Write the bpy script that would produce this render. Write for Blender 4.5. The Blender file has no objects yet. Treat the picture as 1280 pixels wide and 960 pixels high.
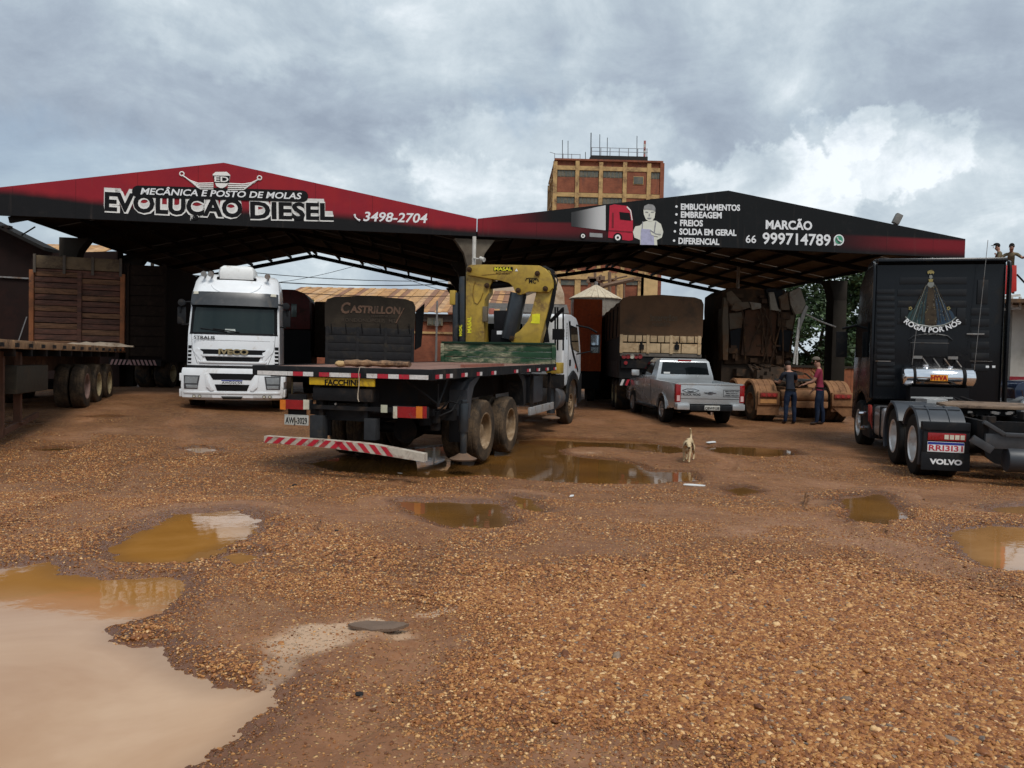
import bpy, bmesh, math, random
import numpy as np
from mathutils import Vector, Matrix
R = math.radians
S = bpy.context.scene
COL = S.collection
random.seed(7); rng = np.random.default_rng(7)

# ------------------------------------------------------------------ camera
CAMH = 1.7
F = 960.0                                   # focal length in photo pixels (1280 wide)
PITCH, ROLL = R(1.58), R(1.3)
_r0 = Vector((1, 0, 0)); _f = Vector((0, math.cos(PITCH), -math.sin(PITCH))); _u0 = Vector((0, math.sin(PITCH), math.cos(PITCH)))
_r = _r0 * math.cos(ROLL) + _u0 * math.sin(ROLL); _u = _u0 * math.cos(ROLL) - _r0 * math.sin(ROLL)
CAM = Vector((0, 0, CAMH))
cd = bpy.data.cameras.new('camera'); cam = bpy.data.objects.new('camera', cd); COL.objects.link(cam)
cd.sensor_width = 36; cd.lens = 36 * F / 1280; cd.clip_start = 0.1; cd.clip_end = 6000
m = Matrix((_r, _u, -_f)).transposed().to_4x4(); m.translation = CAM
cam.matrix_world = m
S.camera = cam

def ray(px, py):
    return (_r * ((px - 640) / F) - _u * ((py - 480) / F) + _f)
def at(px, py, Z):
    d = ray(px, py); return CAM + d * (Z / d.y)

# ------------------------------------------------------------------ view, world, sun
S.view_settings.view_transform = 'Standard'; S.view_settings.look = 'None'
S.view_settings.exposure = 0.50; S.view_settings.gamma = 1.0
S.cycles.max_bounces = 5; S.cycles.diffuse_bounces = 2; S.cycles.glossy_bounces = 3; S.cycles.transmission_bounces = 3
S.cycles.use_adaptive_sampling = True; S.cycles.adaptive_threshold = 0.02
S.cycles.use_denoising = True
S.cycles.caustics_reflective = False; S.cycles.caustics_refractive = False

class NT:
    """tiny node-tree helper"""
    def __init__(s, tree): s.t = tree; s.n = tree.nodes; s.l = tree.links
    def add(s, typ, **kw):
        n = s.n.new(typ)
        for k, v in kw.items(): setattr(n, k, v)
        return n
    def link(s, a, b): s.l.new(a, b)
    def setin(s, n, i, v):
        if v is None: return
        if isinstance(v, bpy.types.NodeSocket): s.link(v, n.inputs[i])
        else:
            sock = n.inputs[i]
            if sock.type == 'RGBA' and not hasattr(v, '__len__'): v = (v, v, v, 1)
            elif sock.type == 'RGBA' and len(v) == 3: v = (*v, 1)
            sock.default_value = v
    def math(s, op, a, b=None, c=None, clamp=False):
        n = s.add('ShaderNodeMath', operation=op, use_clamp=clamp)
        s.setin(n, 0, a); s.setin(n, 1, b); s.setin(n, 2, c); return n.outputs[0]
    def vmath(s, op, a, b=None, out=0):
        n = s.add('ShaderNodeVectorMath', operation=op); s.setin(n, 0, a); s.setin(n, 1, b); return n.outputs[out]
    def noise(s, vec, scale, detail=4, rough=.55, dist=0.0, out=0):
        n = s.add('ShaderNodeTexNoise'); s.setin(n, 'Vector', vec); n.inputs['Scale'].default_value = scale
        n.inputs['Detail'].default_value = detail; n.inputs['Roughness'].default_value = rough; n.inputs['Distortion'].default_value = dist
        return n.outputs[out]
    def vor(s, vec, scale, feature='F1', out='Distance', rnd=1.0):
        n = s.add('ShaderNodeTexVoronoi', feature=feature); s.setin(n, 'Vector', vec); n.inputs['Scale'].default_value = scale
        n.inputs['Randomness'].default_value = rnd
        return n.outputs[out]
    def ramp(s, fac, stops, interp='LINEAR'):
        n = s.add('ShaderNodeValToRGB'); s.setin(n, 0, fac); cr = n.color_ramp; cr.interpolation = interp
        while len(cr.elements) < len(stops): cr.elements.new(0.5)
        for e, (p, c) in zip(cr.elements, stops):
            e.position = p; e.color = (c, c, c, 1) if not hasattr(c, '__len__') else (*c, 1)
        return n.outputs[0]
    def mix(s, fac, a, b, blend='MIX'):
        n = s.add('ShaderNodeMix', data_type='RGBA', blend_type=blend); s.setin(n, 0, fac); s.setin(n, 6, a); s.setin(n, 7, b)
        return n.outputs[2]
    def smooth(s, v, a, b):
        n = s.add('ShaderNodeMapRange', interpolation_type='SMOOTHSTEP'); s.setin(n, 0, v)
        n.inputs[1].default_value = a; n.inputs[2].default_value = b; n.inputs[3].default_value = 0; n.inputs[4].default_value = 1
        return n.outputs[0]
    def sep(s, v):
        n = s.add('ShaderNodeSeparateXYZ'); s.setin(n, 0, v); return n.outputs
    def comb(s, x, y, z):
        n = s.add('ShaderNodeCombineXYZ'); s.setin(n, 0, x); s.setin(n, 1, y); s.setin(n, 2, z); return n.outputs[0]
    def bump(s, h, strength=.3, dist=.01, normal=None):
        n = s.add('ShaderNodeBump'); n.inputs['Strength'].default_value = strength; n.inputs['Distance'].default_value = dist
        s.setin(n, 'Height', h)
        if normal is not None: s.setin(n, 'Normal', normal)
        return n.outputs[0]

SUN_EL, SUN_AZ = R(56), R(158)      # azimuth clockwise from +Y: high, behind the camera a little to the left
W_ = bpy.data.worlds.new('World'); S.world = W_; W_.use_nodes = True
t = NT(W_.node_tree); t.n.clear()
out = t.add('ShaderNodeOutputWorld'); bg = t.add('ShaderNodeBackground')
sky = t.add('ShaderNodeTexSky', sky_type='NISHITA'); sky.sun_disc = False; sky.sun_elevation = SUN_EL; sky.sun_rotation = SUN_AZ
sky.dust_density = 2.0; sky.air_density = 1.2
geo = t.add('ShaderNodeTexCoord').outputs['Generated']
dn = t.vmath('NORMALIZE', geo)
sx, sy, sz = t.sep(dn)[:3]
zc = t.math('MAXIMUM', sz, 0.0)
den = t.math('ADD', zc, 0.42)
pl = t.comb(t.math('DIVIDE', sx, den), t.math('DIVIDE', sy, den), t.math('MULTIPLY', zc, 1.2))
big = t.noise(pl, 1.7, 6, .58, .6)
med = t.noise(pl, 4.4, 9, .64, .45)
fin = t.noise(dn, 11.0, 8, .66, .35)
base = t.math('ADD', t.math('MULTIPLY', big, .62), t.math('ADD', t.math('MULTIPLY', med, .48), t.math('MULTIPLY', fin, .26)))
base = t.math('SUBTRACT', base, .18)
warp = t.noise(dn, 5.5, 6, .62, 0.0, out=1)
dw = t.vmath('ADD', dn, t.vmath('MULTIPLY', t.vmath('SUBTRACT', warp, (.5, .5, .5)), (.16, .16, .16)))
warp2 = t.noise(dn, 22, 5, .6, 0.0, out=1)
dw = t.vmath('ADD', dw, t.vmath('MULTIPLY', t.vmath('SUBTRACT', warp2, (.5, .5, .5)), (.075, .075, .075)))
def blob(px, py, rad, ax=1.0, ay=1.0, edge=.5):
    c = ray(px, py).normalized()
    d = t.vmath('SUBTRACT', dw, tuple(c))
    d = t.vmath('MULTIPLY', d, (1 / ax, 1 / ax, 1 / ay))
    ln = t.vmath('LENGTH', d, out=1)
    return t.math('SUBTRACT', 1.0, t.smooth(ln, rad * (1 - edge), rad))
def acc(v, b, k): return t.math('ADD', v, t.math('MULTIPLY', b, k))
v = base
v = acc(v, blob(200, 130, .30, 1.15, .42, .8), -.10)
v = acc(v, blob(430, 150, .22, 1.1, .45, .8), -.05)
v = acc(v, blob(840, 215, .16, 1.2, .8, .9), -.06)
v = acc(v, blob(665, 200, .15, 1.3, .6, .28), .12)
v = acc(v, blob(585, 235, .09, 1.1, .7, .25), .07)
v = acc(v, blob(955, 245, .10, 1.1, .75, .22), .17)
v = acc(v, blob(1130, 250, .17, 1.25, .5, .3), .06)
v = acc(v, blob(1130, 190, .075, 1.2, .8, .2), .12)
v = acc(v, blob(1060, 175, .05, 1.3, .7, .25), .08)
v = acc(v, blob(1190, 130, .16, 1.2, .5, .5), -.07)
v = acc(v, blob(280, 75, .10, 1.7, .35, .7), .07)
v = acc(v, blob(1180, 60, .35, 1.3, .4, .9), -.03)
cl = t.ramp(v, [(.30, (.235, .275, .335)), (.42, (.30, .35, .41)), (.51, (.365, .425, .475)), (.61, (.47, .53, .57)), (.74, (.70, .74, .77))])
thin = t.math('MULTIPLY', t.math('MAXIMUM', blob(20, 230, .25, 1.2, .35, .8), t.smooth(t.noise(dn, 4.0, 6, .6, .4), .60, .74)), .38)
skc = t.vmath('SCALE', sky.outputs[0], None); t.n[-1].inputs['Scale'].default_value = .085
col = t.mix(thin, cl, skc)
col = t.mix(0.07, col, skc)
t.link(col, bg.inputs[0]); bg.inputs[1].default_value = 1.0
t.link(bg.outputs[0], out.inputs[0])
W_.cycles.sampling_method = 'MANUAL'; W_.cycles.sample_map_resolution = 512

sd = bpy.data.lights.new('sun', 'SUN'); sun = bpy.data.objects.new('sun', sd); COL.objects.link(sun)
sd.energy = 1.75; sd.angle = R(22); sd.color = (1, .96, .9)
sdir = Vector((math.sin(SUN_AZ) * math.cos(SUN_EL), math.cos(SUN_AZ) * math.cos(SUN_EL), math.sin(SUN_EL)))
sun.rotation_euler = sdir.to_track_quat('Z', 'Y').to_euler()
sun.location = (0, -10, 30)

# ------------------------------------------------------------------ materials
_mats = {}
def mat(name, color, rough=.6, metal=0.0, spec=None, dirt=None, dirt_amt=.5, dscale=3.0, var=.12, bump=0.0, bscale=40, coat=0.0, emit=None, stretch=None, low=None):
    """procedural surface: base colour with grain, patchy dirt and fine relief"""
    if name in _mats: return _mats[name]
    if spec is None: spec = .5 if rough < .5 else (.3 if max(color) > .06 else .12)
    m = bpy.data.materials.new(name); m.use_nodes = True; _mats[name] = m
    t = NT(m.node_tree); b = t.n['Principled BSDF']
    oc = t.add('ShaderNodeTexCoord').outputs['Object']
    if stretch: oc = t.vmath('MULTIPLY', oc, stretch)
    n1 = t.noise(oc, dscale * 3.1, 5, .6)
    c = t.mix(t.math('MULTIPLY', t.smooth(n1, .3, .7), 1.0), tuple(x * (1 - var) for x in color), tuple(min(1, x * (1 + var)) for x in color))
    rg = rough
    if dirt:
        n2 = t.noise(oc, dscale, 8, .68, .6)
        f = t.smooth(n2, .62 - .3 * dirt_amt, .78 - .18 * dirt_amt)
        n3 = t.noise(oc, dscale * 9, 3, .6)
        f = t.math('MULTIPLY', f, t.smooth(n3, .2, .6), clamp=True)
        if low:  # splash dirt that thins out with height
            z = t.sep(oc)[2]
            g = t.math('SUBTRACT', 1.0, t.smooth(t.math('ADD', z, t.math('MULTIPLY', n2, low * .5)), low * .25, low * 1.25))
            f = t.math('MAXIMUM', f, t.math('MULTIPLY', g, .85))
        c = t.mix(f, c, dirt)
        rg = t.math('ADD', rough, t.math('MULTIPLY', f, max(0, .85 - rough)), clamp=True)
    t.setin(b, 'Base Color', c); t.setin(b, 'Roughness', rg)
    b.inputs['Metallic'].default_value = metal; b.inputs['Specular IOR Level'].default_value = spec
    if coat: b.inputs['Coat Weight'].default_value = coat; b.inputs['Coat Roughness'].default_value = .08
    if bump:
        h = t.noise(oc, bscale, 5, .65)
        t.link(t.bump(h, min(1, bump), .01), b.inputs['Normal'])
    if emit:
        b.inputs['Emission Color'].default_value = (*emit[0], 1); b.inputs['Emission Strength'].default_value = emit[1]
    return m
MUD = (.20, .095, .042); DUST = (.24, .15, .085)
M_blackmetal = mat('black_chassis_metal', (.012, .012, .013), .55, .0, dirt=(.05, .035, .025), dirt_amt=.5, dscale=2.2, bump=.2)
M_blackpaint = mat('black_gloss_paint', (.004, .005, .007), .25, 0, .22, dirt=(.016, .014, .012), dirt_amt=.25, coat=.12, dscale=1.5)
M_blackplastic = mat('black_plastic', (.014, .015, .017), .5, dirt=(.06, .05, .04), dirt_amt=.35, bump=.15)
M_greyplastic = mat('dark_grey_fender_plastic', (.035, .040, .048), .42, dirt=(.10, .08, .06), dirt_amt=.25, dscale=1.6)
M_white = mat('white_cab_paint', (.74, .76, .78), .25, 0, .5, dirt=(.42, .36, .30), dirt_amt=.22, coat=.4, dscale=1.4, var=.03)
M_whitecap = mat('white_plastic', (.72, .73, .72), .45, dirt=(.4, .35, .3), dirt_amt=.3, var=.04)
M_silver = mat('silver_car_paint', (.47, .49, .50), .25, .45, dirt=(.26, .18, .12), dirt_amt=.25, coat=.6, dscale=1.2, var=.03, low=.35)
M_glass = mat('tinted_glass', (.006, .008, .009), .06, 0, .30, var=.02)
M_glassgreen = mat('windscreen_glass', (.010, .018, .018), .05, 0, .35, var=.05)
M_tyre = mat('tyre_rubber', (.020, .019, .018), .75, dirt=(.10, .062, .036), dirt_amt=.75, dscale=2.5, bump=.35, bscale=30)
M_tyred = mat('dusty_tyre_rubber', (.035, .028, .022), .85, dirt=(.115, .078, .048), dirt_amt=.85, dscale=3, bump=.35, bscale=30)
M_tyreblk = mat('clean_tyre_rubber', (.012, .012, .012), .65, dirt=(.05, .035, .022), dirt_amt=.4, dscale=3, bump=.3, bscale=30)
M_rimbrown = mat('mud_stained_rim', (.20, .13, .07), .7, dirt=(.35, .26, .17), dirt_amt=.6, dscale=5, bump=.3)
M_rimpale = mat('pale_dusty_rim', (.42, .33, .18), .55, dirt=(.12, .07, .04), dirt_amt=.55, dscale=5)
M_rimalloy = mat('polished_alloy_rim', (.72, .70, .68), .28, .55, dirt=(.45, .35, .28), dirt_amt=.4, dscale=4, var=.05)
M_rimcar = mat('car_alloy_wheel', (.5, .5, .5), .3, .7, dirt=(.2, .13, .08), dirt_amt=.5, dscale=6)
M_yellow = mat('crane_yellow_paint', (.40, .265, .035), .45, dirt=(.15, .085, .03), dirt_amt=.5, dscale=1.6, bump=.15, bscale=12)
M_yellowsign = mat('yellow_board_paint', (.62, .40, .02), .5, dirt=(.2, .1, .04), dirt_amt=.5, dscale=4)
M_steel = mat('worn_bare_steel', (.24, .23, .22), .45, .6, dirt=(.16, .09, .05), dirt_amt=.5)
M_greycyl = mat('dark_hydraulic_steel', (.03, .036, .042), .3, .3, dirt=(.08, .06, .04), dirt_amt=.3)
M_chrome = mat('chromed_tank', (.85, .86, .88), .10, 1.0, dirt=(.5, .46, .4), dirt_amt=.15, var=.02)
M_red = mat('tail_lamp_red', (.26, .010, .012), .25, dirt=(.12, .05, .03), dirt_amt=.3)
M_orange = mat('tail_lamp_amber', (.60, .16, .015), .3, dirt=(.3, .12, .05), dirt_amt=.25)
M_lampwhite = mat('lamp_clear_lens', (.55, .52, .42), .3, dirt=(.3, .2, .12), dirt_amt=.3)
M_refred = mat('reflector_red', (.42, .012, .03), .35, dirt=(.2, .08, .05), dirt_amt=.35, dscale=8)
M_refwhite = mat('reflector_white', (.62, .60, .58), .35, dirt=(.3, .2, .14), dirt_amt=.35, dscale=8)
M_plateW = mat('licence_plate_grey', (.48, .48, .44), .5, dirt=(.25, .18, .12), dirt_amt=.35, dscale=6)
M_plateB = mat('licence_plate_blue_band', (.02, .04, .25), .5)
M_ink = mat('black_lettering', (.008, .008, .009), .6, var=.02)
M_inkW = mat('white_lettering', (.72, .73, .74), .6, var=.02)
M_inkG = mat('brass_lettering', (.30, .24, .13), .4, .3)
M_tarp = mat('brown_tarpaulin', (.125, .066, .034), .85, dirt=(.07, .045, .028), dirt_amt=.6, dscale=.8, bump=.4, bscale=4)
M_tarpd = mat('faded_dark_tarpaulin', (.034, .027, .021), .85, dirt=(.052, .041, .030), dirt_amt=.6, dscale=.9, bump=.4, bscale=5)
M_cream = mat('cream_painted_wood', (.60, .43, .25), .7, dirt=(.30, .17, .08), dirt_amt=.5, dscale=2.4, bump=.2)
M_wood = mat('weathered_red_wood', (.125, .055, .038), .8, dirt=(.055, .034, .026), dirt_amt=.8, dscale=1.2, bump=.6, bscale=18, stretch=(1, 1, 6), var=.3)
M_wood2 = mat('brown_weathered_wood', (.17, .085, .045), .8, dirt=(.07, .04, .025), dirt_amt=.7, dscale=1.3, bump=.6, bscale=18, stretch=(1, 1, 6), var=.3)
M_woodpost = mat('orange_wood_post', (.27, .10, .04), .8, dirt=(.10, .05, .03), dirt_amt=.6, dscale=1.6, bump=.5, bscale=20)
M_woodgrey = mat('grey_brown_top_board', (.15, .11, .065), .8, dirt=(.07, .05, .035), dirt_amt=.7, dscale=1.6, bump=.5, bscale=20)
M_edge = mat('dusty_trailer_edge', (.36, .21, .11), .8, dirt=(.12, .07, .04), dirt_amt=.7, dscale=3, bump=.5)
M_deck = mat('dusty_pink_deck_boards', (.27, .155, .12), .7, dirt=(.15, .085, .06), dirt_amt=.7, dscale=1.2, bump=.4, stretch=(3, .6, 1))
M_log = mat('split_log_wood', (.26, .15, .08), .85, dirt=(.07, .04, .025), dirt_amt=.8, dscale=4, bump=.9, bscale=25)
M_green = mat('flaking_green_paint', (.022, .06, .032), .6, dirt=(.42, .38, .26), dirt_amt=.62, dscale=1.7, bump=.4, stretch=(.8, 1, 2.4))
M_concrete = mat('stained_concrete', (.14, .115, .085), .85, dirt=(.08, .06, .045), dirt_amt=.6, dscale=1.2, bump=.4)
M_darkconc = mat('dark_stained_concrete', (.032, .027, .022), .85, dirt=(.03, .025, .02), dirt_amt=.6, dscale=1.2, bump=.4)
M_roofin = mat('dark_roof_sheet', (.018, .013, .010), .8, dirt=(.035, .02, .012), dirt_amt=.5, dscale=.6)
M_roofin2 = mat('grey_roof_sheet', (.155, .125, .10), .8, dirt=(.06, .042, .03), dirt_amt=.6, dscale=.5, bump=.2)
M_truss = mat('black_roof_steel', (.012, .011, .010), .7, dirt=(.03, .02, .014), dirt_amt=.4)
M_rooftop = mat('zinc_roof_top', (.30, .29, .28), .6, .2, dirt=(.2, .12, .07), dirt_amt=.5)
M_pipewhite = mat('white_painted_pipe', (.5, .48, .44), .6, dirt=(.25, .2, .15), dirt_amt=.4)
M_mudtruck = mat('mud_coated_metal', (.25, .125, .058), .85, dirt=(.12, .055, .027), dirt_amt=.7, dscale=1.8, bump=.6, bscale=16)
M_mudcab = mat('dirty_cab_steel', (.10, .072, .046), .7, dirt=(.10, .045, .018), dirt_amt=.7, dscale=1.1, bump=.4)
M_mudfloor = mat('rust_mud_cab_floor', (.065, .026, .011), .85, dirt=(.035, .02, .012), dirt_amt=.7, dscale=1.2, bump=.5)
M_brick = None
M_redpaint = mat('red_metal_paint', (.42, .022, .018), .5, dirt=(.3, .05, .03), dirt_amt=.4, dscale=1)
M_darkred = mat('dark_red_truck_paint', (.085, .010, .008), .5, dirt=(.03, .015, .012), dirt_amt=.5)
M_redor = mat('orange_red_panel', (.50, .085, .018), .6, dirt=(.25, .06, .03), dirt_amt=.4)
M_creamwall = mat('cream_plaster_wall', (.46, .43, .38), .85, dirt=(.28, .25, .2), dirt_amt=.5, dscale=.6, bump=.2)
M_darkwall = mat('dark_board_wall', (.014, .008, .007), .85, dirt=(.022, .01, .008), dirt_amt=.6, dscale=.7)  # near-black brown with faint patches
M_skin = mat('skin', (.36, .19, .13), .55, var=.05)
M_skirt = mat('dark_tailgate_boards', (.020, .020, .022), .65, dirt=(.045, .038, .03), dirt_amt=.5, bump=.3)

# ------------------------------------------------------------------ object helpers
WM = {}
def link(o): COL.objects.link(o); return o
def setp(o, label=None, cat=None, group=None, kind=None):
    if label: o['label'] = label
    if cat: o['category'] = cat
    if group: o['group'] = group
    if kind: o['kind'] = kind
    return o
def thing(name, label, cat, loc=(0, 0, 0), rz=0.0, rx=0.0, ry=0.0, group=None):
    o = link(bpy.data.objects.new(name, None)); o.empty_display_size = .2
    o.location = loc; o.rotation_euler = (rx, ry, rz)
    setp(o, label, cat, group)
    WM[o] = Matrix.Translation(Vector(loc)) @ o.rotation_euler.to_matrix().to_4x4()
    return o
def wm(o):
    while o is not None and o not in WM: o = o.parent
    return WM[o] if o is not None else Matrix.Identity(4)
def _hit(o, px, py, ax, c):
    inv = wm(o).inverted(); p = inv @ CAM; d = inv.to_3x3() @ ray(px, py)
    return p + d * ((c - p[ax]) / d[ax])
def onX(o, px, py, c=0): return _hit(o, px, py, 0, c)
def onY(o, px, py, c=0): return _hit(o, px, py, 1, c)
def onZ(o, px, py, c=0): return _hit(o, px, py, 2, c)

class MB:
    def __init__(s): s.v = []; s.f = []; s.mi = []; s.cur = 0
    def m(s, i): s.cur = i; return s
    def face(s, idx): s.f.append(tuple(idx)); s.mi.append(s.cur)
    def add(s, vs, fs):
        b = len(s.v); s.v += [Vector(q) for q in vs]
        for f in fs: s.face([b + i for i in f])
        return s
    def box(s, x0, x1, y0, y1, z0, z1, M=None):
        vs = [Vector((x, y, z)) for z in (z0, z1) for y in (y0, y1) for x in (x0, x1)]
        if M is not None: vs = [M @ q for q in vs]
        return s.add(vs, [(0, 2, 3, 1), (4, 5, 7, 6), (0, 1, 5, 4), (2, 6, 7, 3), (0, 4, 6, 2), (1, 3, 7, 5)])
    def cbox(s, c, sz, M=None):
        return s.box(c[0] - sz[0] / 2, c[0] + sz[0] / 2, c[1] - sz[1] / 2, c[1] + sz[1] / 2, c[2] - sz[2] / 2, c[2] + sz[2] / 2, M)
    def bar(s, p0, p1, w, h, up=(0, 0, 1)):
        p0 = Vector(p0); p1 = Vector(p1); d = (p1 - p0); L = d.length; d.normalize()
        upv = Vector(up)
        if abs(d.dot(upv)) > .98: upv = Vector((0, 1, 0))
        r = d.cross(upv).normalized(); u = r.cross(d)
        vs = [p + r * (a * w / 2) + u * (b * h / 2) for p in (p0, p1) for a, b in ((-1, -1), (1, -1), (1, 1), (-1, 1))]
        return s.add(vs, [(3, 2, 1, 0), (4, 5, 6, 7), (0, 1, 5, 4), (1, 2, 6, 5), (2, 3, 7, 6), (3, 0, 4, 7)])
    def prism(s, pts, d):
        pts = [Vector(p) for p in pts]; d = Vector(d); n = len(pts)
        nrm = Vector((0, 0, 0))
        for i in range(n): nrm += pts[i].cross(pts[(i + 1) % n])
        if nrm.dot(d) > 0: pts.reverse()
        vs = pts + [p + d for p in pts]
        fs = [tuple(range(n)), tuple(range(2 * n - 1, n - 1, -1))]
        fs += [(i, n + i, n + (i + 1) % n, (i + 1) % n)[::1] for i in range(n)]
        return s.add(vs, fs)
    def tube(s, pts, r, n=8, caps=True):
        pts = [Vector(p) for p in pts]; rs = r if hasattr(r, '__len__') else [r] * len(pts)
        b = len(s.v); prev = None
        for i, p in enumerate(pts):
            d = (pts[min(i + 1, len(pts) - 1)] - pts[max(i - 1, 0)]).normalized()
            if prev is None:
                a = Vector((0, 0, 1)) if abs(d.z) < .9 else Vector((1, 0, 0)); x = d.cross(a).normalized()
            else: x = (prev - d * prev.dot(d)).normalized()
            prev = x; y = d.cross(x)
            for k in range(n):
                an = 2 * math.pi * k / n; s.v.append(p + (x * math.cos(an) + y * math.sin(an)) * rs[i])
        for i in range(len(pts) - 1):
            for k in range(n):
                s.face((b + i * n + k, b + i * n + (k + 1) % n, b + (i + 1) * n + (k + 1) % n, b + (i + 1) * n + k))
        if caps:
            s.face([b + k for k in range(n)][::-1]); e = b + (len(pts) - 1) * n; s.face([e + k for k in range(n)])
        return s
    def cyl(s, p0, p1, r0, r1=None, n=16): return s.tube([p0, p1], [r0, r0 if r1 is None else r1], n)
    def lathe(s, prof, n=32, M=None, close=False):
        """prof: (radius, along X)"""
        b = len(s.v); k = len(prof)
        for i in range(n):
            a = 2 * math.pi * i / n
            for r, x in prof:
                q = Vector((x, r * math.cos(a), r * math.sin(a)))
                s.v.append(M @ q if M is not None else q)
        for i in range(n):
            j = (i + 1) % n
            for q in range(k - 1): s.face((b + i * k + q, b + j * k + q, b + j * k + q + 1, b + i * k + q + 1))
            if close: s.face((b + i * k + k - 1, b + j * k + k - 1, b + j * k, b + i * k))
        return s
    def rings(s, rings, caps=True, closed=True):
        b = len(s.v); n = len(rings[0])
        for r in rings: s.v += [Vector(q) for q in r]
        for i in range(len(rings) - 1):
            for k in range(n if closed else n - 1):
                s.face((b + i * n + k, b + i * n + (k + 1) % n, b + (i + 1) * n + (k + 1) % n, b + (i + 1) * n + k))
        if caps and closed:
            s.face([b + k for k in range(n)][::-1]); e = b + (len(rings) - 1) * n; s.face([e + k for k in range(n)])
        return s
    def build(s, name, mats, parent=None, bevel=0, smooth=35, world=False, label=None, seg=2):
        me = bpy.data.meshes.new(name)
        vs = s.v
        if world and parent is not None:
            inv = wm(parent).inverted(); vs = [inv @ q for q in vs]
        me.from_pydata([tuple(q) for q in vs], [], s.f)
        if not isinstance(mats, (list, tuple)): mats = [mats]
        for q in mats: me.materials.append(q)
        me.polygons.foreach_set('material_index', s.mi)
        bm = bmesh.new(); bm.from_mesh(me)
        bmesh.ops.recalc_face_normals(bm, faces=bm.faces)
        if bevel:
            ed = [e for e in bm.edges if len(e.link_faces) == 2 and e.calc_face_angle(0) > R(30)]
            bmesh.ops.bevel(bm, geom=ed, offset=bevel, segments=seg, affect='EDGES', profile=.6, clamp_overlap=True)
        bm.to_mesh(me); bm.free()
        me.polygons.foreach_set('use_smooth', [True] * len(me.polygons))
        me.set_sharp_from_angle(angle=R(smooth))
        o = link(bpy.data.objects.new(name, me)); o.parent = parent
        if label: o['label'] = label
        return o
def copy_to(o, parent, loc=None):
    c = o.copy(); link(c); c.parent = parent
    if loc is not None: c.location = loc
    for ch in [x for x in COL.objects if x.parent == o]: copy_to(ch, c)
    return c

# ---- lettering, drawn with Blender's own font and turned to thin mesh
_caph = None
def _textmesh(sx_, offset=0.0, extrude=0.0, spacing=1.0):
    cu = bpy.data.curves.new('lettering', 'FONT'); cu.body = sx_; cu.size = 1; cu.offset = offset; cu.extrude = extrude
    cu.resolution_u = 3; cu.space_character = spacing
    ob = bpy.data.objects.new('lettering', cu); COL.objects.link(ob)
    dg = bpy.context.evaluated_depsgraph_get(); dg.update()
    me = bpy.data.meshes.new_from_object(ob.evaluated_get(dg))
    bpy.data.objects.remove(ob); bpy.data.curves.remove(cu)
    return me
def text(s_, parent, m_, p0, p1, h, nrm=(0, -1, 0), up=(0, 0, 1), bold=.02, ext=.004, shear=0.0, name='lettering', off=0.0, warp=None, spacing=1.0, dup=None, label=None, fit=None):
    """baseline from p0 to p1 (parent space), cap height h, facing nrm"""
    global _caph
    if _caph is None:
        me = _textmesh('E'); _caph = max(v.co.y for v in me.vertices); bpy.data.meshes.remove(me)
    me = _textmesh(s_, bold, 0.0, spacing)
    co = np.empty(len(me.vertices) * 3); me.vertices.foreach_get('co', co); co = co.reshape(-1, 3)
    x0, x1 = (co[:, 0].min(), co[:, 0].max()) if fit is None else fit
    p0 = Vector(p0); p1 = Vector(p1); nrm = Vector(nrm).normalized()
    ex = (p1 - p0); L = ex.length; ex.normalize(); ey = nrm.cross(ex); 
    if ey.dot(Vector(up)) < 0: ey = -ey
    uu = (co[:, 0] - x0) / (x1 - x0) * L; vv = co[:, 1] / _caph * h; uu = uu + vv * shear
    if warp: uu, vv = warp(uu, vv)
    nv = len(co); polys = [list(p.vertices) for p in me.polygons]; bpy.data.meshes.remove(me)
    A = np.array(p0 + nrm * (off + ext)); EX = np.array(ex); EY = np.array(ey); N = np.array(nrm)
    P = A + uu[:, None] * EX + vv[:, None] * EY
    mb = MB()
    shifts = dup or [(0, 0, 0)]
    for (du, dv, dn_) in shifts:
        b = len(mb.v)
        Q = P + du * EX + dv * EY + dn_ * N
        mb.v += [Vector(q) for q in Q]; mb.v += [Vector(q) for q in (Q - N * (ext - .0005))]
        cnt = {}
        for pl_ in polys:
            n_ = len(pl_)
            for i in range(n_):
                a, c = pl_[i], pl_[(i + 1) % n_]
                if (c, a) in cnt: cnt[(c, a)] = None
                else: cnt[(a, c)] = 1
            mb.face([b + i for i in pl_])
        for (a, c), q in cnt.items():
            if q: mb.face((b + a, b + nv + a, b + nv + c, b + c))
    me2 = bpy.data.meshes.new(name)
    me2.from_pydata([tuple(q) for q in mb.v], [], mb.f); me2.materials.append(m_)
    o = link(bpy.data.objects.new(name, me2)); o.parent = parent
    if label: o['label'] = label
    return o

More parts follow.
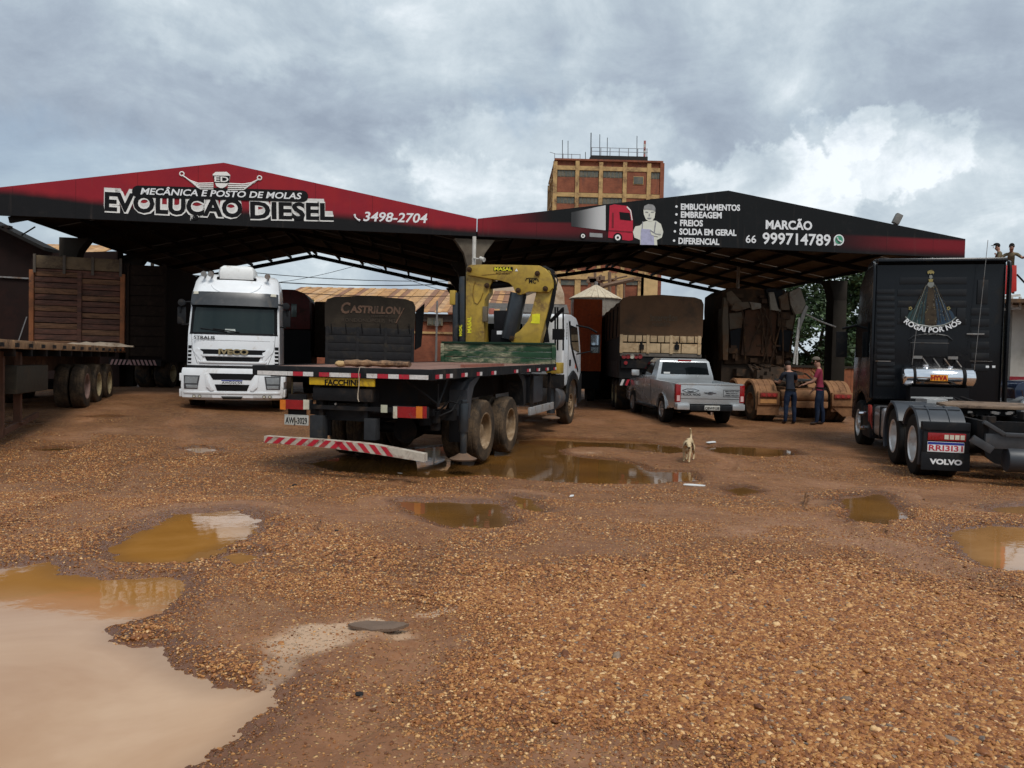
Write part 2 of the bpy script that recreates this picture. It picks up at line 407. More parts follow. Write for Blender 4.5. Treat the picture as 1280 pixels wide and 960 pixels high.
# ---- wheels (axis along X, outward = +X in mesh space)
_wc = {}
def _tyre_mesh(r, w, m_):
    k = ('t', r, w, m_.name)
    if k in _wc: return _wc[k]
    n = 56; mb = MB(); rr = r
    prof = [(r * .56, -w * .40), (r * .60, -w * .5), (r * .80, -w * .52), (r * .93, -w * .49), (r * .985, -w * .42), (r, -w * .30), (r * .985, -w * .27), (r * .985, -w * .22), (r, -w * .20),
            (r, -w * .03), (r * .985, -w * .015), (r * .985, w * .015), (r, w * .03), (r, w * .20), (r * .985, w * .22), (r * .985, w * .27), (r, w * .30), (r * .985, w * .42), (r * .93, w * .49), (r * .80, w * .52), (r * .60, w * .5), (r * .56, w * .40)]
    b = len(mb.v); K = len(prof)
    for i in range(n):
        a = 2 * math.pi * i / n
        for q, (rad, x) in enumerate(prof):
            if (4 <= q <= 5 or K - 6 <= q <= K - 5) and i % 2: rad -= r * .018
            mb.v.append(Vector((x, rad * math.cos(a), rad * math.sin(a))))
    for i in range(n):
        j = (i + 1) % n
        for q in range(K - 1): mb.face((i * K + q, j * K + q, j * K + q + 1, i * K + q + 1))
        mb.face((i * K + K - 1, j * K + K - 1, j * K, i * K))
    o = mb.build('wheel', m_, None, smooth=30); me = o.data; bpy.data.objects.remove(o); _wc[k] = me; return me
def _rim_mesh(r, w, style, m_):
    k = ('r', r, w, style, m_.name)
    if k in _wc: return _wc[k]
    mb = MB(); R1 = r * .565; h = w * .5
    if style == 'deep':      # rear drive rim, concave
        prof = [(R1, -h * .8), (R1, h * .80), (R1 * 1.06, h * .98), (R1 * 1.0, h * 1.0), (R1 * .93, h * .86), (R1 * .90, h * .2), (R1 * .80, -h * .35), (R1 * .62, -h * .5), (R1 * .48, -h * .45), (R1 * .46, h * .1), (R1 * .36, h * .45), (R1 * .30, h * .5), (0.001, h * .52)]
        mb.lathe(prof, 40)
        for i in range(10):
            a = 2 * math.pi * i / 10; q = Vector((0, math.cos(a), math.sin(a))) * R1 * .58
            mb.cyl(q + Vector((-h * .5, 0, 0)), q + Vector((-h * .22, 0, 0)), r * .032, n=6)
    elif style == 'steer':   # front rim, convex with hand holes
        prof = [(R1, -h * .8), (R1, h * .80), (R1 * 1.06, h * .98), (R1 * 1.0, h * 1.0), (R1 * .93, h * .86), (R1 * .90, h * .35), (R1 * .80, h * .30), (R1 * .70, h * .62), (R1 * .55, h * .78), (R1 * .40, h * .80), (R1 * .38, h * 1.05), (R1 * .30, h * 1.12), (0.001, h * 1.13)]
        mb.lathe(prof, 40)
        for i in range(10):
            a = 2 * math.pi * i / 10; q = Vector((0, math.cos(a), math.sin(a))) * R1 * .50
            mb.cyl(q + Vector((h * .7, 0, 0)), q + Vector((h * 1.0, 0, 0)), r * .032, n=6)
        mb.m(1)
        for i in range(10):
            a = 2 * math.pi * (i + .5) / 10; q = Vector((0, math.cos(a), math.sin(a))) * R1 * .76
            mb.cyl(q + Vector((h * .35, 0, 0)), q + Vector((h * .52, 0, 0)), r * .045, n=10)
    else:                    # car alloy
        prof = [(R1, -h * .8), (R1, h * .85), (R1 * 1.08, h * .98), (R1 * 1.02, h * 1.0), (R1 * .95, h * .86), (R1 * .92, h * .1), (R1 * .3, h * .05), (0.001, h * .05)]
        mb.m(1).lathe(prof[4:], 32); mb.m(0).lathe(prof[:6], 32)
        for i in range(6):
            a = 2 * math.pi * i / 6
            for da in (-.13, .13):
                q0 = Vector((h * .75, math.cos(a) * R1 * .12, math.sin(a) * R1 * .12)); q1 = Vector((h * .72, math.cos(a + da) * R1 * .96, math.sin(a + da) * R1 * .96))
                mb.bar(q0, q1, R1 * .13, h * .2, up=(1, 0, 0))
        mb.cyl((h * .5, 0, 0), (h * .85, 0, 0), R1 * .2, n=16)
    o = mb.build('rim', [m_, M_ink], None, smooth=30); me = o.data; bpy.data.objects.remove(o); _wc[k] = me; return me
def wheel(parent, x, y, z, r, w, side, style, mt, mr, rot=0.0, name='wheel'):
    o = link(bpy.data.objects.new(name, _tyre_mesh(r, w, mt))); o.parent = parent; o.location = (x, y, z)
    o.rotation_euler = (rot, 0, 0 if side > 0 else math.pi)
    rm = link(bpy.data.objects.new('rim', _rim_mesh(r, w, style, mr))); rm.parent = o
    return o

# ------------------------------------------------------------------ terrain
def sstep(x, a, b):
    q = np.clip((np.asarray(x, float) - a) / (b - a), 0, 1); return q * q * (3 - 2 * q)
def terrain(x, y):
    return .55 * (1 - sstep(y, 3.6, 11.6)) + .24 * sstep(y, 15, 23) + .30 * sstep(-np.asarray(x, float), 2, 11) * sstep(y, 10, 19)
def tz(x, y): return float(terrain(x, y))
def gpt(px, py):
    z = 0.0
    for _ in range(12):
        d = ray(px, py); p = CAM + d * ((z - CAMH) / d.z); z = .5 * z + .5 * tz(p.x, p.y)
    return Vector((p.x, p.y, z))
def _hash(ix, iy, s):
    h = (ix.astype(np.int64) * 374761393 + iy.astype(np.int64) * 668265263 + s * 974634777) & 0xffffffff
    h = ((h ^ (h >> 13)) * 1274126177) & 0xffffffff
    return ((h ^ (h >> 16)) & 0xffff) / 65535.0
def vnoise(x, y, s=0):
    ix = np.floor(x); iy = np.floor(y); fx = x - ix; fy = y - iy; fx = fx * fx * (3 - 2 * fx); fy = fy * fy * (3 - 2 * fy)
    a = _hash(ix, iy, s); b = _hash(ix + 1, iy, s); c = _hash(ix, iy + 1, s); d = _hash(ix + 1, iy + 1, s)
    return (a * (1 - fx) + b * fx) * (1 - fy) + (c * (1 - fx) + d * fx) * fy
def fbm(x, y, f, o=4, s=0, g=.5):
    v = 0; a = 1; n = 0
    for i in range(o): v = v + a * vnoise(x * f, y * f, s + i * 17); n += a; a *= g; f *= 2.03
    return v / n
POOLS = [   # outlines read off the ground, in order round the edge
    [(-120, 705), (0, 708), (58, 703), (76, 716), (130, 720), (236, 722), (229, 740), (205, 762), (184, 769), (148, 780), (146, 794), (184, 806), (200, 820), (232, 842), (262, 854), (319, 856), (342, 846), (347, 856), (322, 889), (305, 914), (269, 939), (245, 957), (190, 1010), (-160, 1060)],
    [(135, 681), (160, 668), (200, 656), (226, 650), (290, 648), (326, 655), (320, 667), (285, 676), (252, 685), (244, 692), (190, 694), (145, 690)],
    [(278, 693), (300, 690), (320, 693), (300, 700)],
    [(500, 633), (560, 634), (625, 636), (634, 648), (600, 654), (555, 648), (520, 641)],
    [(385, 578), (440, 568), (520, 560), (600, 552), (655, 546), (681, 543), (737, 546), (802, 549), (848, 557), (862, 564), (835, 566), (770, 558), (724, 557), (699, 561), (704, 567), (733, 571), (770, 574), (796, 580), (812, 588), (862, 589), (868, 600), (812, 603), (750, 603), (697, 601), (655, 598), (606, 593), (540, 596), (480, 592), (420, 588)],
    [(880, 557), (930, 556), (985, 561), (1000, 568), (950, 571), (895, 565)],
    [(1055, 631), (1100, 628), (1130, 640), (1135, 651), (1090, 650), (1062, 643)],
    [(1185, 669), (1230, 665), (1340, 667), (1340, 702), (1240, 700), (1210, 690)],
    [(905, 611), (930, 609), (950, 613), (925, 617)],
    [(42, 560), (70, 558), (95, 560), (70, 564)],
    [(228, 560), (250, 557), (276, 562), (250, 566)],
    [(110, 520), (130, 518), (150, 520), (130, 523)],
    [(0, 527), (35, 525), (50, 528), (20, 531)],
    [(1240, 635), (1290, 634), (1290, 640), (1250, 640)],
    [(640, 625), (665, 627), (680, 636), (655, 638)],
]
PW = [[gpt(*q) for q in p] for p in POOLS]
def sdist(x, y, poly):
    d = np.full(x.shape, 1e9); ins = np.zeros(x.shape, bool)
    n = len(poly)
    for i in range(n):
        ax, ay = poly[i].x, poly[i].y; bx, by = poly[(i + 1) % n].x, poly[(i + 1) % n].y
        ex, ey = bx - ax, by - ay; wx, wy = x - ax, y - ay
        q = np.clip((wx * ex + wy * ey) / (ex * ex + ey * ey + 1e-12), 0, 1)
        d = np.minimum(d, (wx - ex * q) ** 2 + (wy - ey * q) ** 2)
        c = ((ay <= y) != (by <= y)) & (x < ax + (y - ay) / (by - ay + 1e-12) * ex)
        ins ^= c
    d = np.sqrt(d); return np.where(ins, -d, d)
LEVEL = []
for p in PW:
    cx = sum(q.x for q in p) / len(p); cy = sum(q.y for q in p) / len(p); LEVEL.append(tz(cx, cy) - .018)
def gpatch(x, y, lst):
    v = np.zeros_like(x)
    for (px, py, rx_, ry_, k) in lst:
        c = gpt(px, py); v += k * np.exp(-(((x - c.x) / rx_) ** 2 + ((y - c.y) / ry_) ** 2))
    return v
# where gravel lies thick (+) and where bare mud shows (-)
GRAV = [(1000, 800, 1.7125000000000001, 1.0270000000000001, 0.34), (1200, 900, 1.075, 0.754, 0.25), (850, 720, 1.625, 0.9359999999999999, 0.22), (640, 880, 0.625, 0.46799999999999997, 0.12), (120, 590, 5.625, 2.1060000000000003, 0.28), (250, 560, 4.5, 1.8719999999999999, 0.19), (560, 690, 1.075, 0.559, 0.19), (230, 835, 0.22499999999999998, 0.23399999999999999, 0.31), (480, 780, 0.725, 0.41600000000000004, -0.4), (430, 860, 0.625, 0.559, -0.28), (700, 690, 0.8125, 0.325, -0.31), (680, 730, 0.625, 0.18200000000000002, -0.31), (420, 640, 2.475, 0.9359999999999999, -0.25), (330, 590, 2.475, 1.0530000000000002, -0.19), (800, 640, 2.8125, 0.5850000000000001, -0.22), (760, 520, 4.5, 2.9250000000000003, -0.28), (600, 570, 4.5, 1.4040000000000001, -0.25), (640, 960, 0.5375, 0.28600000000000003, -0.22), (1150, 690, 0.8999999999999999, 0.65, -0.15), (300, 720, 0.8125, 0.46799999999999997, -0.06), (1060, 610, 3.375, 0.7020000000000001, -0.12), (850, 950, 0.8125, 0.18200000000000002, -0.19), (420, 950, 0.3625, 0.23399999999999999, -0.19), (250, 640, 2.25, 0.5850000000000001, -0.15)]
def gravelmap(x, y):
    v = .50 + gpatch(x, y, GRAV) + (fbm(x, y, .55, 4, 3) - .5) * .6 + (fbm(x, y, 2.6, 4, 9) - .5) * .65
    # wheel tracks: long bands of pressed mud running in to the sheds
    for (a, b, w) in ((( -2.6, 2.0), (-.9, 18.0), .22), ((-.6, 2.0), (1.2, 18.0), .22), ((2.2, 2.0), (4.6, 20.0), .25), ((.9, 5.0), (8.5, 13.0), .2), ((-3.4, 6.0), (-8.2, 19.0), .25), ((-5.2, 6.0), (-10, 18), .25)):
        ex, ey = b[0] - a[0], b[1] - a[1]; L = math.hypot(ex, ey)
        dd = ((x - a[0]) * ey - (y - a[1]) * ex) / L + (fbm(x, y, .35, 2, 21) - .5) * 1.2
        al = ((x - a[0]) * ex + (y - a[1]) * ey) / L
        v -= .20 * np.exp(-(dd / w) ** 2) * ((al > -1) & (al < L + 1))
    return np.clip(v, 0, 1)
def ground_z(x, y, fine=True):
    g = gravelmap(x, y)
    rut = np.zeros_like(x)
    for a, b in (((-2.3, 2), (-.7, 18)), ((-.6, 2), (1.2, 18)), ((2.2, 2), (4.6, 20)), ((-3.4, 5), (-8.2, 19))):
        ex, ey = b[0] - a[0], b[1] - a[1]; L = math.hypot(ex, ey); dd = ((x - a[0]) * ey - (y - a[1]) * ex) / L + (fbm(x, y, .35, 2, 21) - .5) * 1.2
        al = ((x - a[0]) * ex + (y - a[1]) * ey) / L
        rut += (-.020 * np.exp(-(dd / .13) ** 4) + .012 * np.exp(-((np.abs(dd) - .2) / .07) ** 2) + .004 * np.sign(np.sin(al * 55 + np.abs(dd) * 30)) * np.exp(-(dd / .12) ** 4)) * (al > 0) * (al < L)
    z = terrain(x, y) + rut + (fbm(x, y, .8, 3, 5) - .5) * .030 + (fbm(x, y, 3.3, 3, 6) - .5) * .014
    if fine: z = z + (fbm(x, y, 17, 3, 8) - .5) * (.006 + .016 * g)
    wet = np.zeros_like(x)
    near = np.full(x.shape, 9.0)
    for p, lv in zip(PW, LEVEL):
        x0 = min(q.x for q in p) - 1; x1 = max(q.x for q in p) + 1; y0 = min(q.y for q in p) - 1; y1 = max(q.y for q in p) + 1
        mk = (x > x0) & (x < x1) & (y > y0) & (y < y1)
        if not mk.any(): continue
        xx, yy = x[mk], y[mk]
        sc = .5 + .5 * min(1, (y1 - y0 - 2) / 2)
        s_ = sdist(xx, yy, p) + (fbm(xx, yy, 5, 4, 31) - .5) * .13 * sc + (fbm(xx, yy, 22, 2, 32) - .5) * .05 + (fbm(xx, yy, 60, 2, 34) - .5) * .035
        f = np.clip(s_ / .12, -1, 1)
        tgt = lv + .022 * f + (fbm(xx, yy, 14, 2, 33) - .5) * .012
        zz = z[mk]; o_ = near[mk]; up = np.maximum(zz, lv + .014)
        bl = sstep(s_, .05, .42); zn = np.where(s_ < .12, tgt, tgt * (1 - bl) + up * bl)
        zz = np.where((s_ < .42) & (s_ < o_ + .0) & ~((o_ < .14) & (s_ > .05)), zn, zz)
        z[mk] = zz; near[mk] = np.minimum(near[mk], s_)
    wet = 1 - sstep(near, .02, .30)
    g = g * sstep(near, -.04, .10)
    return z, g, wet, near

# ---- one ground sheet: fine rows inside the view, then on to the horizon
ys = np.concatenate([[-60, -20, -6, -1, .5, 1.1], np.geomspace(1.5, 46, 660), [49, 54, 62, 75, 95, 130, 200, 400, 900, 2500]])
xs = np.concatenate([[-9, -4, -2.2, -1.4, -1.05], np.linspace(-.86, .86, 760), [1.05, 1.4, 2.2, 4, 9]])
wy = np.maximum(ys, 1.5) * .80 + .12
wy[:6] = [60, 30, 9, 4, 2.2, 1.7]; wy[-3:] = [400, 900, 2500]
X = xs[None, :] * wy[:, None]; Y = np.repeat(ys[:, None], len(xs), 1)
Z, G, WET, NEAR = ground_z(X.copy(), Y.copy())
nr, nc = X.shape
def grid_mesh(name, X, Y, Z, keep=None):
    nr, nc = X.shape
    idx = np.arange(nr * nc).reshape(nr, nc)
    f = np.stack([idx[:-1, :-1], idx[:-1, 1:], idx[1:, 1:], idx[1:, :-1]], -1).reshape(-1, 4)
    if keep is not None: f = f[keep.reshape(-1)]
    used = np.unique(f); rem = np.full(nr * nc, -1); rem[used] = np.arange(len(used)); f = rem[f]
    co = np.stack([X, Y, Z], -1).reshape(-1, 3)[used]
    me = bpy.data.meshes.new(name); me.vertices.add(len(co)); me.vertices.foreach_set('co', co.ravel().astype(np.float32))
    me.loops.add(f.size); me.loops.foreach_set('vertex_index', f.ravel().astype(np.int32))
    me.polygons.add(len(f)); me.polygons.foreach_set('loop_start', (np.arange(len(f)) * 4).astype(np.int32))
    me.polygons.foreach_set('loop_total', np.full(len(f), 4, np.int32)); me.update(calc_edges=True)
    me.polygons.foreach_set('use_smooth', np.ones(len(f), bool))
    return me, used
gme, _ = grid_mesh('ground', X, Y, Z)
SLT = [(372, 808, .16, .10, 1), (345, 838, .07, .12, 1), (410, 788, .16, .05, .9), (470, 783, .12, .05, .8), (548, 765, .10, .04, 1.1), (420, 798, .2, .1, .5), (500, 792, .1, .06, .5), (300, 700, .2, .1, .3), (735, 566, .5, .3, .4)]
PALE = np.clip(gpatch(X, Y, SLT) * (.5 + 1.1 * fbm(X, Y, 9, 3, 51)), 0, 1)
for nm, arr in (('gravel', G * (1 - .8 * PALE)), ('wet', WET), ('pale', PALE)):
    a = gme.attributes.new(nm, 'FLOAT', 'POINT'); a.data.foreach_set('value', arr.ravel().astype(np.float32))
gm = bpy.data.materials.new('wet_gravel_and_mud'); gm.use_nodes = True; t = NT(gm.node_tree); b = t.n['Principled BSDF']
oc = t.add('ShaderNodeTexCoord').outputs['Object']
ag = t.add('ShaderNodeAttribute', attribute_name='gravel').outputs['Fac']; aw = t.add('ShaderNodeAttribute', attribute_name='wet').outputs['Fac']
n1 = t.noise(oc, .55, 6, .6, .4); n2 = t.noise(oc, 6, 6, .65); n3 = t.noise(oc, 60, 4, .6); n4 = t.noise(oc, 1.7, 5, .6, .8)
mud = t.ramp(n1, [(.3, (.160, .064, .025)), (.5, (.245, .108, .046)), (.68, (.325, .165, .090))])
mud = t.mix(t.smooth(n2, .35, .75), mud, t.vmath('MULTIPLY', mud, (.66, .60, .55)))
mud = t.mix(t.math('MULTIPLY', t.smooth(n3, .55, .8), .5), mud, (.40, .24, .14))
mud = t.mix(t.math('MULTIPLY', t.smooth(n4, .58, .72), .35), mud, (.30, .14, .045))
flat = t.vmath('MULTIPLY', oc, (1, 1, 0))
fl2 = t.vmath('ADD', flat, t.vmath('MULTIPLY', t.noise(oc, 20, 3, .6, out=1), (.03, .03, 0)))
def stones(scale):
    v1 = t.vor(fl2, scale, 'F1', 'Distance'); c1 = t.vor(fl2, scale, 'F1', 'Color')
    rr = t.sep(c1)[0]; kk = t.sep(c1)[1]
    colr = t.ramp(rr, [(0, (.13, .050, .018)), (.25, (.27, .11, .036)), (.5, (.40, .185, .058)), (.72, (.54, .28, .098)), (.9, (.72, .46, .20)), (1, (.30, .21, .14))])
    body = t.math('SUBTRACT', 1.0, t.smooth(v1, .25, .62))
    return colr, body, kk
cA, bA, kA = stones(85); cB, bB, kB = stones(46)
sel = t.smooth(n2, .45, .6)
sc_ = t.mix(sel, cA, cB); sb_ = t.mix(sel, bA, bB)
sbv = t.sep(sb_)[0]
thr = t.math('SUBTRACT', .72, t.math('MULTIPLY', ag, .75))
pres = t.math('MULTIPLY', t.smooth(t.math('SUBTRACT', kA, thr), -.05, .05), sbv)
gap_shade = t.vmath('MULTIPLY', mud, (.40, .33, .28))  # shade between the stones, painted as darkened mud
under = t.mix(t.smooth(ag, .15, .8), mud, gap_shade)
colr = t.mix(pres, under, sc_)
colr = t.mix(t.math('MULTIPLY', t.smooth(t.add('ShaderNodeAttribute', attribute_name='pale').outputs['Fac'], .15, .75), .8), colr, (.50, .34, .22))
colr = t.mix(t.math('MULTIPLY', aw, .8), colr, t.vmath('MULTIPLY', colr, (.50, .42, .36)))
t.setin(b, 'Base Color', colr)
rg = t.mix(aw, t.ramp(n4, [(.35, .86), (.6, .55), (.75, .42)]), .22)
t.setin(b, 'Roughness', t.sep(rg)[0]); b.inputs['Specular IOR Level'].default_value = .35
hh = t.math('ADD', t.math('MULTIPLY', pres, 1.0), t.math('MULTIPLY', n3, .35))
t.link(t.bump(hh, .75, .016), b.inputs['Normal'])
gme.materials.append(gm)
ground = link(bpy.data.objects.new('ground', gme)); ground['kind'] = 'structure'

# ---- muddy water standing in the hollows
wmat = bpy.data.materials.new('muddy_water'); wmat.use_nodes = True; t = NT(wmat.node_tree); b = t.n['Principled BSDF']
oc = t.add('ShaderNodeTexCoord').outputs['Object']
q1 = t.noise(oc, .9, 5, .6, .8)
wc = t.ramp(q1, [(.3, (.26, .105, .014)), (.5, (.33, .140, .020)), (.7, (.40, .18, .038))])
sky_pale = t.add('ShaderNodeAttribute', attribute_name='sky_pale').outputs['Fac']
wc = t.mix(sky_pale, wc, t.mix(t.smooth(q1, .35, .65), (.40, .225, .115), (.49, .305, .175)))  # pale sky reflection painted into the water colour
dk = t.add('ShaderNodeAttribute', attribute_name='shallow').outputs['Fac']
wc = t.mix(dk, wc, (.105, .052, .018))
edge = t.add('ShaderNodeAttribute', attribute_name='shore').outputs['Fac']
wc = t.mix(t.math('MULTIPLY', edge, .5), wc, (.20, .10, .04))
t.setin(b, 'Base Color', wc); b.inputs['Roughness'].default_value = .035; b.inputs['IOR'].default_value = 1.36; b.inputs['Specular IOR Level'].default_value = .62
t.link(t.bump(t.noise(oc, 7, 3, .5), .035, .02), b.inputs['Normal'])
SKY_PALE = [.95, .10, .2, .0, .0, .0, .0, .35, .0, 0, .6, 0, 0, .2, .0]
DARKW = [0, 0, 0, .85, .80, .85, .75, 0, .8, .9, .2, .9, .9, .3, .7]
for k, (p, lv) in enumerate(zip(PW, LEVEL)):
    x0 = min(q.x for q in p) - .3; x1 = max(q.x for q in p) + .3; y0 = min(q.y for q in p) - .3; y1 = max(q.y for q in p) + .3
    ny = max(14, min(160, int((y1 - y0) / .05))); nx = max(14, min(220, int((x1 - x0) / .05)))
    gx, gy = np.meshgrid(np.linspace(x0, x1, nx), np.linspace(y0, y1, ny))
    s_ = sdist(gx, gy, p)
    inside = s_ < .16
    kp = inside[:-1, :-1] | inside[1:, :-1] | inside[:-1, 1:] | inside[1:, 1:]
    me, used = grid_mesh('puddle', gx, gy, np.full_like(gx, lv), kp)
    sl = np.full(gx.shape, SKY_PALE[k])
    if k == 0:   # the amber far arm of the big pool, sky reflection painted pale over its broad near part
        d0 = gpt(0, 752).y
        sl = .12 + .85 * sstep(-(gy - d0) + (fbm(gx, gy, 1.2, 3, 4) - .5) * .5, -.25, .35)
    a = me.attributes.new('sky_pale', 'FLOAT', 'POINT'); a.data.foreach_set('value', sl.ravel()[used].astype(np.float32))
    a = me.attributes.new('shallow', 'FLOAT', 'POINT'); a.data.foreach_set('value', np.clip(DARKW[k] + (fbm(gx, gy, 1.5, 3, 61) - .5) * .5 * (DARKW[k] > 0), 0, 1).ravel()[used].astype(np.float32))
    a = me.attributes.new('shore', 'FLOAT', 'POINT'); a.data.foreach_set('value', sstep(s_, -.14, .02).ravel()[used].astype(np.float32))
    me.materials.append(wmat); o = link(bpy.data.objects.new('puddle', me)); o['kind'] = 'structure'

# ---- loose pebbles, instanced on a cloud of points
def pebbles():
    def batch(n, y0, y1, k):
        u = rng.random(n); yy = np.sqrt(y0 * y0 + u * (y1 * y1 - y0 * y0)); xx = (rng.random(n) * 2 - 1) * (yy * .86 + .3)
        return xx, yy, np.full(n, k)
    B = [batch(340000, 1.7, 4.1, .72), batch(390000, 4.1, 8.2, .86), batch(180000, 8.2, 15, 1.1)]
    x = np.concatenate([q[0] for q in B]); y = np.concatenate([q[1] for q in B]); k = np.concatenate([q[2] for q in B])
    z, g, w, near = ground_z(x.copy(), y.copy())
    pr = np.clip(g * 1.35 - .12, .16, 1) ** 1.35
    pr = np.where(near < -.10, .0012, np.where(near < -.01, .06, pr))
    keep = rng.random(len(x)) < pr
    x, y, z, g, k, near = (a[keep] for a in (x, y, z, g, k, near))
    s_ = (.0042 + .0080 * rng.random(len(x)) ** 2.6 + .0050 * g) * k * (.56 + .40 * g)
    s_ = np.where(rng.random(len(x)) < .006, s_ * 1.9, s_)
    return x, y, z + s_ * .12, s_
px_, py_, pz_, ps_ = pebbles()
n = len(px_)
pm = bpy.data.meshes.new('gravel'); pm.vertices.add(n); pm.vertices.foreach_set('co', np.stack([px_, py_, pz_], -1).ravel().astype(np.float32))
a = pm.attributes.new('size', 'FLOAT_VECTOR', 'POINT')
sv = np.stack([ps_ * (1 + .5 * rng.random(n)), ps_ * (.8 + .4 * rng.random(n)), ps_ * (.40 + .4 * rng.random(n))], -1); a.data.foreach_set('vector', sv.ravel().astype(np.float32))
a = pm.attributes.new('turn', 'FLOAT_VECTOR', 'POINT')
rv = np.stack([(rng.random(n) - .5) * .9, (rng.random(n) - .5) * .9, rng.random(n) * 6.283], -1); a.data.foreach_set('vector', rv.ravel().astype(np.float32))
gravel = link(bpy.data.objects.new('gravel', pm))
setp(gravel, 'golden brown river pebbles strewn loose over the muddy yard', 'gravel', kind='stuff')
stm = bpy.data.materials.new('river_pebble'); stm.use_nodes = True; t = NT(stm.node_tree); b = t.n['Principled BSDF']
oi = t.add('ShaderNodeObjectInfo').outputs['Random']; oc = t.add('ShaderNodeTexCoord').outputs['Object']
cc = t.ramp(oi, [(0, (.12, .040, .012)), (.25, (.24, .086, .024)), (.50, (.31, .120, .034)), (.74, (.40, .178, .052)), (.90, (.50, .26, .088)), (.975, (.72, .48, .24)), (.975, (.28, .19, .12)), (1, (.13, .10, .085))])
cc = t.mix(t.smooth(t.noise(oc, 1.5, 3), .4, .75), cc, t.vmath('MULTIPLY', cc, (.6, .5, .42)))
t.setin(b, 'Base Color', cc); b.inputs['Roughness'].default_value = .5; b.inputs['Specular IOR Level'].default_value = .35
bits = []
for k in range(5):
    bm = bmesh.new(); bmesh.ops.create_icosphere(bm, subdivisions=1 if k else 2, radius=1)
    for v in bm.verts: v.co *= 1 + random.uniform(-.22, .2)
    me = bpy.data.meshes.new('pebble'); bm.to_mesh(me); bm.free()
    me.polygons.foreach_set('use_smooth', [True] * len(me.polygons)); me.materials.append(stm); bits.append(me)
ng = bpy.data.node_groups.new('scatter_gravel', 'GeometryNodeTree')
ng.interface.new_socket('Geometry', in_out='INPUT', socket_type='NodeSocketGeometry'); ng.interface.new_socket('Geometry', in_out='OUTPUT', socket_type='NodeSocketGeometry')
gi = ng.nodes.new('NodeGroupInput'); go = ng.nodes.new('NodeGroupOutput'); iop = ng.nodes.new('GeometryNodeInstanceOnPoints')
join = ng.nodes.new('GeometryNodeJoinGeometry')
SCENE_HELP = bpy.data.collections.new('pebble_shapes')
objs = []
for me in bits:
    o = bpy.data.objects.new('pebble_shape', me); SCENE_HELP.objects.link(o); objs.append(o)
ci = ng.nodes.new('GeometryNodeCollectionInfo'); ci.inputs[0].default_value = SCENE_HELP; ci.inputs['Separate Children'].default_value = True
def nattr(nm, typ):
    q = ng.nodes.new('GeometryNodeInputNamedAttribute'); q.data_type = typ; q.inputs['Name'].default_value = nm; return q.outputs['Attribute']
rnd = ng.nodes.new('FunctionNodeRandomValue'); rnd.data_type = 'INT'; rnd.inputs[4].default_value = 0; rnd.inputs[5].default_value = 4
iop.inputs['Pick Instance'].default_value = True
mtp = ng.nodes.new('GeometryNodeMeshToPoints')
L = ng.links.new
L(gi.outputs[0], mtp.inputs['Mesh']); L(mtp.outputs[0], iop.inputs['Points']); L(ci.outputs[0], iop.inputs['Instance']); L(rnd.outputs[2], iop.inputs['Instance Index'])
e2r = ng.nodes.new('FunctionNodeEulerToRotation'); L(nattr('turn', 'FLOAT_VECTOR'), e2r.inputs[0])
L(e2r.outputs[0], iop.inputs['Rotation']); L(nattr('size', 'FLOAT_VECTOR'), iop.inputs['Scale'])
L(iop.outputs[0], go.inputs[0])
md = gravel.modifiers.new('scatter', 'NODES'); md.node_group = ng

# ------------------------------------------------------------------ open sheds with painted gables
Vv = Vector((-1.07, 21.5, 0)); AR = Vector((6.16, 22.5, 0)); ER = Vector((13.7, 23.5, 0)); AL = Vector((-7.8, 20.56, 0)); EL = Vector((-13.45, 19.78, 0))
BACK = Vector((-.10, .995, 0))
def slat(name, mb, m_, p, **k): return mb.build(name, m_, p, world=True, **k)
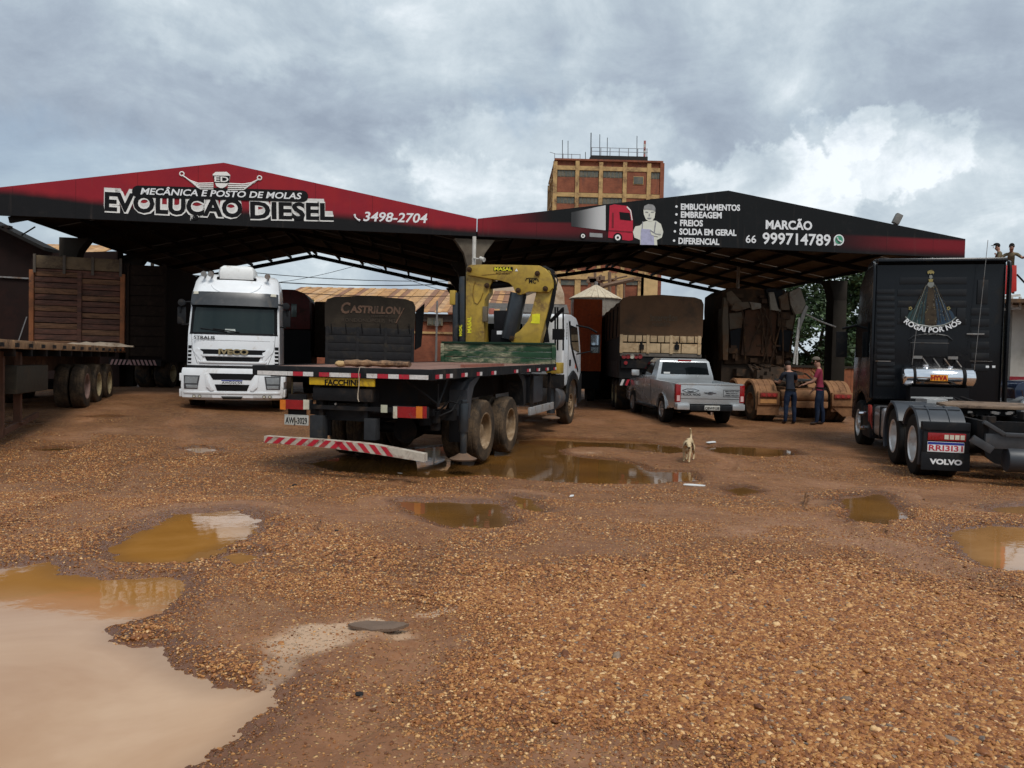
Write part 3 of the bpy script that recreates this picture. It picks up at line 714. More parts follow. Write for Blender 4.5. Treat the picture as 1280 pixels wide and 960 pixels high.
# printed gables: colour is flat print on the sheet
def gable_mat(name, left):
    m_ = bpy.data.materials.new(name); m_.use_nodes = True; t = NT(m_.node_tree); b = t.n['Principled BSDF']
    oc = t.add('ShaderNodeTexCoord').outputs['Object']; x, y, z = t.sep(oc)[:3]
    if left:   # x along the fascia from the valley (0) to the left end (-12.5), z height above root
        line = t.math('ADD', t.math('MULTIPLY', t.smooth(x, -12.4, -8.8), -.22), 5.80)
        line = t.math('ADD', line, t.math('MULTIPLY', t.smooth(x, -4.2, 0), -.22))
        f = t.smooth(t.math('SUBTRACT', z, line), -.10, .16)
        c = t.mix(f, (.009, .009, .010), (.25, .016, .026))
        c = t.mix(t.math('MULTIPLY', f, t.smooth(t.noise(oc, 1.2, 4), .45, .7)), c, (.29, .018, .024))
    else:
        q = t.smooth(z, 5.18, 5.5)
        top = t.math('SUBTRACT', 1.0, t.smooth(z, 5.52, 5.74))
        f1 = t.math('MULTIPLY', t.math('SUBTRACT', 1.0, t.smooth(x, 1.0, 5.2)), t.math('MULTIPLY', q, t.math('SUBTRACT', 1.0, t.smooth(t.math('SUBTRACT', z, t.math('MULTIPLY', x, .03)), 5.58, 5.66))))
        f2 = t.math('MULTIPLY', t.smooth(x, 10.0, 14.2), t.math('MULTIPLY', q, t.math('SUBTRACT', 1.0, t.smooth(z, 5.68, 5.78))))
        f3 = t.math('MULTIPLY', t.math('SUBTRACT', 1.0, t.smooth(x, 0, 2.2)), q)
        f = t.math('MAXIMUM', t.math('MAXIMUM', t.math('MULTIPLY', f1, .5), t.math('MULTIPLY', f2, .62)), t.math('MULTIPLY', f3, .75))
        c = t.mix(f, (.007, .008, .009), (.26, .014, .024))
    c = t.mix(t.math('MULTIPLY', t.smooth(t.noise(oc, 2.2, 6, .7), .55, .8), .25), c, (.07, .05, .045))
    c = t.mix(t.math('MULTIPLY', t.smooth(t.noise(t.vmath('MULTIPLY', oc, (7, 7, .5)), 1.0, 5, .6), .58, .75), .22), c, (.10, .075, .06))
    sm = t.smooth(t.math('ABSOLUTE', t.math('SUBTRACT', t.math('FRACT', t.math('DIVIDE', t.math('ADD', x, 50), 1.52)), .5)), .4925, .498)
    c = t.mix(t.math('MULTIPLY', sm, .45), c, (.004, .004, .004))
    t.setin(b, 'Base Color', c); b.inputs['Roughness'].default_value = .62; b.inputs['Specular IOR Level'].default_value = .14
    t.link(t.bump(t.noise(oc, 1.4, 3), .25, .05), b.inputs['Normal'])
    return m_
ang = math.atan2(2.0, 14.77)
shedL = thing('open_shed', 'wide open shed under a red and black gable sign with a springs workshop name', 'shed', (Vv.x, Vv.y, 0), ang, group=None)
shedR = thing('open_shed', 'wide open shed under a black gable sign showing a red lorry and a mechanic', 'shed', (Vv.x, Vv.y, 0), ang)
G0 = .24
def lx(o, p): return (wm(o).inverted() @ Vector(p)).x
xA, xE = lx(shedL, AL), lx(shedL, EL); xa, xe = lx(shedR, AR), lx(shedR, ER)
ZB, ZV, ZA = 5.20, 5.69, 6.85
TH = .12
zE = ZV + (ZA - ZV) * (1 - (xA - xE) / (xA - 0) * -1 * -1) if False else ZA - (xA - xE) * .171
mb = MB(); mb.prism([(xE, 0, ZB), (-.015, 0, ZB), (-.015, 0, ZV), (xA, 0, ZA), (xE, 0, zE)], (0, TH, 0)); mb.build('gable_sign', gable_mat('red_black_print', True), shedL, smooth=20)
mb = MB(); mb.prism([(.015, 0, ZB), (xe, 0, ZB), (xe, 0, 5.78), (xa, 0, ZA), (.015, 0, ZV)], (0, TH, 0)); mb.build('gable_sign', gable_mat('black_print', False), shedR, smooth=20)
# roofs: sheets laid from front to back
def W(o, x, y, z): return wm(o) @ Vector((x, y, z))
NB = BACK
def roof(o, xs_pair, m_in, ztop, depth, eave_z, apex_z, sheets, purl, rafs):
    """one pitch from x0 (eave) to x1 (apex): separate sheets, purlins, rafters"""
    x0, x1 = xs_pair
    p0 = W(o, x0, TH + .01, 0); p1 = W(o, x1, TH + .01, 0)
    for k in range(sheets):
        a, b_ = k / sheets, (k + 1) / sheets - .002
        q = [p0 + NB * depth * a, p1 + NB * depth * a, p1 + NB * depth * b_, p0 + NB * depth * b_]
        zz = [eave_z, apex_z, apex_z, eave_z]; dz = .012 * (k % 2)
        pts = [Vector((u.x, u.y, z_ + dz)) for u, z_ in zip(q, zz)]
        mb = MB(); mb.prism(pts, (0, 0, .035)); slat('roof_sheet', mb, m_in, o, smooth=10)
    for k in range(purl + 1):
        f = (k + .15) / (purl + .3); u = p0.lerp(p1, f); z_ = eave_z + (apex_z - eave_z) * f - .075
        mb = MB(); mb.bar((u.x, u.y, z_), (u.x + NB.x * depth, u.y + NB.y * depth, z_), .07, .11); slat('purlin', mb, M_truss, o)
    for k in range(rafs + 1):
        f = k / rafs; a = p0 + NB * (depth - .3) * f + NB * .12; c = p1 + NB * (depth - .3) * f + NB * .12
        mb = MB(); zc = .22
        mb.bar((a.x, a.y, eave_z - zc), (c.x, c.y, apex_z - zc), .09, .16); slat('rafter', mb, M_truss, o)
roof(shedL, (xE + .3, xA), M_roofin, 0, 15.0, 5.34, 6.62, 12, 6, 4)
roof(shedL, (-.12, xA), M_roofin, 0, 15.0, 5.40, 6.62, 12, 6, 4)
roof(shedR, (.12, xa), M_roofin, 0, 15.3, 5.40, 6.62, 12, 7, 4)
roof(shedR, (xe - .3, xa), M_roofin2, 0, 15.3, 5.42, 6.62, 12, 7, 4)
mb = MB(); g0 = W(shedL, -.0, .2, 0); g1 = g0 + NB * 15; mb.bar((g0.x, g0.y, 5.28), (g1.x, g1.y, 5.28), .55, .16); slat('valley_gutter', mb, M_truss, shedL)
# row of columns with flared heads
def column(o, x, tdist, m_, w=.42, flare=True, h=5.15, name='column', fl=2.9, fr=2.9):
    p = W(o, x, .35, 0) + NB * tdist; z0 = tz(p.x, p.y) - .1
    mb = MB(); e = Vector((math.cos(ang), math.sin(ang), 0)); f = Vector((-e.y, e.x, 0))
    def q(a, b, z): r_ = p + e * a + f * b; return Vector((r_.x, r_.y, z))
    hw = w / 2
    mb.rings([[q(-hw, -hw, z0), q(hw, -hw, z0), q(hw, hw, z0), q(-hw, hw, z0)], [q(-hw, -hw, h - .75), q(hw, -hw, h - .75), q(hw, hw, h - .75), q(-hw, hw, h - .75)]])
    if flare: mb.rings([[q(-hw, -hw, h - .75), q(hw, -hw, h - .75), q(hw, hw, h - .75), q(-hw, hw, h - .75)], [q(-hw * (1 + (fl - 1) * .25), -hw, h - .4), q(hw * (1 + (fr - 1) * .25), -hw, h - .4), q(hw * (1 + (fr - 1) * .25), hw, h - .4), q(-hw * (1 + (fl - 1) * .25), hw, h - .4)], [q(-hw * fl, -hw, h), q(hw * fr, -hw, h), q(hw * fr, hw, h), q(-hw * fl, hw, h)]])
    else: mb.rings([[q(-hw, -hw, h - .75), q(hw, -hw, h - .75), q(hw, hw, h - .75), q(-hw, hw, h - .75)], [q(-hw, -hw, h), q(hw, -hw, h), q(hw, hw, h), q(-hw, hw, h)]])
    return mb.build(name, m_, o, world=True, bevel=.02)
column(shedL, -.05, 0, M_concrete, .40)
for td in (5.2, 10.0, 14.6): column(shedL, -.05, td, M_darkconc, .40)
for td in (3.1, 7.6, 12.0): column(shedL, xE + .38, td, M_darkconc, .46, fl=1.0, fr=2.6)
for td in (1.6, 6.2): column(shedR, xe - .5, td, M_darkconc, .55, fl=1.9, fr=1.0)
column(shedR, (xe + xa) / 2 + .2, 8.5, M_pipewhite, .11, False, 5.95, 'prop_pole')
# white rain pipe and lamp bracket on the valley column
p = at(593, 300, 21.3); mb = MB(); mb.tube([(p.x, 21.25, 5.15), (p.x, 21.25, 4.0), (p.x, 21.25, .2)], .055, 10); slat('rain_pipe', mb, M_pipewhite, shedL)
mb = MB(); mb.tube([(p.x, 21.2, 4.55), (p.x + .18, 21.0, 4.5)], .02, 8); mb.cyl((p.x + .18, 21.0, 4.53), (p.x + .30, 20.9, 4.47), .05, .06); slat('lamp_bracket', mb, M_pipewhite, shedL)
# ---- lettering of the left gable
def gp(px, py, o=shedL): return onY(o, px, py, 0)
def gt(s_, o, m_, a, b, h, **k):
    return text(s_, o, m_, gp(*a, o), gp(*b, o), h, nrm=(0, -1, 0), **k)
hh = (gp(134, 241).z - gp(134, 262.5).z)
up_steps = [(0.0, q * .048, -.0002 * q) for q in range(1, 9)]
T1 = ('EVOLUÇÃO', (131, 262.5), (303, 271.5)); T2 = ('DIESEL', (313, 272.5), (417, 274.5))
M_edge_w = mat('pale_print', (.74, .73, .70), .6, var=.03); M_edge_s = mat('grey_print', (.60, .59, .57), .6, dirt=(.66, .65, .62), dirt_amt=.5, dscale=2)
for s_, a, b in (T1, T2):
    hgt = hh if s_ == 'EVOLUÇÃO' else gp(330, 253.5).z - gp(330, 273).z
    gt(s_, shedL, M_edge_s, a, b, hgt * .9, bold=.06, off=.002, ext=.004, dup=[(-.004 * q, q * .024, -.0001 * q) for q in range(1, 7)], name='lettering_shadow')
    gt(s_, shedL, M_edge_w, a, b, hgt, bold=.095, off=.008, ext=.004, name='lettering_outline')
    gt(s_, shedL, M_ink, a, b, hgt, bold=.036, off=.014, ext=.004, name='lettering')
# dark rounded band behind the upper line
mb = MB(); A_ = gp(173, 239.5); B_ = gp(378, 245.5); rr = .155
ex = (B_ - A_).normalized(); ez = Vector((0, 0, 1)); pts = []
for k in range(9): an = math.pi / 2 + math.pi * k / 8; pts.append(A_ + ex * rr * math.cos(an) + ez * rr * math.sin(an))
for k in range(9): an = -math.pi / 2 + math.pi * k / 8; pts.append(B_ + ex * rr * math.cos(an) + ez * rr * math.sin(an))
mb.prism([q + Vector((0, -.021, 0)) for q in pts], (0, .006, 0)); mb.build('lettering_band', M_ink, shedL)
gt('MECÂNICA E POSTO DE MOLAS', shedL, M_inkW, (176, 243), (376, 249), gp(300, 239).z - gp(300, 246.5).z, bold=.02, shear=.25, off=.024, ext=.004)
gt('3498-2704', shedL, M_inkW, (454, 276), (533, 278.5), gp(490, 266).z - gp(490, 277).z, bold=.02, shear=.22, off=.004)
mb = MB(); c = gp(443, 268); d_ = gp(450, 276)
mb.tube([c + Vector((0, -.012, 0)), c.lerp(d_, .35) + Vector((-.03, -.012, -.02)), c.lerp(d_, .7) + Vector((-.02, -.012, -.02)), d_ + Vector((0, -.012, 0))], [.035, .022, .022, .035], 8); mb.build('handset_emblem', M_inkW, shedL)
# emblem: shield over leaf springs
mb = MB()
for side, (ex_, ey_) in ((-1, (227.5, 217.5)), (1, (324.5, 222.5))):
    for k in range(4):
        e = gp(ex_ + (-side) * (0 + 5 * k), ey_ + 1.5 + k * 3.2); mid = gp(276 + side * (28 - k * 1), 229.5 + k * 2.3 + (side > 0) * 1); c0 = gp(276 + side * 9, 229 + k * 2.5 + (side > 0) * .6)
        mb.tube([e + Vector((0, -.01, 0)), e.lerp(mid, .5) + Vector((0, -.01, -.035)), mid + Vector((0, -.01, 0)), c0 + Vector((0, -.01, 0))], .019, 6)
    e = gp(ex_, ey_); mb.tube([e + Vector((math.cos(a) * .055, -.01, math.sin(a) * .055)) for a in [i * math.pi / 6 for i in range(12)]] + [e + Vector((.055, -.01, 0))], .017, 6)
mb.build('spring_emblem', M_edge_w, shedL)
mb = MB(); P = lambda a, b_, o=shedL: gp(a, b_, o)
sh = [(266, 218), (270, 215), (284, 215), (288, 219), (287, 227), (283, 233), (277, 236), (271, 233), (268, 227)]
mb.prism([P(*q) + Vector((0, -.020, 0)) for q in sh], (0, .008, 0)); mb.build('shield_emblem', M_edge_w, shedL)
mb = MB(); mb.prism([P(*q) + Vector((0, -.026, 0)) for q in [(266.5, 219.6), (287.5, 220), (286.8, 229), (268.5, 228.6)]], (0, .005, 0)); mb.build('shield_band', M_ink, shedL)
gt('ED', shedL, M_edge_w, (268.5, 227.3), (286, 227.8), P(277, 221).z - P(277, 227.4).z, bold=.02, off=.028)
# ---- right gable print
P = lambda a, b_: gp(a, b_, shedR)
def decal(name, pts, m_, off, o=shedR, t_=.004):
    mb = MB(); mb.prism([gp(a, b_, o) + Vector((0, -off, 0)) for a, b_ in pts], (0, t_, 0)); return mb.build(name, m_, o)
# trailer side fades from black to silver: print
mf = bpy.data.materials.new('fading_silver_print'); mf.use_nodes = True; t = NT(mf.node_tree); b = t.n['Principled BSDF']
x = t.sep(t.add('ShaderNodeTexCoord').outputs['Object'])[0]
t.setin(b, 'Base Color', t.mix(t.smooth(x, P(716, 280).x, P(757, 280).x), (.012, .013, .015), (.50, .50, .50))); b.inputs['Roughness'].default_value = .6
decal('printed_trailer', [(714, 265.5), (757, 256.5), (757, 288), (714, 283)], mf, .006)
decal('printed_trailer_edge', [(757, 256), (762, 255.5), (762, 289.5), (757, 289)], M_ink, .008)
Mpr = mat('print_red', (.42, .012, .035), .6, var=.08); Mprd = mat('print_dark_red', (.16, .006, .014), .6); Mpg = mat('print_grey', (.26, .26, .26), .6); Mpp = mat('print_pale_skin', (.62, .62, .54), .6, var=.02); Mpb = mat('print_lilac', (.36, .36, .50), .6); Mpl = mat('print_line_grey', (.22, .22, .24), .6)
decal('printed_cab', [(762, 257), (768, 255.5), (784, 257.5), (789, 263), (791, 275), (791, 300), (786, 301), (760, 297), (761, 285)], Mpr, .010)
decal('printed_cab_window', [(774, 265), (787, 266.5), (788.5, 276), (775, 274.5)], M_ink, .016)
decal('printed_cab_pillar', [(765, 266), (767, 266), (767, 285), (764.5, 285)], Mprd, .016)
decal('printed_cab_skirt', [(761, 287.5), (790, 289.5), (790, 291), (761, 289)], Mprd, .016)
decal('printed_cab_highlight', [(784, 258), (788.5, 262.5), (790.5, 275), (789.5, 275.5), (787.5, 264), (783, 259)], M_edge_w, .016)
decal('printed_fuel_tank', [(737, 291), (753, 292), (753, 297), (737, 296)], Mpg, .008)
def disc(name, cx_, cy_, r_, m_, off, o=shedR, n=20):
    c = gp(cx_, cy_, o); mb = MB(); mb.prism([c + Vector((math.cos(2 * math.pi * i / n) * r_, -off, math.sin(2 * math.pi * i / n) * r_)) for i in range(n)], (0, .004, 0)); return mb.build(name, m_, o)
for cx_, cy_, s_ in ((728.5, 295, .8), (772, 297, 1.15)):
    disc('printed_tyre', cx_, cy_, .115 * s_, M_ink, .018); disc('printed_rim', cx_, cy_, .072 * s_, M_edge_w, .024); disc('printed_hub', cx_, cy_, .03 * s_, M_ink, .030)
decal('printed_mechanic_body', [(800, 282), (804, 277.5), (812, 275.5), (820, 276), (826, 280), (829, 290), (827, 297), (821, 300), (821.5, 306.5), (800, 306), (800, 300), (793, 297), (791, 290), (794, 283)], Mpp, .010)
decal('printed_mechanic_head', [(804, 262), (806, 258), (812, 256), (818, 258), (819, 265), (818, 272), (815, 276.5), (811, 277), (807, 274), (804.5, 268)], Mpp, .016)
decal('printed_mechanic_cap', [(804, 262.5), (805, 257.5), (810, 255.2), (816, 256), (819, 260), (818.8, 265), (816.5, 263), (808, 262)], Mpg, .022)
decal('printed_mechanic_overalls', [(801.5, 286), (813, 287), (817, 293), (817.5, 306.3), (800.5, 306), (800.8, 292)], Mpb, .018)
for a in ([(802.5, 277), (803.5, 276.6), (803, 286), (802, 286)], [(819, 277), (820, 277.3), (818, 292), (816.6, 291)], [(806.5, 264.6), (810, 264.9), (810, 265.8), (806.5, 265.5)], [(813.5, 264.9), (817, 264.6), (817, 265.5), (813.5, 265.8)], [(808.5, 272.2), (814.5, 272.4), (812.5, 273.8), (810, 273.6)], [(811, 267), (811.8, 267), (811.9, 270.4), (810.6, 270.4)]):
    decal('printed_mechanic_line', a, Mpl, .026)
decal('printed_mechanic_arm', [(812, 288), (820, 284), (826, 287), (822, 296), (814, 294)], Mpp, .024)
decal('printed_mechanic_arm_line', [(812, 288.4), (813, 287.6), (819.5, 292), (826, 292.6), (826, 293.4), (819, 293)], Mpl, .030)
rows = [('EMBUCHAMENTOS', 851, 262.0, 925, 263.4), ('EMBREAGEM', 851, 271.8, 902, 272.8), ('FREIOS', 850, 282.2, 878.5, 282.8), ('SOLDA EM GERAL', 849, 293.0, 920.5, 294.6), ('DIFERENCIAL', 848, 304.6, 899, 306.0)]
for s_, x0, y0, x1, y1 in rows:
    gt(s_, shedR, M_inkW, (x0, y0), (x1, y1), P(850, y0 - 7.2).z - P(850, y0).z, bold=.035, off=.003)
    c = P(x0 - 5.5, y0 - 3.8); disc('bullet_mark', x0 - 5.5, y0 - 3.8, .035, M_inkW, .006)
gt('MARCÃO', shedR, M_inkW, (957, 285.8), (1015, 287.2), P(960, 275.6).z - P(960, 285.8).z, bold=.035, off=.003)
gt('66', shedR, M_inkW, (932, 303.3), (945, 303.7), P(940, 294).z - P(940, 303.3).z, bold=.012, off=.003)
gt('999714789', shedR, M_inkW, (953, 304.5), (1038, 307), P(960, 291).z - P(960, 304.5).z, bold=.02, off=.003)
Mgr = mat('print_green', (.06, .26, .16), .6)
disc('bubble_emblem_ring', 1048.5, 300, .165, M_inkW, .006); disc('bubble_emblem', 1048.5, 299.8, .125, Mgr, .012)
decal('bubble_emblem_tail', [(1042.5, 301), (1047, 306), (1042.6, 307)], M_inkW, .006)
mb = MB(); c = P(1045.8, 297); d_ = P(1051, 302.5); mb.tube([c + Vector((0, -.022, 0)), c.lerp(d_, .4) + Vector((-.02, -.022, -.025)), d_ + Vector((0, -.022, 0))], [.028, .018, .028], 8); mb.build('handset_emblem', M_inkW, shedR)
# small flood lamp and bracket sitting on the right gable
fl = thing('flood_lamp', 'small tilted flood lamp on top of the black gable near its right end', 'lamp', tuple(at(1116, 285, 23.4)))
mb = MB(); q = fl.location; mb.tube([(0, 0, -.06), (.02, 0, .10), (.06, 0, .2)], .025, 6); mb.cbox((-.02, 0, .02), (.12, .1, .09)); mb.build('bracket', M_steel, fl)
mb = MB(); Mx = Matrix.Rotation(R(25), 4, 'Y'); mb.box(-.10, .10, -.08, .08, .10, .42, Mx @ Matrix.Translation((0, 0, .04))); mb.build('lamp_head', mat('dull_grey_metal', (.16, .155, .145), .6), fl, bevel=.03)

# ------------------------------------------------------------------ background buildings
def brick_mat(name, c1, c2, cm, sc):
    m_ = bpy.data.materials.new(name); m_.use_nodes = True; t = NT(m_.node_tree); b = t.n['Principled BSDF']
    oc = t.add('ShaderNodeTexCoord').outputs['Object']; x, y, z = t.sep(oc)[:3]
    br = t.add('ShaderNodeTexBrick'); t.setin(br, 'Vector', t.comb(t.math('ADD', x, y), z, 0)); br.inputs['Scale'].default_value = sc
    br.inputs['Color1'].default_value = (*c1, 1); br.inputs['Color2'].default_value = (*c2, 1); br.inputs['Mortar'].default_value = (*cm, 1); br.inputs['Mortar Size'].default_value = .012
    f = t.smooth(t.noise(oc, .35, 8, .7, .5), .42, .68)
    st = t.smooth(t.noise(t.vmath('MULTIPLY', oc, (2, 2, .25)), .8, 6, .7), .5, .72)
    c = t.mix(f, br.outputs[0], t.vmath('MULTIPLY', br.outputs[0], (.55, .5, .5)))
    c = t.mix(t.math('MULTIPLY', st, .55), c, (.06, .035, .03))
    t.setin(b, 'Base Color', c); b.inputs['Roughness'].default_value = .9; return m_
M_brick = brick_mat('weathered_orange_brick', (.27, .082, .038), (.21, .060, .028), (.20, .10, .06), 2.4)
M_beam = mat('ochre_concrete_frame', (.46, .30, .13), .85, dirt=(.16, .09, .05), dirt_amt=.65, dscale=.6)
M_win = mat('grimy_louvre_glass', (.07, .075, .06), .4, dirt=(.16, .13, .09), dirt_amt=.6, dscale=1.1)
M_winf = mat('window_louvre_frame', (.18, .15, .10), .7, dirt=(.08, .06, .04), dirt_amt=.5)
tower = thing('brick_tower', 'tall derelict orange brick tower with ochre concrete frame and roof railings', 'building', (at(692, 300, 94).x, 94, .24), R(.8))
TX = [0.0]; 
for px in (721.5, 751, 781, 811, 827.5): TX.append(onY(tower, px, 225, 0).x)
rows_z = [onY(tower, 700, yy, 0).z for yy in (199, 209, 242.5)]
st_h = rows_z[1] - rows_z[2]; top = rows_z[0]; b1 = rows_z[1]
levels = [b1 - st_h * k for k in range(0, 8)]
DEP = 13.0; Wd = TX[-1]
mb = MB(); mb.box(.05, Wd - .05, .3, DEP, 0, top - .1); mb.build('wall', M_brick, tower)
for k in range(5):
    for j in range(len(levels)):
        zt = levels[j] - .28; zb = (levels[j + 1] + .28) if j + 1 < len(levels) else 0
        if zt <= .5: continue
        wz = .85; x0, x1 = TX[k] + .28, TX[k + 1] - .28
        has = k != 3
        mb = MB(); mb.box(x0, x1, .08, .32, zb, zt - (wz if has else 0)); mb.build('brick_panel', M_brick, tower)
        if has:
            f = MB(); f.box(x0, x1, .16, .30, zt - wz, zt); wo = f.build('window', M_winf, tower)
            nn = 5 if k < 4 else 3
            for q in range(nn):
                a = x0 + (x1 - x0) * q / nn + .05; c = x0 + (x1 - x0) * (q + 1) / nn - .05
                if j < 3:
                    g = MB(); g.box(a, c, .11, .15, zt - wz + .08, zt - .08); g.build('pane', M_win, wo)
        elif j < 3:
            f = MB(); f.box(x0 + .75, x1 - .35, .02, .30, zb + 1.1, zb + 2.1); wo = f.build('window', M_beam, tower)
            g = MB(); g.box(x0 + .82, x1 - .42, -.03, .015, zb + 1.18, zb + 2.03); g.build('pane', M_win, wo)
for j, z_ in enumerate(levels):
    if z_ < .6: continue
    for k in range(5):
        mb = MB(); mb.box(TX[k] + .22, TX[k + 1] - .22, 0, .35, z_ - .28, z_ + .22); mb.build('beam', M_beam, tower)
    mb = MB(); mb.box(-.12, .06, .3, DEP, z_ - .28, z_ + .22); mb.build('beam', M_beam, tower)
for k, x_ in enumerate(TX):
    mb = MB(); mb.box(x_ - .24, x_ + .24, -.06, .36, 0, top - .25 + .1 * (k % 2)); mb.build('column', M_beam if k < 5 else M_brick, tower)
for y_ in (4.3, 8.6, 12.8): mb = MB(); mb.box(-.18, .05, y_ - .24, y_ + .24, 0, top - .3); mb.build('column', M_beam, tower)
mb = MB(); mb.box(-.1, Wd + .1, -.02, DEP, top - .1, top + .12); mb.build('parapet', M_brick, tower)
sx0, sx1 = onY(tower, 738, 196, 1).x, onY(tower, 809, 198, 1).x
M_dk = mat('dark_roof_slab', (.03, .028, .026), .8)
mb = MB(); mb.box(sx0, sx1, .6, 9, top + .12, top + .75); mb.build('roof_slab', M_dk, tower)
mb = MB()
for i in range(7): x_ = sx0 + .1 + (sx1 - sx0 - .2) * i / 6; mb.box(x_ - .045, x_ + .045, .7, .79, top + .75, top + 1.75)
for z_ in (1.25, 1.70): mb.box(sx0, sx1, .71, .77, top + z_, top + z_ + .05)
mb.build('roof_railing', mat('grey_rail_paint', (.22, .23, .25), .6), tower)
mb = MB()
for i in range(4): x_ = -.1 + 3.1 * i / 3; mb.box(x_ - .035, x_ + .035, .2, .28, top + .12, top + .75)
mb.box(-.1, 3.0, .2, .25, top + .65, top + .70); mb.bar((-.7, .3, top + .9), (-.1, .3, top + .75), .05, .05); mb.build('roof_railing', mat('grey_rail_paint', (.22, .23, .25), .6), tower)
for px, ya in ((738.5, 166), (749.5, 168), (759, 172), (796, 170), (703, 175), (710, 176), (732, 190)):
    q0 = onY(tower, px, 200, .8); mb = MB(); mb.tube([(q0.x, .8, top + .1), (q0.x - .05, .8, onY(tower, px, ya, .8).z)], .04 if px != 738.5 else .06, 5); mb.build('antenna', M_truss, tower)
q0 = onY(tower, 805.5, 198, .9); zt = onY(tower, 805.5, 176, .9).z
for i in range(5):
    mb = MB(); a = top + .7 + (zt - top - .7) * i / 5; c = top + .7 + (zt - top - .7) * (i + 1) / 5; mb.box(q0.x - .12, q0.x + .12, .8, 1.0, a, c - .002); mb.build('mast_segment', mat('faded_mast_red', (.33, .12, .11), .6) if i % 2 == 0 else M_creamwall, tower)
# low annexe at the foot of the tower
ax = thing('brick_annexe', 'low brick mill block with ochre columns at the foot of the tower', 'building', (at(706, 400, 74).x, 74, .24))
AX1 = onY(ax, 801, 360, 0).x; AXc = onY(ax, 822, 360, 0).x; az = onY(ax, 750, 338, 0).z
mb = MB(); mb.box(-4, AX1, .2, 8, 0, az); mb.build('wall', M_brick, ax)
mb = MB(); mb.box(AX1, AXc, .0, 7, 0, onY(ax, 810, 347, 0).z); mb.build('plaster_wall', mat('ochre_plaster', (.50, .34, .16), .8, dirt=(.3, .18, .09), dirt_amt=.4, dscale=.5), ax)
for px in (697, 722, 757, 775, 801): x_ = onY(ax, px, 360, 0).x; mb = MB(); mb.box(x_ - .28, x_ + .28, 0, .2, 0, az); mb.build('column', M_beam, ax)
for yy in (345,): z_ = onY(ax, 740, yy, 0).z; mb = MB(); mb.box(-4, AX1, -.05, -.002, z_ - .35, z_ + .35); mb.build('beam', M_beam, ax)
for a, c in ((700, 718), (725, 735), (783, 797)): xa_, xc_ = onY(ax, a, 360, 0).x, onY(ax, c, 360, 0).x; mb = MB(); mb.box(xa_, xc_, .1, .199, onY(ax, a, 356, 0).z, onY(ax, a, 350 if a != 783 else 349, 0).z); mb.build('window', M_win, ax)
# conveyors and pipes
cv = thing('grain_conveyor', 'tangle of rusty conveyor pipes in front of the brick mill', 'conveyor', (at(745, 400, 66).x, 66, .24))
def cvp(px, py): return onY(cv, px, py, 0)
mb = MB()
for a, c, r_ in (((744, 335), (744, 372), .12), ((762, 340), (762, 376), .16), ((738, 352), (752, 344), .1), ((735, 346), (750, 358), .1), ((752, 358), (792, 349), .22), ((752, 352), (784, 345), .08), ((770, 345), (770, 376), .08), ((780, 350), (780, 376), .08)):
    mb.tube([cvp(*a), cvp(*c)], r_, 6)
for i in range(9): q = cvp(737 + random.random() * 16, 346 + random.random() * 12); mb.cbox(q, (.5, .4, .35))
mb.build('pipework', mat('rusty_pipework', (.16, .10, .065), .8), cv)
# silo with a conical cap
si = thing('grain_silo', 'squat grey silo with a pale conical roof', 'silo', (at(744, 400, 55).x, 55, .24))
zc0 = onY(si, 744, 374.5, 0).z; zc1 = onY(si, 744, 356.5, 0).z; rs = onY(si, 778, 375, 0).x
mb = MB(); mb.cyl((0, 0, 0), (0, 0, zc0 + .02), rs * .93, n=40); mb.build('drum', mat('grey_silo_steel', (.20, .18, .15), .7, dirt=(.1, .07, .05), dirt_amt=.5), si)
for i in range(24):
    a0, a1 = 2 * math.pi * i / 24, 2 * math.pi * (i + .94) / 24
    mb = MB(); mb.add([(rs * math.cos(a0), rs * math.sin(a0), zc0), (rs * math.cos(a1), rs * math.sin(a1), zc0), (.05 * math.cos(a1), .05 * math.sin(a1), zc1), (rs * math.cos(a0), rs * math.sin(a0), zc0 + .05), (rs * math.cos(a1), rs * math.sin(a1), zc0 + .05), (.05 * math.cos(a1), .05 * math.sin(a1), zc1 + .05)], [(0, 2, 1), (3, 4, 5), (0, 1, 4, 3), (1, 2, 5, 4), (2, 0, 3, 5)])
    mb.build('roof_panel', mat('pale_cone_sheet', (.50, .42, .30), .6, dirt=(.25, .16, .1), dirt_amt=.4), si)
mb = MB(); mb.cyl((0, 0, zc1 - .05), (0, 0, zc1 + .25), .12, n=8); mb.build('cap', M_steel, si)
# barrel-roofed store whose curved end shows left of the silo
ba = thing('barrel_roof_store', 'pale barrel-roofed store behind the yellow crane', 'building', (at(650, 400, 62).x, 62, .24))
pts = [onY(ba, *q, 0) for q in ((560, 380), (560, 352), (600, 343), (640, 336), (672, 334), (684, 338), (694, 346), (701, 356), (705, 367), (706, 380))]
mb = MB(); mb.prism(pts, (0, 9, 0)); mb.build('barrel_roof', mat('pale_barrel_sheet', (.55, .42, .30), .6, dirt=(.3, .2, .12), dirt_amt=.4, dscale=.4), ba, smooth=20)
q1 = onY(ba, 560, 380, 0); q2 = onY(ba, 706, 380, 0); mb = MB(); mb.box(q1.x, q2.x, .1, 9, 0, min(q1.z, q2.z) + .02); mb.build('wall', M_brick, ba)
lt = thing('lean_to_roof', 'long low grey fibre roof in front of the barrel-roofed store', 'roof', (at(660, 400, 50).x, 50, .24))
q1 = onY(lt, 590, 375.5, 0); q2 = onY(lt, 712, 378, 0); q3 = onY(lt, 600, 390, 0)
n_ = 14
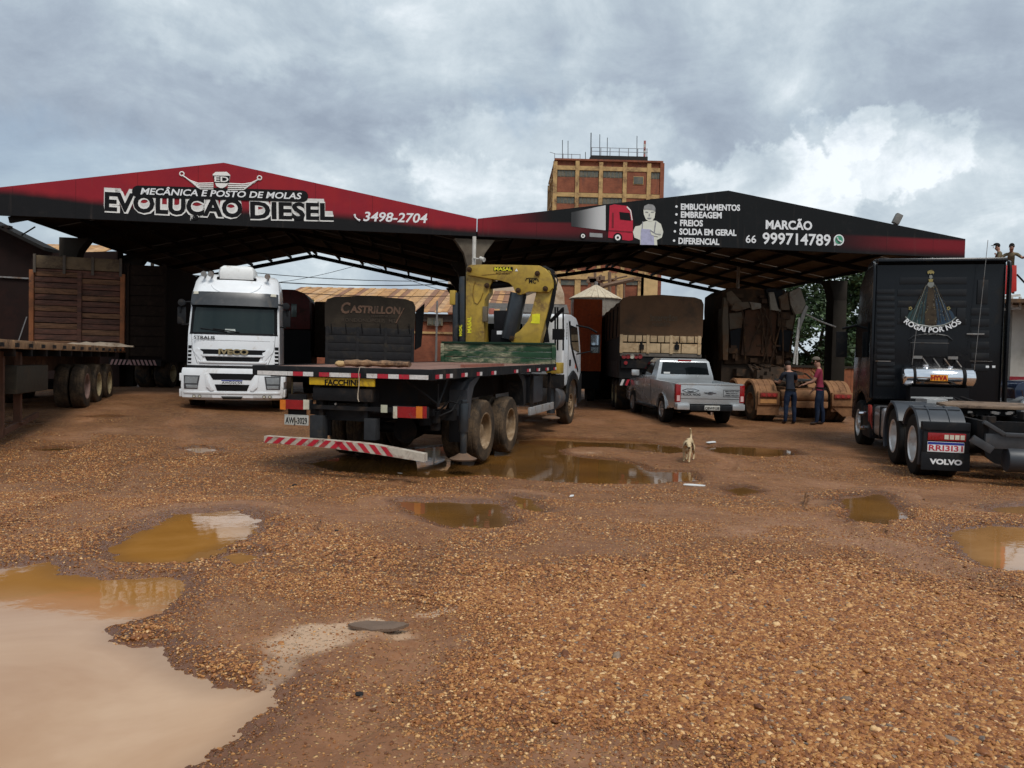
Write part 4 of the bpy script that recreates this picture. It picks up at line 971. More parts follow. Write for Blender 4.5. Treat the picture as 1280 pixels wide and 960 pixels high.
for i in range(n_):
    xa_ = q1.x + (q2.x - q1.x) * i / n_; xb_ = q1.x + (q2.x - q1.x) * (i + .985) / n_
    mb = MB(); mb.prism([(xa_, 2.4, q1.z), (xb_, 2.4, q1.z), (xb_, 0, q3.z), (xa_, 0, q3.z)], (0, 0, .05)); mb.build('roof_sheet', mat('grey_fibre_sheet', (.10, .09, .08), .85, dirt=(.05, .04, .03), dirt_amt=.5), lt)
mb = MB(); mb.box(q1.x, q2.x, 2.4, 2.6, 0, q1.z - .06); mb.box(q1.x, q1.x + .2, 0.1, 2.4, 0, q3.z - .06); mb.build('wall', mat('dim_red_brick', (.20, .07, .04), .9, dirt=(.1, .05, .03)), lt)
# long warehouse with rusty sheet roof
wh = thing('rusty_roof_warehouse', 'long brick warehouse with rust-orange sheet roof seen through the left shed', 'warehouse', (at(455, 440, 50).x, 50, .24), R(-2.0))
we = [onY(wh, px, py, 0) for px, py in ((322, 384), (640, 396))]; wr = [onY(wh, px, py, 9) for px, py in ((322, 355), (640, 368.5))]
zw = (we[0].z + we[1].z) / 2; zr_ = (wr[0].z + wr[1].z) / 2
rs_m = [mat('rusty_sheet_%s' % k, c, .8, dirt=(.18, .10, .06), dirt_amt=.5, dscale=.9, var=.2) for k, c in (('orange', (.42, .22, .09)), ('pale', (.48, .29, .15)), ('tan', (.46, .26, .11)), ('brown', (.24, .12, .07)))]
n_ = 40; x0 = we[0].x; x1 = we[1].x; rs = random.Random(3)
for i in range(n_):
    a = x0 + (x1 - x0) * i / n_; c = x0 + (x1 - x0) * (i + .97) / n_; rx_ = rs.choice([0, 0, 1, 2, 2, 1, 3] if i % 9 else [3])
    mb = MB(); dz = .03 * (i % 2)
    mb.prism([(a, -.3, zw + dz), (c, -.3, zw + dz), (c, 9, zr_ + dz), (a, 9, zr_ + dz)], (0, 0, .06)); mb.build('roof_sheet', rs_m[rx_], wh)
mb = MB(); mb.box(x0 + .1, x1, .2, 9, 0, zw - .05); mb.build('wall', M_brick, wh)
mb = MB(); mb.box(x0 + .1, x1, .05, .2, zw - .55, zw - .12); mb.build('beam', mat('dark_purlin_band', (.07, .05, .04), .8), wh)
z_ = onY(wh, 550, 416, 0).z; mb = MB(); mb.box(x0 + .1, x1, .12, .2, z_ - .07, z_ + .07); mb.build('beam', M_beam, wh)
q = onY(wh, 543, 402, .1); mb = MB(); mb.box(q.x - .45, q.x + .55, .0, .2, q.z - .25, q.z + .25); wo = mb.build('window', M_winf, wh)
for k in range(3): mb = MB(); mb.box(q.x - .38 + k * .3, q.x - .14 + k * .3, -.04, -.003, q.z - .18, q.z + .18); mb.build('pane', M_win, wo)
ps = thing('steel_post', 'thin grey post standing before the rusty roofed warehouse', 'post', (at(546, 400, 44).x, 44, .24))
mb = MB(); mb.cyl((0, 0, 0), (0, 0, onY(ps, 546, 376, 0).z), .07, .05, 8); mb.build('shaft', M_steel, ps); mb = MB(); mb.cbox((0, 0, 3.6), (.2, .14, .3)); mb.build('junction_box', M_steel, ps)
# far-left building whose orange roof shows past the column
fo = thing('orange_roof_shed', 'distant shed with orange sheet roof seen past the left column', 'building', (at(95, 400, 46).x, 46, .3))
a0 = onY(fo, 30, 305, 3); a1 = onY(fo, 152, 305, 3); z0 = onY(fo, 100, 318, 0).z; mb = MB(); n_ = 12
for i in range(n_):
    xa_ = a0.x + (a1.x - a0.x) * i / n_; xb_ = a0.x + (a1.x - a0.x) * (i + .98) / n_; mb = MB(); mb.prism([(xa_, 0, z0), (xb_, 0, z0), (xb_, 3, onY(fo, 95, 307, 3).z), (xa_, 3, onY(fo, 95, 307, 3).z)], (0, 0, .06)); mb.build('roof_sheet', rs_m[i % 3], fo)
mb = MB(); mb.box(a0.x + .1, a1.x - .1, .3, 3, 0, z0 - .02); mb.build('wall', M_darkconc, fo)
# dark shed against the left edge
ds = thing('dark_shed', 'dark sloping-roofed shed at the far left behind the flat trailer', 'shed', (at(40, 440, 27).x, 27, .4))
q = [onY(ds, *c, 0) for c in ((-140, 216), (0, 283), (66, 316), (147, 314), (150, 440), (-140, 440))]
gl = -.1; q[4].z = gl; q[5].z = gl
mb = MB(); mb.prism(q, (0, .4, 0)); mb.build('wall', M_darkwall, ds)
mb = MB(); mb.prism([q[0] + Vector((0, -.5, .01)), q[2] + Vector((0, -.5, .01)), q[2] + Vector((0, -.5, .13)), q[0] + Vector((0, -.5, .13))], (0, 1.0, 0)); mb.build('roof', M_truss, ds)
q0 = onY(ds, 0, 346, -.05); q1 = onY(ds, 36, 348, -.05); mb = MB(); mb.bar(q0, q1, .05, .05); mb.build('rail', M_steel, ds)
q0 = onY(ds, 9, 284, -.4); mb = MB(); mb.cbox(q0, (.25, .2, .1)); mb.tube([onY(ds, 27, 294, -.4), onY(ds, 44, 283.5, -.4)], .025, 6); mb.build('roof_stay', M_truss, ds)
# cream shop on the right edge with red tank on its roof
sh_ = thing('cream_shop', 'cream plastered shop with red skirting stripe at the right edge', 'building', (at(1262, 480, 21).x, 21, .15), R(-12))
zt = onY(sh_, 1270, 381, 0).z
mb = MB(); mb.box(0, 7, 0, 8, 0, zt); mb.build('wall', M_creamwall, sh_)
z_ = onY(sh_, 1270, 473, 0).z; mb = MB(); mb.box(-.01, 7, -.02, -.002, z_ - .06, z_ + .05); mb.build('red_stripe', mat('red_wall_paint', (.26, .02, .03), .7), sh_)
mb = MB(); mb.prism([(-.9, -1.0, zt - .02), (7, -1.0, zt - .02), (7, 8, zt + .4), (-.9, 8, zt + .4)], (0, 0, .10)); mb.build('roof', mat('rust_stained_fascia', (.10, .06, .035), .85, dirt=(.2, .1, .04), dirt_amt=.5), sh_)
mb = MB(); q0 = onY(sh_, 1254, 378, -.6); q1 = onY(sh_, 1275, 376, -.6); dz = .16
for z1 in (-.17, .17): mb.bar((q0.x, -.6, q0.z + z1 - .02), (q1.x, -.6, q1.z + z1 - .02), .05, .06)
for f in (0, .5, 1): x_ = q0.x + (q1.x - q0.x) * f; mb.bar((x_, -.6, q0.z - .19), (x_, -.6, q0.z + .15), .05, .05, up=(0, 1, 0))
mb.build('sign_frame', M_pipewhite, sh_)
mb = MB(); mb.box(-.9, -.02, .3, .5, 0, zt - .1); mb.build('side_wall', mat('dark_olive_wall', (.05, .045, .03), .85), sh_)
tk = thing('red_roof_tank', 'square red tank standing on the shop roof at the right edge', 'tank', tuple(at(1262, 368, 21.5)), R(-12))
q = [onY(tk, *c, 0) for c in ((1251, 331.5), (1271, 331.5), (1271, 364), (1250, 370))]
mb = MB(); mb.prism([(v_.x, 0, v_.z) for v_ in q], (0, .9, 0)); mb.build('tank_body', M_redpaint, tk, bevel=.01)
mb = MB(); q0 = onY(tk, 1271, 343, .1); mb.tube([(q0.x, .1, q0.z), (q0.x + .22, .1, q0.z - .25), (q0.x + .3, .1, q0.z - .45)], .025, 6); mb.build('hose', M_ink, tk)
# overhead wires across the sky behind the left shed
pl_ = thing('power_line', 'three sagging overhead wires crossing the gap behind the left shed', 'cables', (at(455, 440, 47).x, 47, .24))
for (a, c, r_) in (((200, 327), (640, 350), .022), ((200, 340), (640, 352), .03), ((200, 349), (640, 368), .022), ((250, 357), (470, 325), .015), ((440, 320), (640, 378), .015)):
    A_, B_ = onY(pl_, *a, 0), onY(pl_, *c, 0); mb = MB(); mb.tube([A_.lerp(B_, f) - Vector((0, 0, .5 * math.sin(math.pi * f))) for f in [i / 12 for i in range(13)]], r_, 5); mb.build('wire', M_truss, pl_)
for px in (190, 650):
    q0 = onY(pl_, px, 380, 0); mb = MB(); mb.cyl((q0.x, 0, 0), (q0.x, 0, 7.2 if px == 190 else 6.4), .14, .10, 10); mb.build('pole', M_darkconc, pl_)
bw = thing('low_brick_wall', 'low orange brick wall beneath the trees behind the right shed', 'wall', (at(1020, 460, 39).x, 39, .24))
q0 = onY(bw, 985, 459, 0); q1 = onY(bw, 1075, 461, 0); nb = 9
for i in range(nb):
    a = q0.x + (q1.x - q0.x) * i / nb; c = q0.x + (q1.x - q0.x) * (i + .96) / nb; mb = MB(); mb.box(a, c, .06, .2, 0, q0.z); mb.build('brick_panel', mat('dim_orange_brick', (.24, .085, .04), .9, dirt=(.12, .05, .03)), bw)
mb = MB(); mb.box(q0.x, q1.x, .0, .25, q0.z, q0.z + .12); mb.build('coping', M_darkconc, bw)
# ---- trees
def leafmat(name, c, c2):
    m_ = bpy.data.materials.new(name); m_.use_nodes = True; t = NT(m_.node_tree); b = t.n['Principled BSDF']
    oc = t.add('ShaderNodeTexCoord').outputs['Object']
    t.setin(b, 'Base Color', t.mix(t.smooth(t.noise(oc, 2.5, 4), .35, .65), c, c2)); b.inputs['Roughness'].default_value = .6
    return m_
M_bark = mat('bark', (.07, .05, .035), .9, bump=.5)
def tree(name, label, loc, crown, nleaf, lsize, m_, group=None, seed=1, trunk=.22):
    rs = random.Random(seed); o = thing(name, label, 'tree' if name != 'shrub' else 'shrub', loc, group=group)
    h = sorted(c[2] for c in crown)[len(crown) // 2] * .7; mb = MB()
    mb.tube([(0, 0, -.1), (.1, 0, h * .5), (0, .1, h)], [trunk, trunk * .8, trunk * .6], 9)
    for c in crown[:6]: mb.tube([(0, .05, h * .75), (c[0] * .5, c[1] * .5, (h + c[2]) / 2), (c[0] * .9, c[1] * .9, c[2])], [trunk * .45, trunk * .28, trunk * .1], 6)
    mb.build('trunk', M_bark, o)
    mb = MB()
    for i in range(nleaf):
        c = rs.choice(crown); v = Vector((rs.gauss(0, 1), rs.gauss(0, 1), rs.gauss(0, 1))).normalized() * (rs.random() ** .35) * c[3] * (.75 + .35 * rs.random())
        p = Vector(c[:3]) + Vector((v.x, v.y, v.z * .75)); a = Vector((rs.gauss(0, 1), rs.gauss(0, 1), rs.gauss(0, .6))).normalized(); b_ = a.cross(Vector((rs.gauss(0, 1), rs.gauss(0, 1), rs.gauss(0, 1)))).normalized()
        s_ = lsize * (.6 + .8 * rs.random()); mb.add([p - a * s_, p + b_ * s_ * .45, p + a * s_, p - b_ * s_ * .45], [(0, 1, 2, 3)])
    mb.build('crown', m_, o, smooth=180); return o
LM1 = leafmat('dark_green_leaves', (.018, .040, .012), (.045, .085, .022)); LM2 = leafmat('yellow_green_leaves', (.07, .11, .02), (.16, .19, .04))
c0 = at(1022, 440, 44); rs = random.Random(5)
cr = [(rs.uniform(-3.2, 3.6), rs.uniform(-2, 2), rs.uniform(2.4, 6.6), rs.uniform(1.1, 1.9)) for _ in range(16)] + [(rs.uniform(-2.6, 3), rs.uniform(-1, 1), rs.uniform(.6, 1.8), 1.1) for _ in range(9)]
tree('leafy_tree', 'dense dark green tree behind the right shed', (c0.x, 44, .24), cr, 42000, .13, LM1, seed=2)
c0 = at(384, 440, 40); cr = [(rs.uniform(-.9, .9), rs.uniform(-.6, .6), rs.uniform(2.3, 4.4), rs.uniform(.35, .7)) for _ in range(9)]
tree('young_tree', 'thin yellow-green tree between the red lorry and the dark tarpaulin lorry', (c0.x, 40, .24), cr, 1600, .10, LM2, seed=3, trunk=.07)
c0 = at(541, 440, 38); cr = [(rs.uniform(-.9, 1.1), rs.uniform(-.6, .6), rs.uniform(.3, 1.0), rs.uniform(.4, .7)) for _ in range(9)]
tree('shrub', 'low green shrub below the warehouse wall left of the crane', (c0.x, 38, .24), cr, 1800, .08, LM2, seed=4, trunk=.05)
# clump of cane leaves
cn = thing('cane_clump', 'clump of tall arching cane leaves before the low brick wall', 'plant', (at(1032, 470, 36).x, 36, .24)); rs = random.Random(9)
LMc = leafmat('pale_cane_leaf', (.10, .16, .05), (.20, .27, .10))
zt = onY(cn, 1030, 428, 0).z
for i in range(46):
    a = rs.uniform(0, 6.28); r0 = rs.uniform(0, .35); ln = rs.uniform(.6, 1.0) * zt; out_ = rs.uniform(.3, 1.1); bx, by = r0 * math.cos(a), r0 * math.sin(a)
    mb = MB(); pr = None
    L_ = []
    for k in range(6):
        f = k / 5; w = .05 * (1 - f) + .004; q = Vector((bx + math.cos(a) * out_ * f ** 1.6, by + math.sin(a) * out_ * f ** 1.6, ln * (f - .28 * f ** 3))); s_ = Vector((-math.sin(a), math.cos(a), .2)) * w; L_.append((q - s_, q + s_))
    for k in range(5): mb.add([L_[k][0], L_[k][1], L_[k + 1][1], L_[k + 1][0]], [(0, 1, 2, 3)])
    mb.build('leaf', LMc, cn, smooth=180)

# ================================================================== vehicles
def rot_local(o, p): return wm(o) @ Vector(p)
def plate(parent, x0, x1, y, z0, z1, txt, m_bg, blue=False, ink=None, nrm=(0, -1, 0), name='licence_plate'):
    s = -1 if nrm[1] < 0 else 1
    mb = MB(); mb.box(x0, x1, min(y, y + s * .012), max(y, y + s * .012), z0, z1); o = mb.build(name, m_bg, parent, bevel=.004)
    h = z1 - z0; yy = y + s * .012
    a, c = (x0, x1)
    if blue: mb = MB(); mb.box(x0 + .004, x1 - .004, min(yy, yy + s * .002), max(yy, yy + s * .002), z1 - h * .27, z1 - .004); mb.build('blue_band', M_plateB, o)
    text(txt, o, ink or M_ink, (a + h * .12, yy, z0 + h * .14), (c - h * .12, yy, z0 + h * .14), h * (.52 if blue else .58), nrm=nrm, bold=.02, ext=.003)
    return o
def front_surf(secs, bow=.10, pw=5.0):
    """front face of a cab: secs = (z, half width, y at the middle, extra set-back at the edge)"""
    def f(x, z):
        for a, b in zip(secs, secs[1:]):
            if a[0] <= z <= b[0] or b is secs[-1]:
                q = (z - a[0]) / (b[0] - a[0]); q = max(0, q)
                hw = a[1] + (b[1] - a[1]) * q; y = a[2] + (b[2] - a[2]) * q; c = a[3] + (b[3] - a[3]) * q
                u = abs(x) / hw
                return Vector((x, y - 0 + bow * u * u + c * u ** pw, z)), hw
        return Vector((x, secs[0][2], z)), secs[0][1]
    return f
def patch(f, z0, z1, xl0, xr0, xl1, xr1, off, nx=14, nz=6, thick=.0, flip=1):
    mb = MB(); rows = []
    for j in range(nz + 1):
        q = j / nz; z = z0 + (z1 - z0) * q; a = xl0 + (xl1 - xl0) * q; c = xr0 + (xr1 - xr0) * q; r = []
        for i in range(nx + 1):
            x = a + (c - a) * i / nx; p, hw = f(x, z); r.append(p + Vector((0, -off, 0)))
        rows.append(r)
    n = nx + 1; b = 0
    for r in rows: mb.v += r
    for r in rows: mb.v += [p + Vector((0, max(off, .02) + .01 + thick, 0)) for p in r]
    T = n * (nz + 1)
    for j in range(nz):
        for i in range(nx): mb.face((j * n + i, j * n + i + 1, (j + 1) * n + i + 1, (j + 1) * n + i))
    for j in range(nz): mb.face((j * n, (j + 1) * n, T + (j + 1) * n, T + j * n)); mb.face((j * n + nx, T + j * n + nx, T + (j + 1) * n + nx, (j + 1) * n + nx))
    for i in range(nx): mb.face((i, T + i, T + i + 1, i + 1)); k = nz * n; mb.face((k + i, k + i + 1, T + k + i + 1, T + k + i))
    return mb
def side_ring(f, z, yb, n=28):
    """closed plan ring of a cab at height z"""
    _, hw = f(0, z); r = []
    for i in range(n + 1):
        u = -1 + 2 * i / n; u = math.copysign(1 - (1 - abs(u)) ** 1.7, u); p, _ = f(u * hw, z); r.append(p)
    r += [Vector((hw, yb - .06, z)), Vector((hw - .05, yb, z)), Vector((-hw + .05, yb, z)), Vector((-hw, yb - .06, z))]
    return r
def chassis(o, x, y0, y1, z0, z1, m_=M_blackmetal):
    for s in (-1, 1): mb = MB(); mb.box(s * x - .04, s * x + .04, y0, y1, z0, z1); mb.build('chassis_rail', m_, o)
    mb = MB(); n = max(3, int((y1 - y0) / 1.1))
    for i in range(n): y = y0 + (y1 - y0) * (i + .5) / n; mb.box(-x, x, y - .05, y + .05, z0 + .03, z1 - .03)
    mb.build('cross_members', m_, o)

# ------------------------------------------------------------------ white tractor with a tall cab, facing the camera
A0 = at(290, 500, 19.3); IY = R(13)
iv = thing('truck_tractor', 'white tall-cab lorry tractor facing the camera under the red gable', 'truck', (A0.x, 19.3, tz(A0.x, 19.6)), IY * 1.0)
iv.scale = (.985,) * 3
secs = [(.28, 1.16, .06, .10), (.34, 1.22, .0, .10), (.62, 1.25, -.02, .10), (1.0, 1.24, -.01, .12), (1.12, 1.22, .02, .14), (1.16, 1.13, .05, .16), (1.9, 1.12, .07, .17), (2.0, 1.12, .09, .17), (2.68, 1.09, .26, .18), (3.02, 1.08, .36, .20), (3.10, 1.07, .42, .22), (3.35, 1.04, .58, .24), (3.50, .99, .76, .26), (3.57, .90, .95, .28)]
f = front_surf(secs, .07, 6)
bump = [(z, *r) for z, *r in secs if z <= 1.0] + [(1.0, 1.22, .04, .12)]
mb = MB(); mb.rings([side_ring(f, z, 1.5 if z <= 1.1 else 2.15) for z in (.28, .34, .5, .62, .8, 1.0, 1.09)]); mb.build('bumper', M_white, iv, smooth=40)
mb = MB(); mb.rings([side_ring(f, z, 2.15) for z in (1.16, 1.4, 1.65, 1.9, 2.0, 2.3, 2.68, 3.02, 3.10, 3.22, 3.35, 3.43, 3.50, 3.56)]); cabo = mb.build('cab', M_white, iv, smooth=40)
patch(f, 1.09, 1.17, -1.14, 1.14, -1.12, 1.12, -.02).build('gap_strip', M_ink, iv)
patch(f, 1.99, 2.68, -1.03, 1.03, -1.0, 1.0, .006).build('windscreen', M_glassgreen, iv)
for a in ((1.95, 2.0, -1.08, 1.08, -1.07, 1.07), (2.66, 2.74, -1.06, 1.06, -1.06, 1.06)): patch(f, *a, .010).build('windscreen_seal', M_ink, iv)
for s in (-1, 1): x = s * 1.035; patch(f, 1.99, 2.68, x - .035, x + .035, x * .975 - .035, x * .975 + .035, .010, 3).build('windscreen_seal', M_ink, iv)
patch(f, 2.70, 3.05, -1.08, 1.08, -1.06, 1.06, .14, 18, 4).build('sun_visor', mat('smoked_visor_plastic', (.035, .038, .042), .3, dirt=(.08, .07, .06), dirt_amt=.2), iv, smooth=40)
for s in (-1, 1): patch(f, 2.98, 3.05, s * .95 - .07, s * .95 + .07, s * .95 - .06, s * .95 + .06, .15, 4, 2).build('marker_lamp', M_lampwhite, iv)
for s in (-1, 1):   # wipers
    mb = MB(); a = f(s * .15, 2.02)[0]; c = f(s * .15 - .65, 2.10)[0]; mb.tube([a + Vector((0, -.03, 0)), c + Vector((0, -.03, 0))], .012, 6); mb.build('wiper', M_ink, iv)
patch(f, 2.02, 2.10, -.22, .06, -.20, .04, .012, 6, 2).build('dashboard_papers', mat('pale_paper', (.35, .38, .36), .7), iv)
# grille: dark slots between proud white lips
for z0, z1, w0, w1 in ((1.45, 1.57, .72, .80), (1.26, 1.38, .62, .68)):
    patch(f, z0, z1, -w0, w0, -w1, w1, .008).build('grille_slot', M_ink, iv)
for z0, w in ((1.395, .74), (1.225, .80)): patch(f, z0, z0 + .045, -w, w, -w - .03, w + .03, .035).build('grille_lip', M_white, iv, bevel=.006)
for s in (-1, 1):
    p = [f(s * .74, 1.24)[0], f(s * .95, 1.50)[0], f(s * .88, 1.60)[0], f(s * .72, 1.50)[0]]
    mb = MB(); mb.prism([q + Vector((0, -.022, 0)) for q in p], (0, .03, 0)); mb.build('grille_cheek', M_white, iv)
    mb = MB()   # panel seams
    mb.tube([f(s * 1.02, 1.95)[0] + Vector((0, -.001, 0)), f(s * 1.0, 1.6)[0] + Vector((0, -.001, 0)), f(s * .86, 1.2)[0] + Vector((0, -.001, 0))], .006, 5); mb.build('panel_seam', M_ink, iv)
    for k in range(4):   # corner air vents
        z = 1.24 + k * .10; patch(f, z, z + .035, s * 1.06 - .045, s * 1.06 + .045, s * 1.06 - .045, s * 1.06 + .045, .03, 4, 2).build('corner_vane', M_white, iv)
    patch(f, 1.2, 1.66, s * 1.07 - .05, s * 1.07 + .05, s * 1.06 - .045, s * 1.06 + .045, .004, 4, 4).build('corner_vent', M_ink, iv)
text('IVECO', cabo, M_inkG, (-.34, f(0, 1.46)[0].y - .05, 1.45), (.38, f(0, 1.46)[0].y - .05, 1.45), .13, bold=.04, ext=.015)
text('STRALIS', cabo, M_ink, (-.95, f(-.85, 1.82)[0].y - .035, 1.83), (-.44, f(-.44, 1.82)[0].y - .02, 1.83), .075, bold=.02, ext=.006)
patch(f, 1.80, 1.805, -1.0, 1.0, -1.0, 1.0, .003, 14, 1).build('panel_seam', M_ink, iv)
# lower bumper openings
patch(f, .80, .96, -.46, .46, -.56, .56, .008).build('lower_grille', M_ink, iv)
patch(f, .52, .68, -.36, .36, -.42, .42, .008).build('lower_grille', M_ink, iv)
patch(f, .30, .38, -.22, .22, -.26, .26, .008).build('lower_grille', mat('dark_mesh', (.05, .05, .05), .6), iv)
for s in (-1, 1):
    mb = patch(f, .56, .90, s * 1.0 - .17, s * 1.0 + .17, s * .98 - .20, s * .98 + .20, .01, 8, 4); hl = mb.build('headlight', mat('headlamp_bezel', (.06, .06, .065), .3), iv)
    patch(f, .70, .87, s * 1.0 - .15, s * 1.0 + .15, s * .98 - .16, s * .98 + .16, .018, 8, 4).build('lens', mat('headlamp_glass', (.32, .34, .35), .12, .3, dirt=(.2, .2, .2), dirt_amt=.3), hl)
    patch(f, .58, .66, s * .98 - .12, s * .98 + .15, s * .98 - .14, s * .98 + .15, .018, 6, 3).build('lens', mat('headlamp_glass', (.32, .34, .35), .12, .3), hl)
    for k in (0, 1):
        c = f(s * (.78 + .14 * k), .37)[0]; mb = MB(); mb.cyl(c + Vector((0, .02, 0)), c + Vector((0, -.012, 0)), .042, n=14); fl_ = mb.build('fog_lamp', M_ink, iv)
        mb = MB(); mb.cyl(c + Vector((0, -.012, 0)), c + Vector((0, -.018, 0)), .028, n=14); mb.build('lens', M_lampwhite, fl_)
    mb = MB(); q = [f(s * .50, .50)[0], f(s * .62, .62)[0], f(s * .66, .95)[0], f(s * .60, .97)[0], f(s * .54, .72)[0], f(s * .44, .54)[0]]
    mb.prism([v + Vector((0, -.03, 0)) for v in q], (0, .04, 0)); mb.build('bumper_rib', M_white, iv, bevel=.008)
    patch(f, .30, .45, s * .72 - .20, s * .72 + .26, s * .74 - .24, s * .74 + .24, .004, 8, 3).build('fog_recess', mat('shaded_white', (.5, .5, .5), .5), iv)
patch(f, .44, .49, -1.16, 1.16, -1.18, 1.18, .02).build('bumper_crease', M_white, iv, bevel=.006)
plate(iv, -.26, .26, f(0, .74)[0].y - .03, .68, .80, 'AWD2C59', M_inkW, True)
# roof air unit, horns, spoiler ridge
mb = MB(); mb.rings([[Vector((x * w, y0 + dy, z)) for x, y0 in ((-1, .72), (-.9, .62), (.9, .62), (1, .72), (1, 1.35), (.9, 1.45), (-.9, 1.45), (-1, 1.35))] for z, w, dy in ((3.42, .46, 0), (3.60, .46, 0), (3.72, .43, .03), (3.78, .36, .10))]); mb.build('roof_air_unit', M_whitecap, iv, bevel=.01)
mb = MB(); mb.rings([[Vector((x * .49, y, z)) for x, y in ((-1, .64), (1, .64), (1, 1.4), (-1, 1.4))] for z in (3.40, 3.47)]); mb.build('air_unit_base', M_ink, iv)
mb = MB(); pts = []
for k in range(13): an = math.pi * k / 12; x = -.62 * math.cos(an); z = 3.30 - .30 * math.sin(an); p, _ = f(x, z); pts.append(p + Vector((0, -.004, 0)))
mb.tube(pts, .012, 6); mb.build('roof_crease', M_white, iv)
for x in (-.80, -.62, .78):
    c, _ = f(x, 3.42); mb = MB(); mb.tube([c + Vector((0, -.22, .10)), c + Vector((0, -.12, .10)), c + Vector((0, .25, .10))], [.075, .03, .022], 12); mb.tube([c + Vector((0, .0, .10)), c + Vector((0, .02, -.02))], .015, 6); mb.build('air_horn', M_steel, iv)
for s in (-1, 1):
    mb = MB(); mb.box(s * 1.085 - .004, s * 1.085 + .004, .7, 1.45, 2.0, 2.6); mb.build('side_window', M_glass, iv)
    mb = MB(); mb.tube([(s * 1.08, .42, 2.78), (s * 1.30, .32, 2.74), (s * 1.31, .33, 2.5)], .025, 8); mb.tube([(s * 1.08, .42, 2.2), (s * 1.28, .34, 2.18)], .02, 8); ar = mb.build('mirror_arm', M_ink, iv)
    mb = MB(); mb.cbox((s * 1.29, .38, 2.42), (.20, .10, .44)); mb.build('mirror', M_blackplastic, iv, bevel=.03)
    mb = MB(); mb.cyl((s * 1.28, .26, 2.74), (s * 1.28, .37, 2.74), .09, n=16); mb.build('kerb_mirror', M_blackplastic, iv, bevel=.01)
    wheel(iv, s * 1.04, 1.35, .5, .5, .30, s, 'steer', M_tyre, M_rimpale); wheel(iv, s * .95, 4.6, .5, .5, .56, s, 'deep', M_tyre, M_rimpale)
    mb = MB(); mb.rings([[Vector((s * (1.20 + dx), y, z)) for dx, y, z in ((-.1, .9, .45), (.02, .9, .45), (.02, .9, 1.1), (-.1, .9, 1.1))], [Vector((s * (1.20 + dx), y, z)) for dx, y, z in ((-.1, 1.0, .3), (.02, 1.0, .3), (.02, 1.0, 1.12), (-.1, 1.0, 1.12))]]); mb.build('step_panel', M_white, iv)
    for z in (.35, .75): mb = MB(); mb.box(s * 1.26 - .05, s * 1.26 + .03, .25, .85, z, z + .2); mb.build('cab_step', M_white, iv, bevel=.02)
chassis(iv, .42, .6, 5.6, .75, .98)
mb = MB(); mb.box(-1.1, 1.1, 2.2, 3.2, .5, 1.1); mb.build('fuel_tank', M_blackmetal, iv, bevel=.05)

# ------------------------------------------------------------------ flatbed with crane
FA = R(16.5)
fb = thing('flatbed_truck', 'dusty flatbed lorry with a yellow folding crane and a bent striped bumper', 'truck', (-2.43, 10.86, -.015), -FA, R(.9))
HW = 1.375; DT = 1.585; DL = 7.35
nb = 15
for i in range(nb):    # deck boards run lengthways
    a = -HW + .06 + (2 * HW - .12) * i / nb; c = -HW + .06 + (2 * HW - .12) * (i + 1) / nb - .012
    mb = MB(); mb.box(a, c, .06, DL, DT - .05, DT - .004 * (i % 3)); mb.build('deck_board', M_deck, fb)
for s in (-1, 1):
    n_ = 12
    for i in range(n_):
        y0 = .03 + DL * i / n_; y1 = .03 + DL * (i + 1) / n_ - .015
        x0, x1 = (s * HW - .03, s * HW + .03); mb = MB(); mb.box(x0, x1, y0, y1, DT - .135, DT + .012); mb.build('side_rail', M_blackplastic, fb)
    for yy in (.12, .52, 1.15, 1.85, 2.6, 3.95, 4.85, 5.6, 6.35, 7.1):
        x = s * (HW + .032); mb = MB(); mb.box(x - .003, x + .003, yy, yy + .14, DT - .12, DT - .06); mb.build('reflector', M_refred, fb)
        mb = MB(); mb.box(x - .003, x + .003, yy + .142, yy + .26, DT - .12, DT - .06); mb.build('reflector', M_refwhite, fb)
mb = MB(); mb.box(-HW - .03, HW + .03, -.03, .03, DT - .135, DT + .012); mb.build('rear_rail', M_blackplastic, fb, bevel=.006)
seq = [(w, c) for w, c in ((322, 'w'), (360, 'w'), (366.5, 'r'), (379, 'w'), (392, None), (399, 'r'), (412, 'w'), (439, 'r'), (451, None), (458.5, 'w'), (472, 'r'), (485.5, 'w'), (499, 'r'), (512, 'w'), (536, 'r'), (539.5, None))]
for (a, c), (b_, _) in zip(seq, seq[1:]):
    if c is None: continue
    x0 = onY(fb, a, 466, -.03).x; x1 = onY(fb, b_ - .4, 466, -.03).x
    x0 = max(x0, -HW); x1 = min(x1, HW + .02)
    if x1 - x0 < .03: continue
    mb = MB(); mb.box(x0, x1, -.036, -.030, DT - .125, DT - .065); mb.build('reflector', M_refwhite if c == 'w' else M_refred, fb)
def rp(px, py, y=0): q = onY(fb, px, py, y); return q
def rbox(name, x0, y0, x1, y1, m_, ya, yb, bevel=0.0, par=None):
    a = rp(x0, y0, ya); c = rp(x1, y1, ya); mb = MB(); mb.box(min(a.x, c.x), max(a.x, c.x), ya, yb, min(a.z, c.z), max(a.z, c.z)); return mb.build(name, m_, par or fb, bevel=bevel)
nb_ = rbox('name_board', 386.5, 471, 468, 483.5, M_yellowsign, .0, .03, .004)
text('FACCHINI', nb_, M_ink, rp(406, 481.0, -.0), rp(447.5, 481.8, -.0), rp(420, 472.8).z - rp(420, 479.2).z, bold=.035, ext=.004)
rbox('rear_crossbeam', 391, 484, 465, 503, M_blackmetal, .03, .25, .01)
rbox('centre_panel', 403, 503, 455, 527, mat('dark_grey_plate', (.028, .03, .033), .5, dirt=(.07, .055, .04), dirt_amt=.4), .35, .40)
for x0, x1 in ((387, 403), (455, 469)): rbox('bumper_post', x0, 519 if x0 < 400 else 523, x1, 551, mat('dark_grey_plate', (.028, .03, .033), .5), .05, .20, .01)
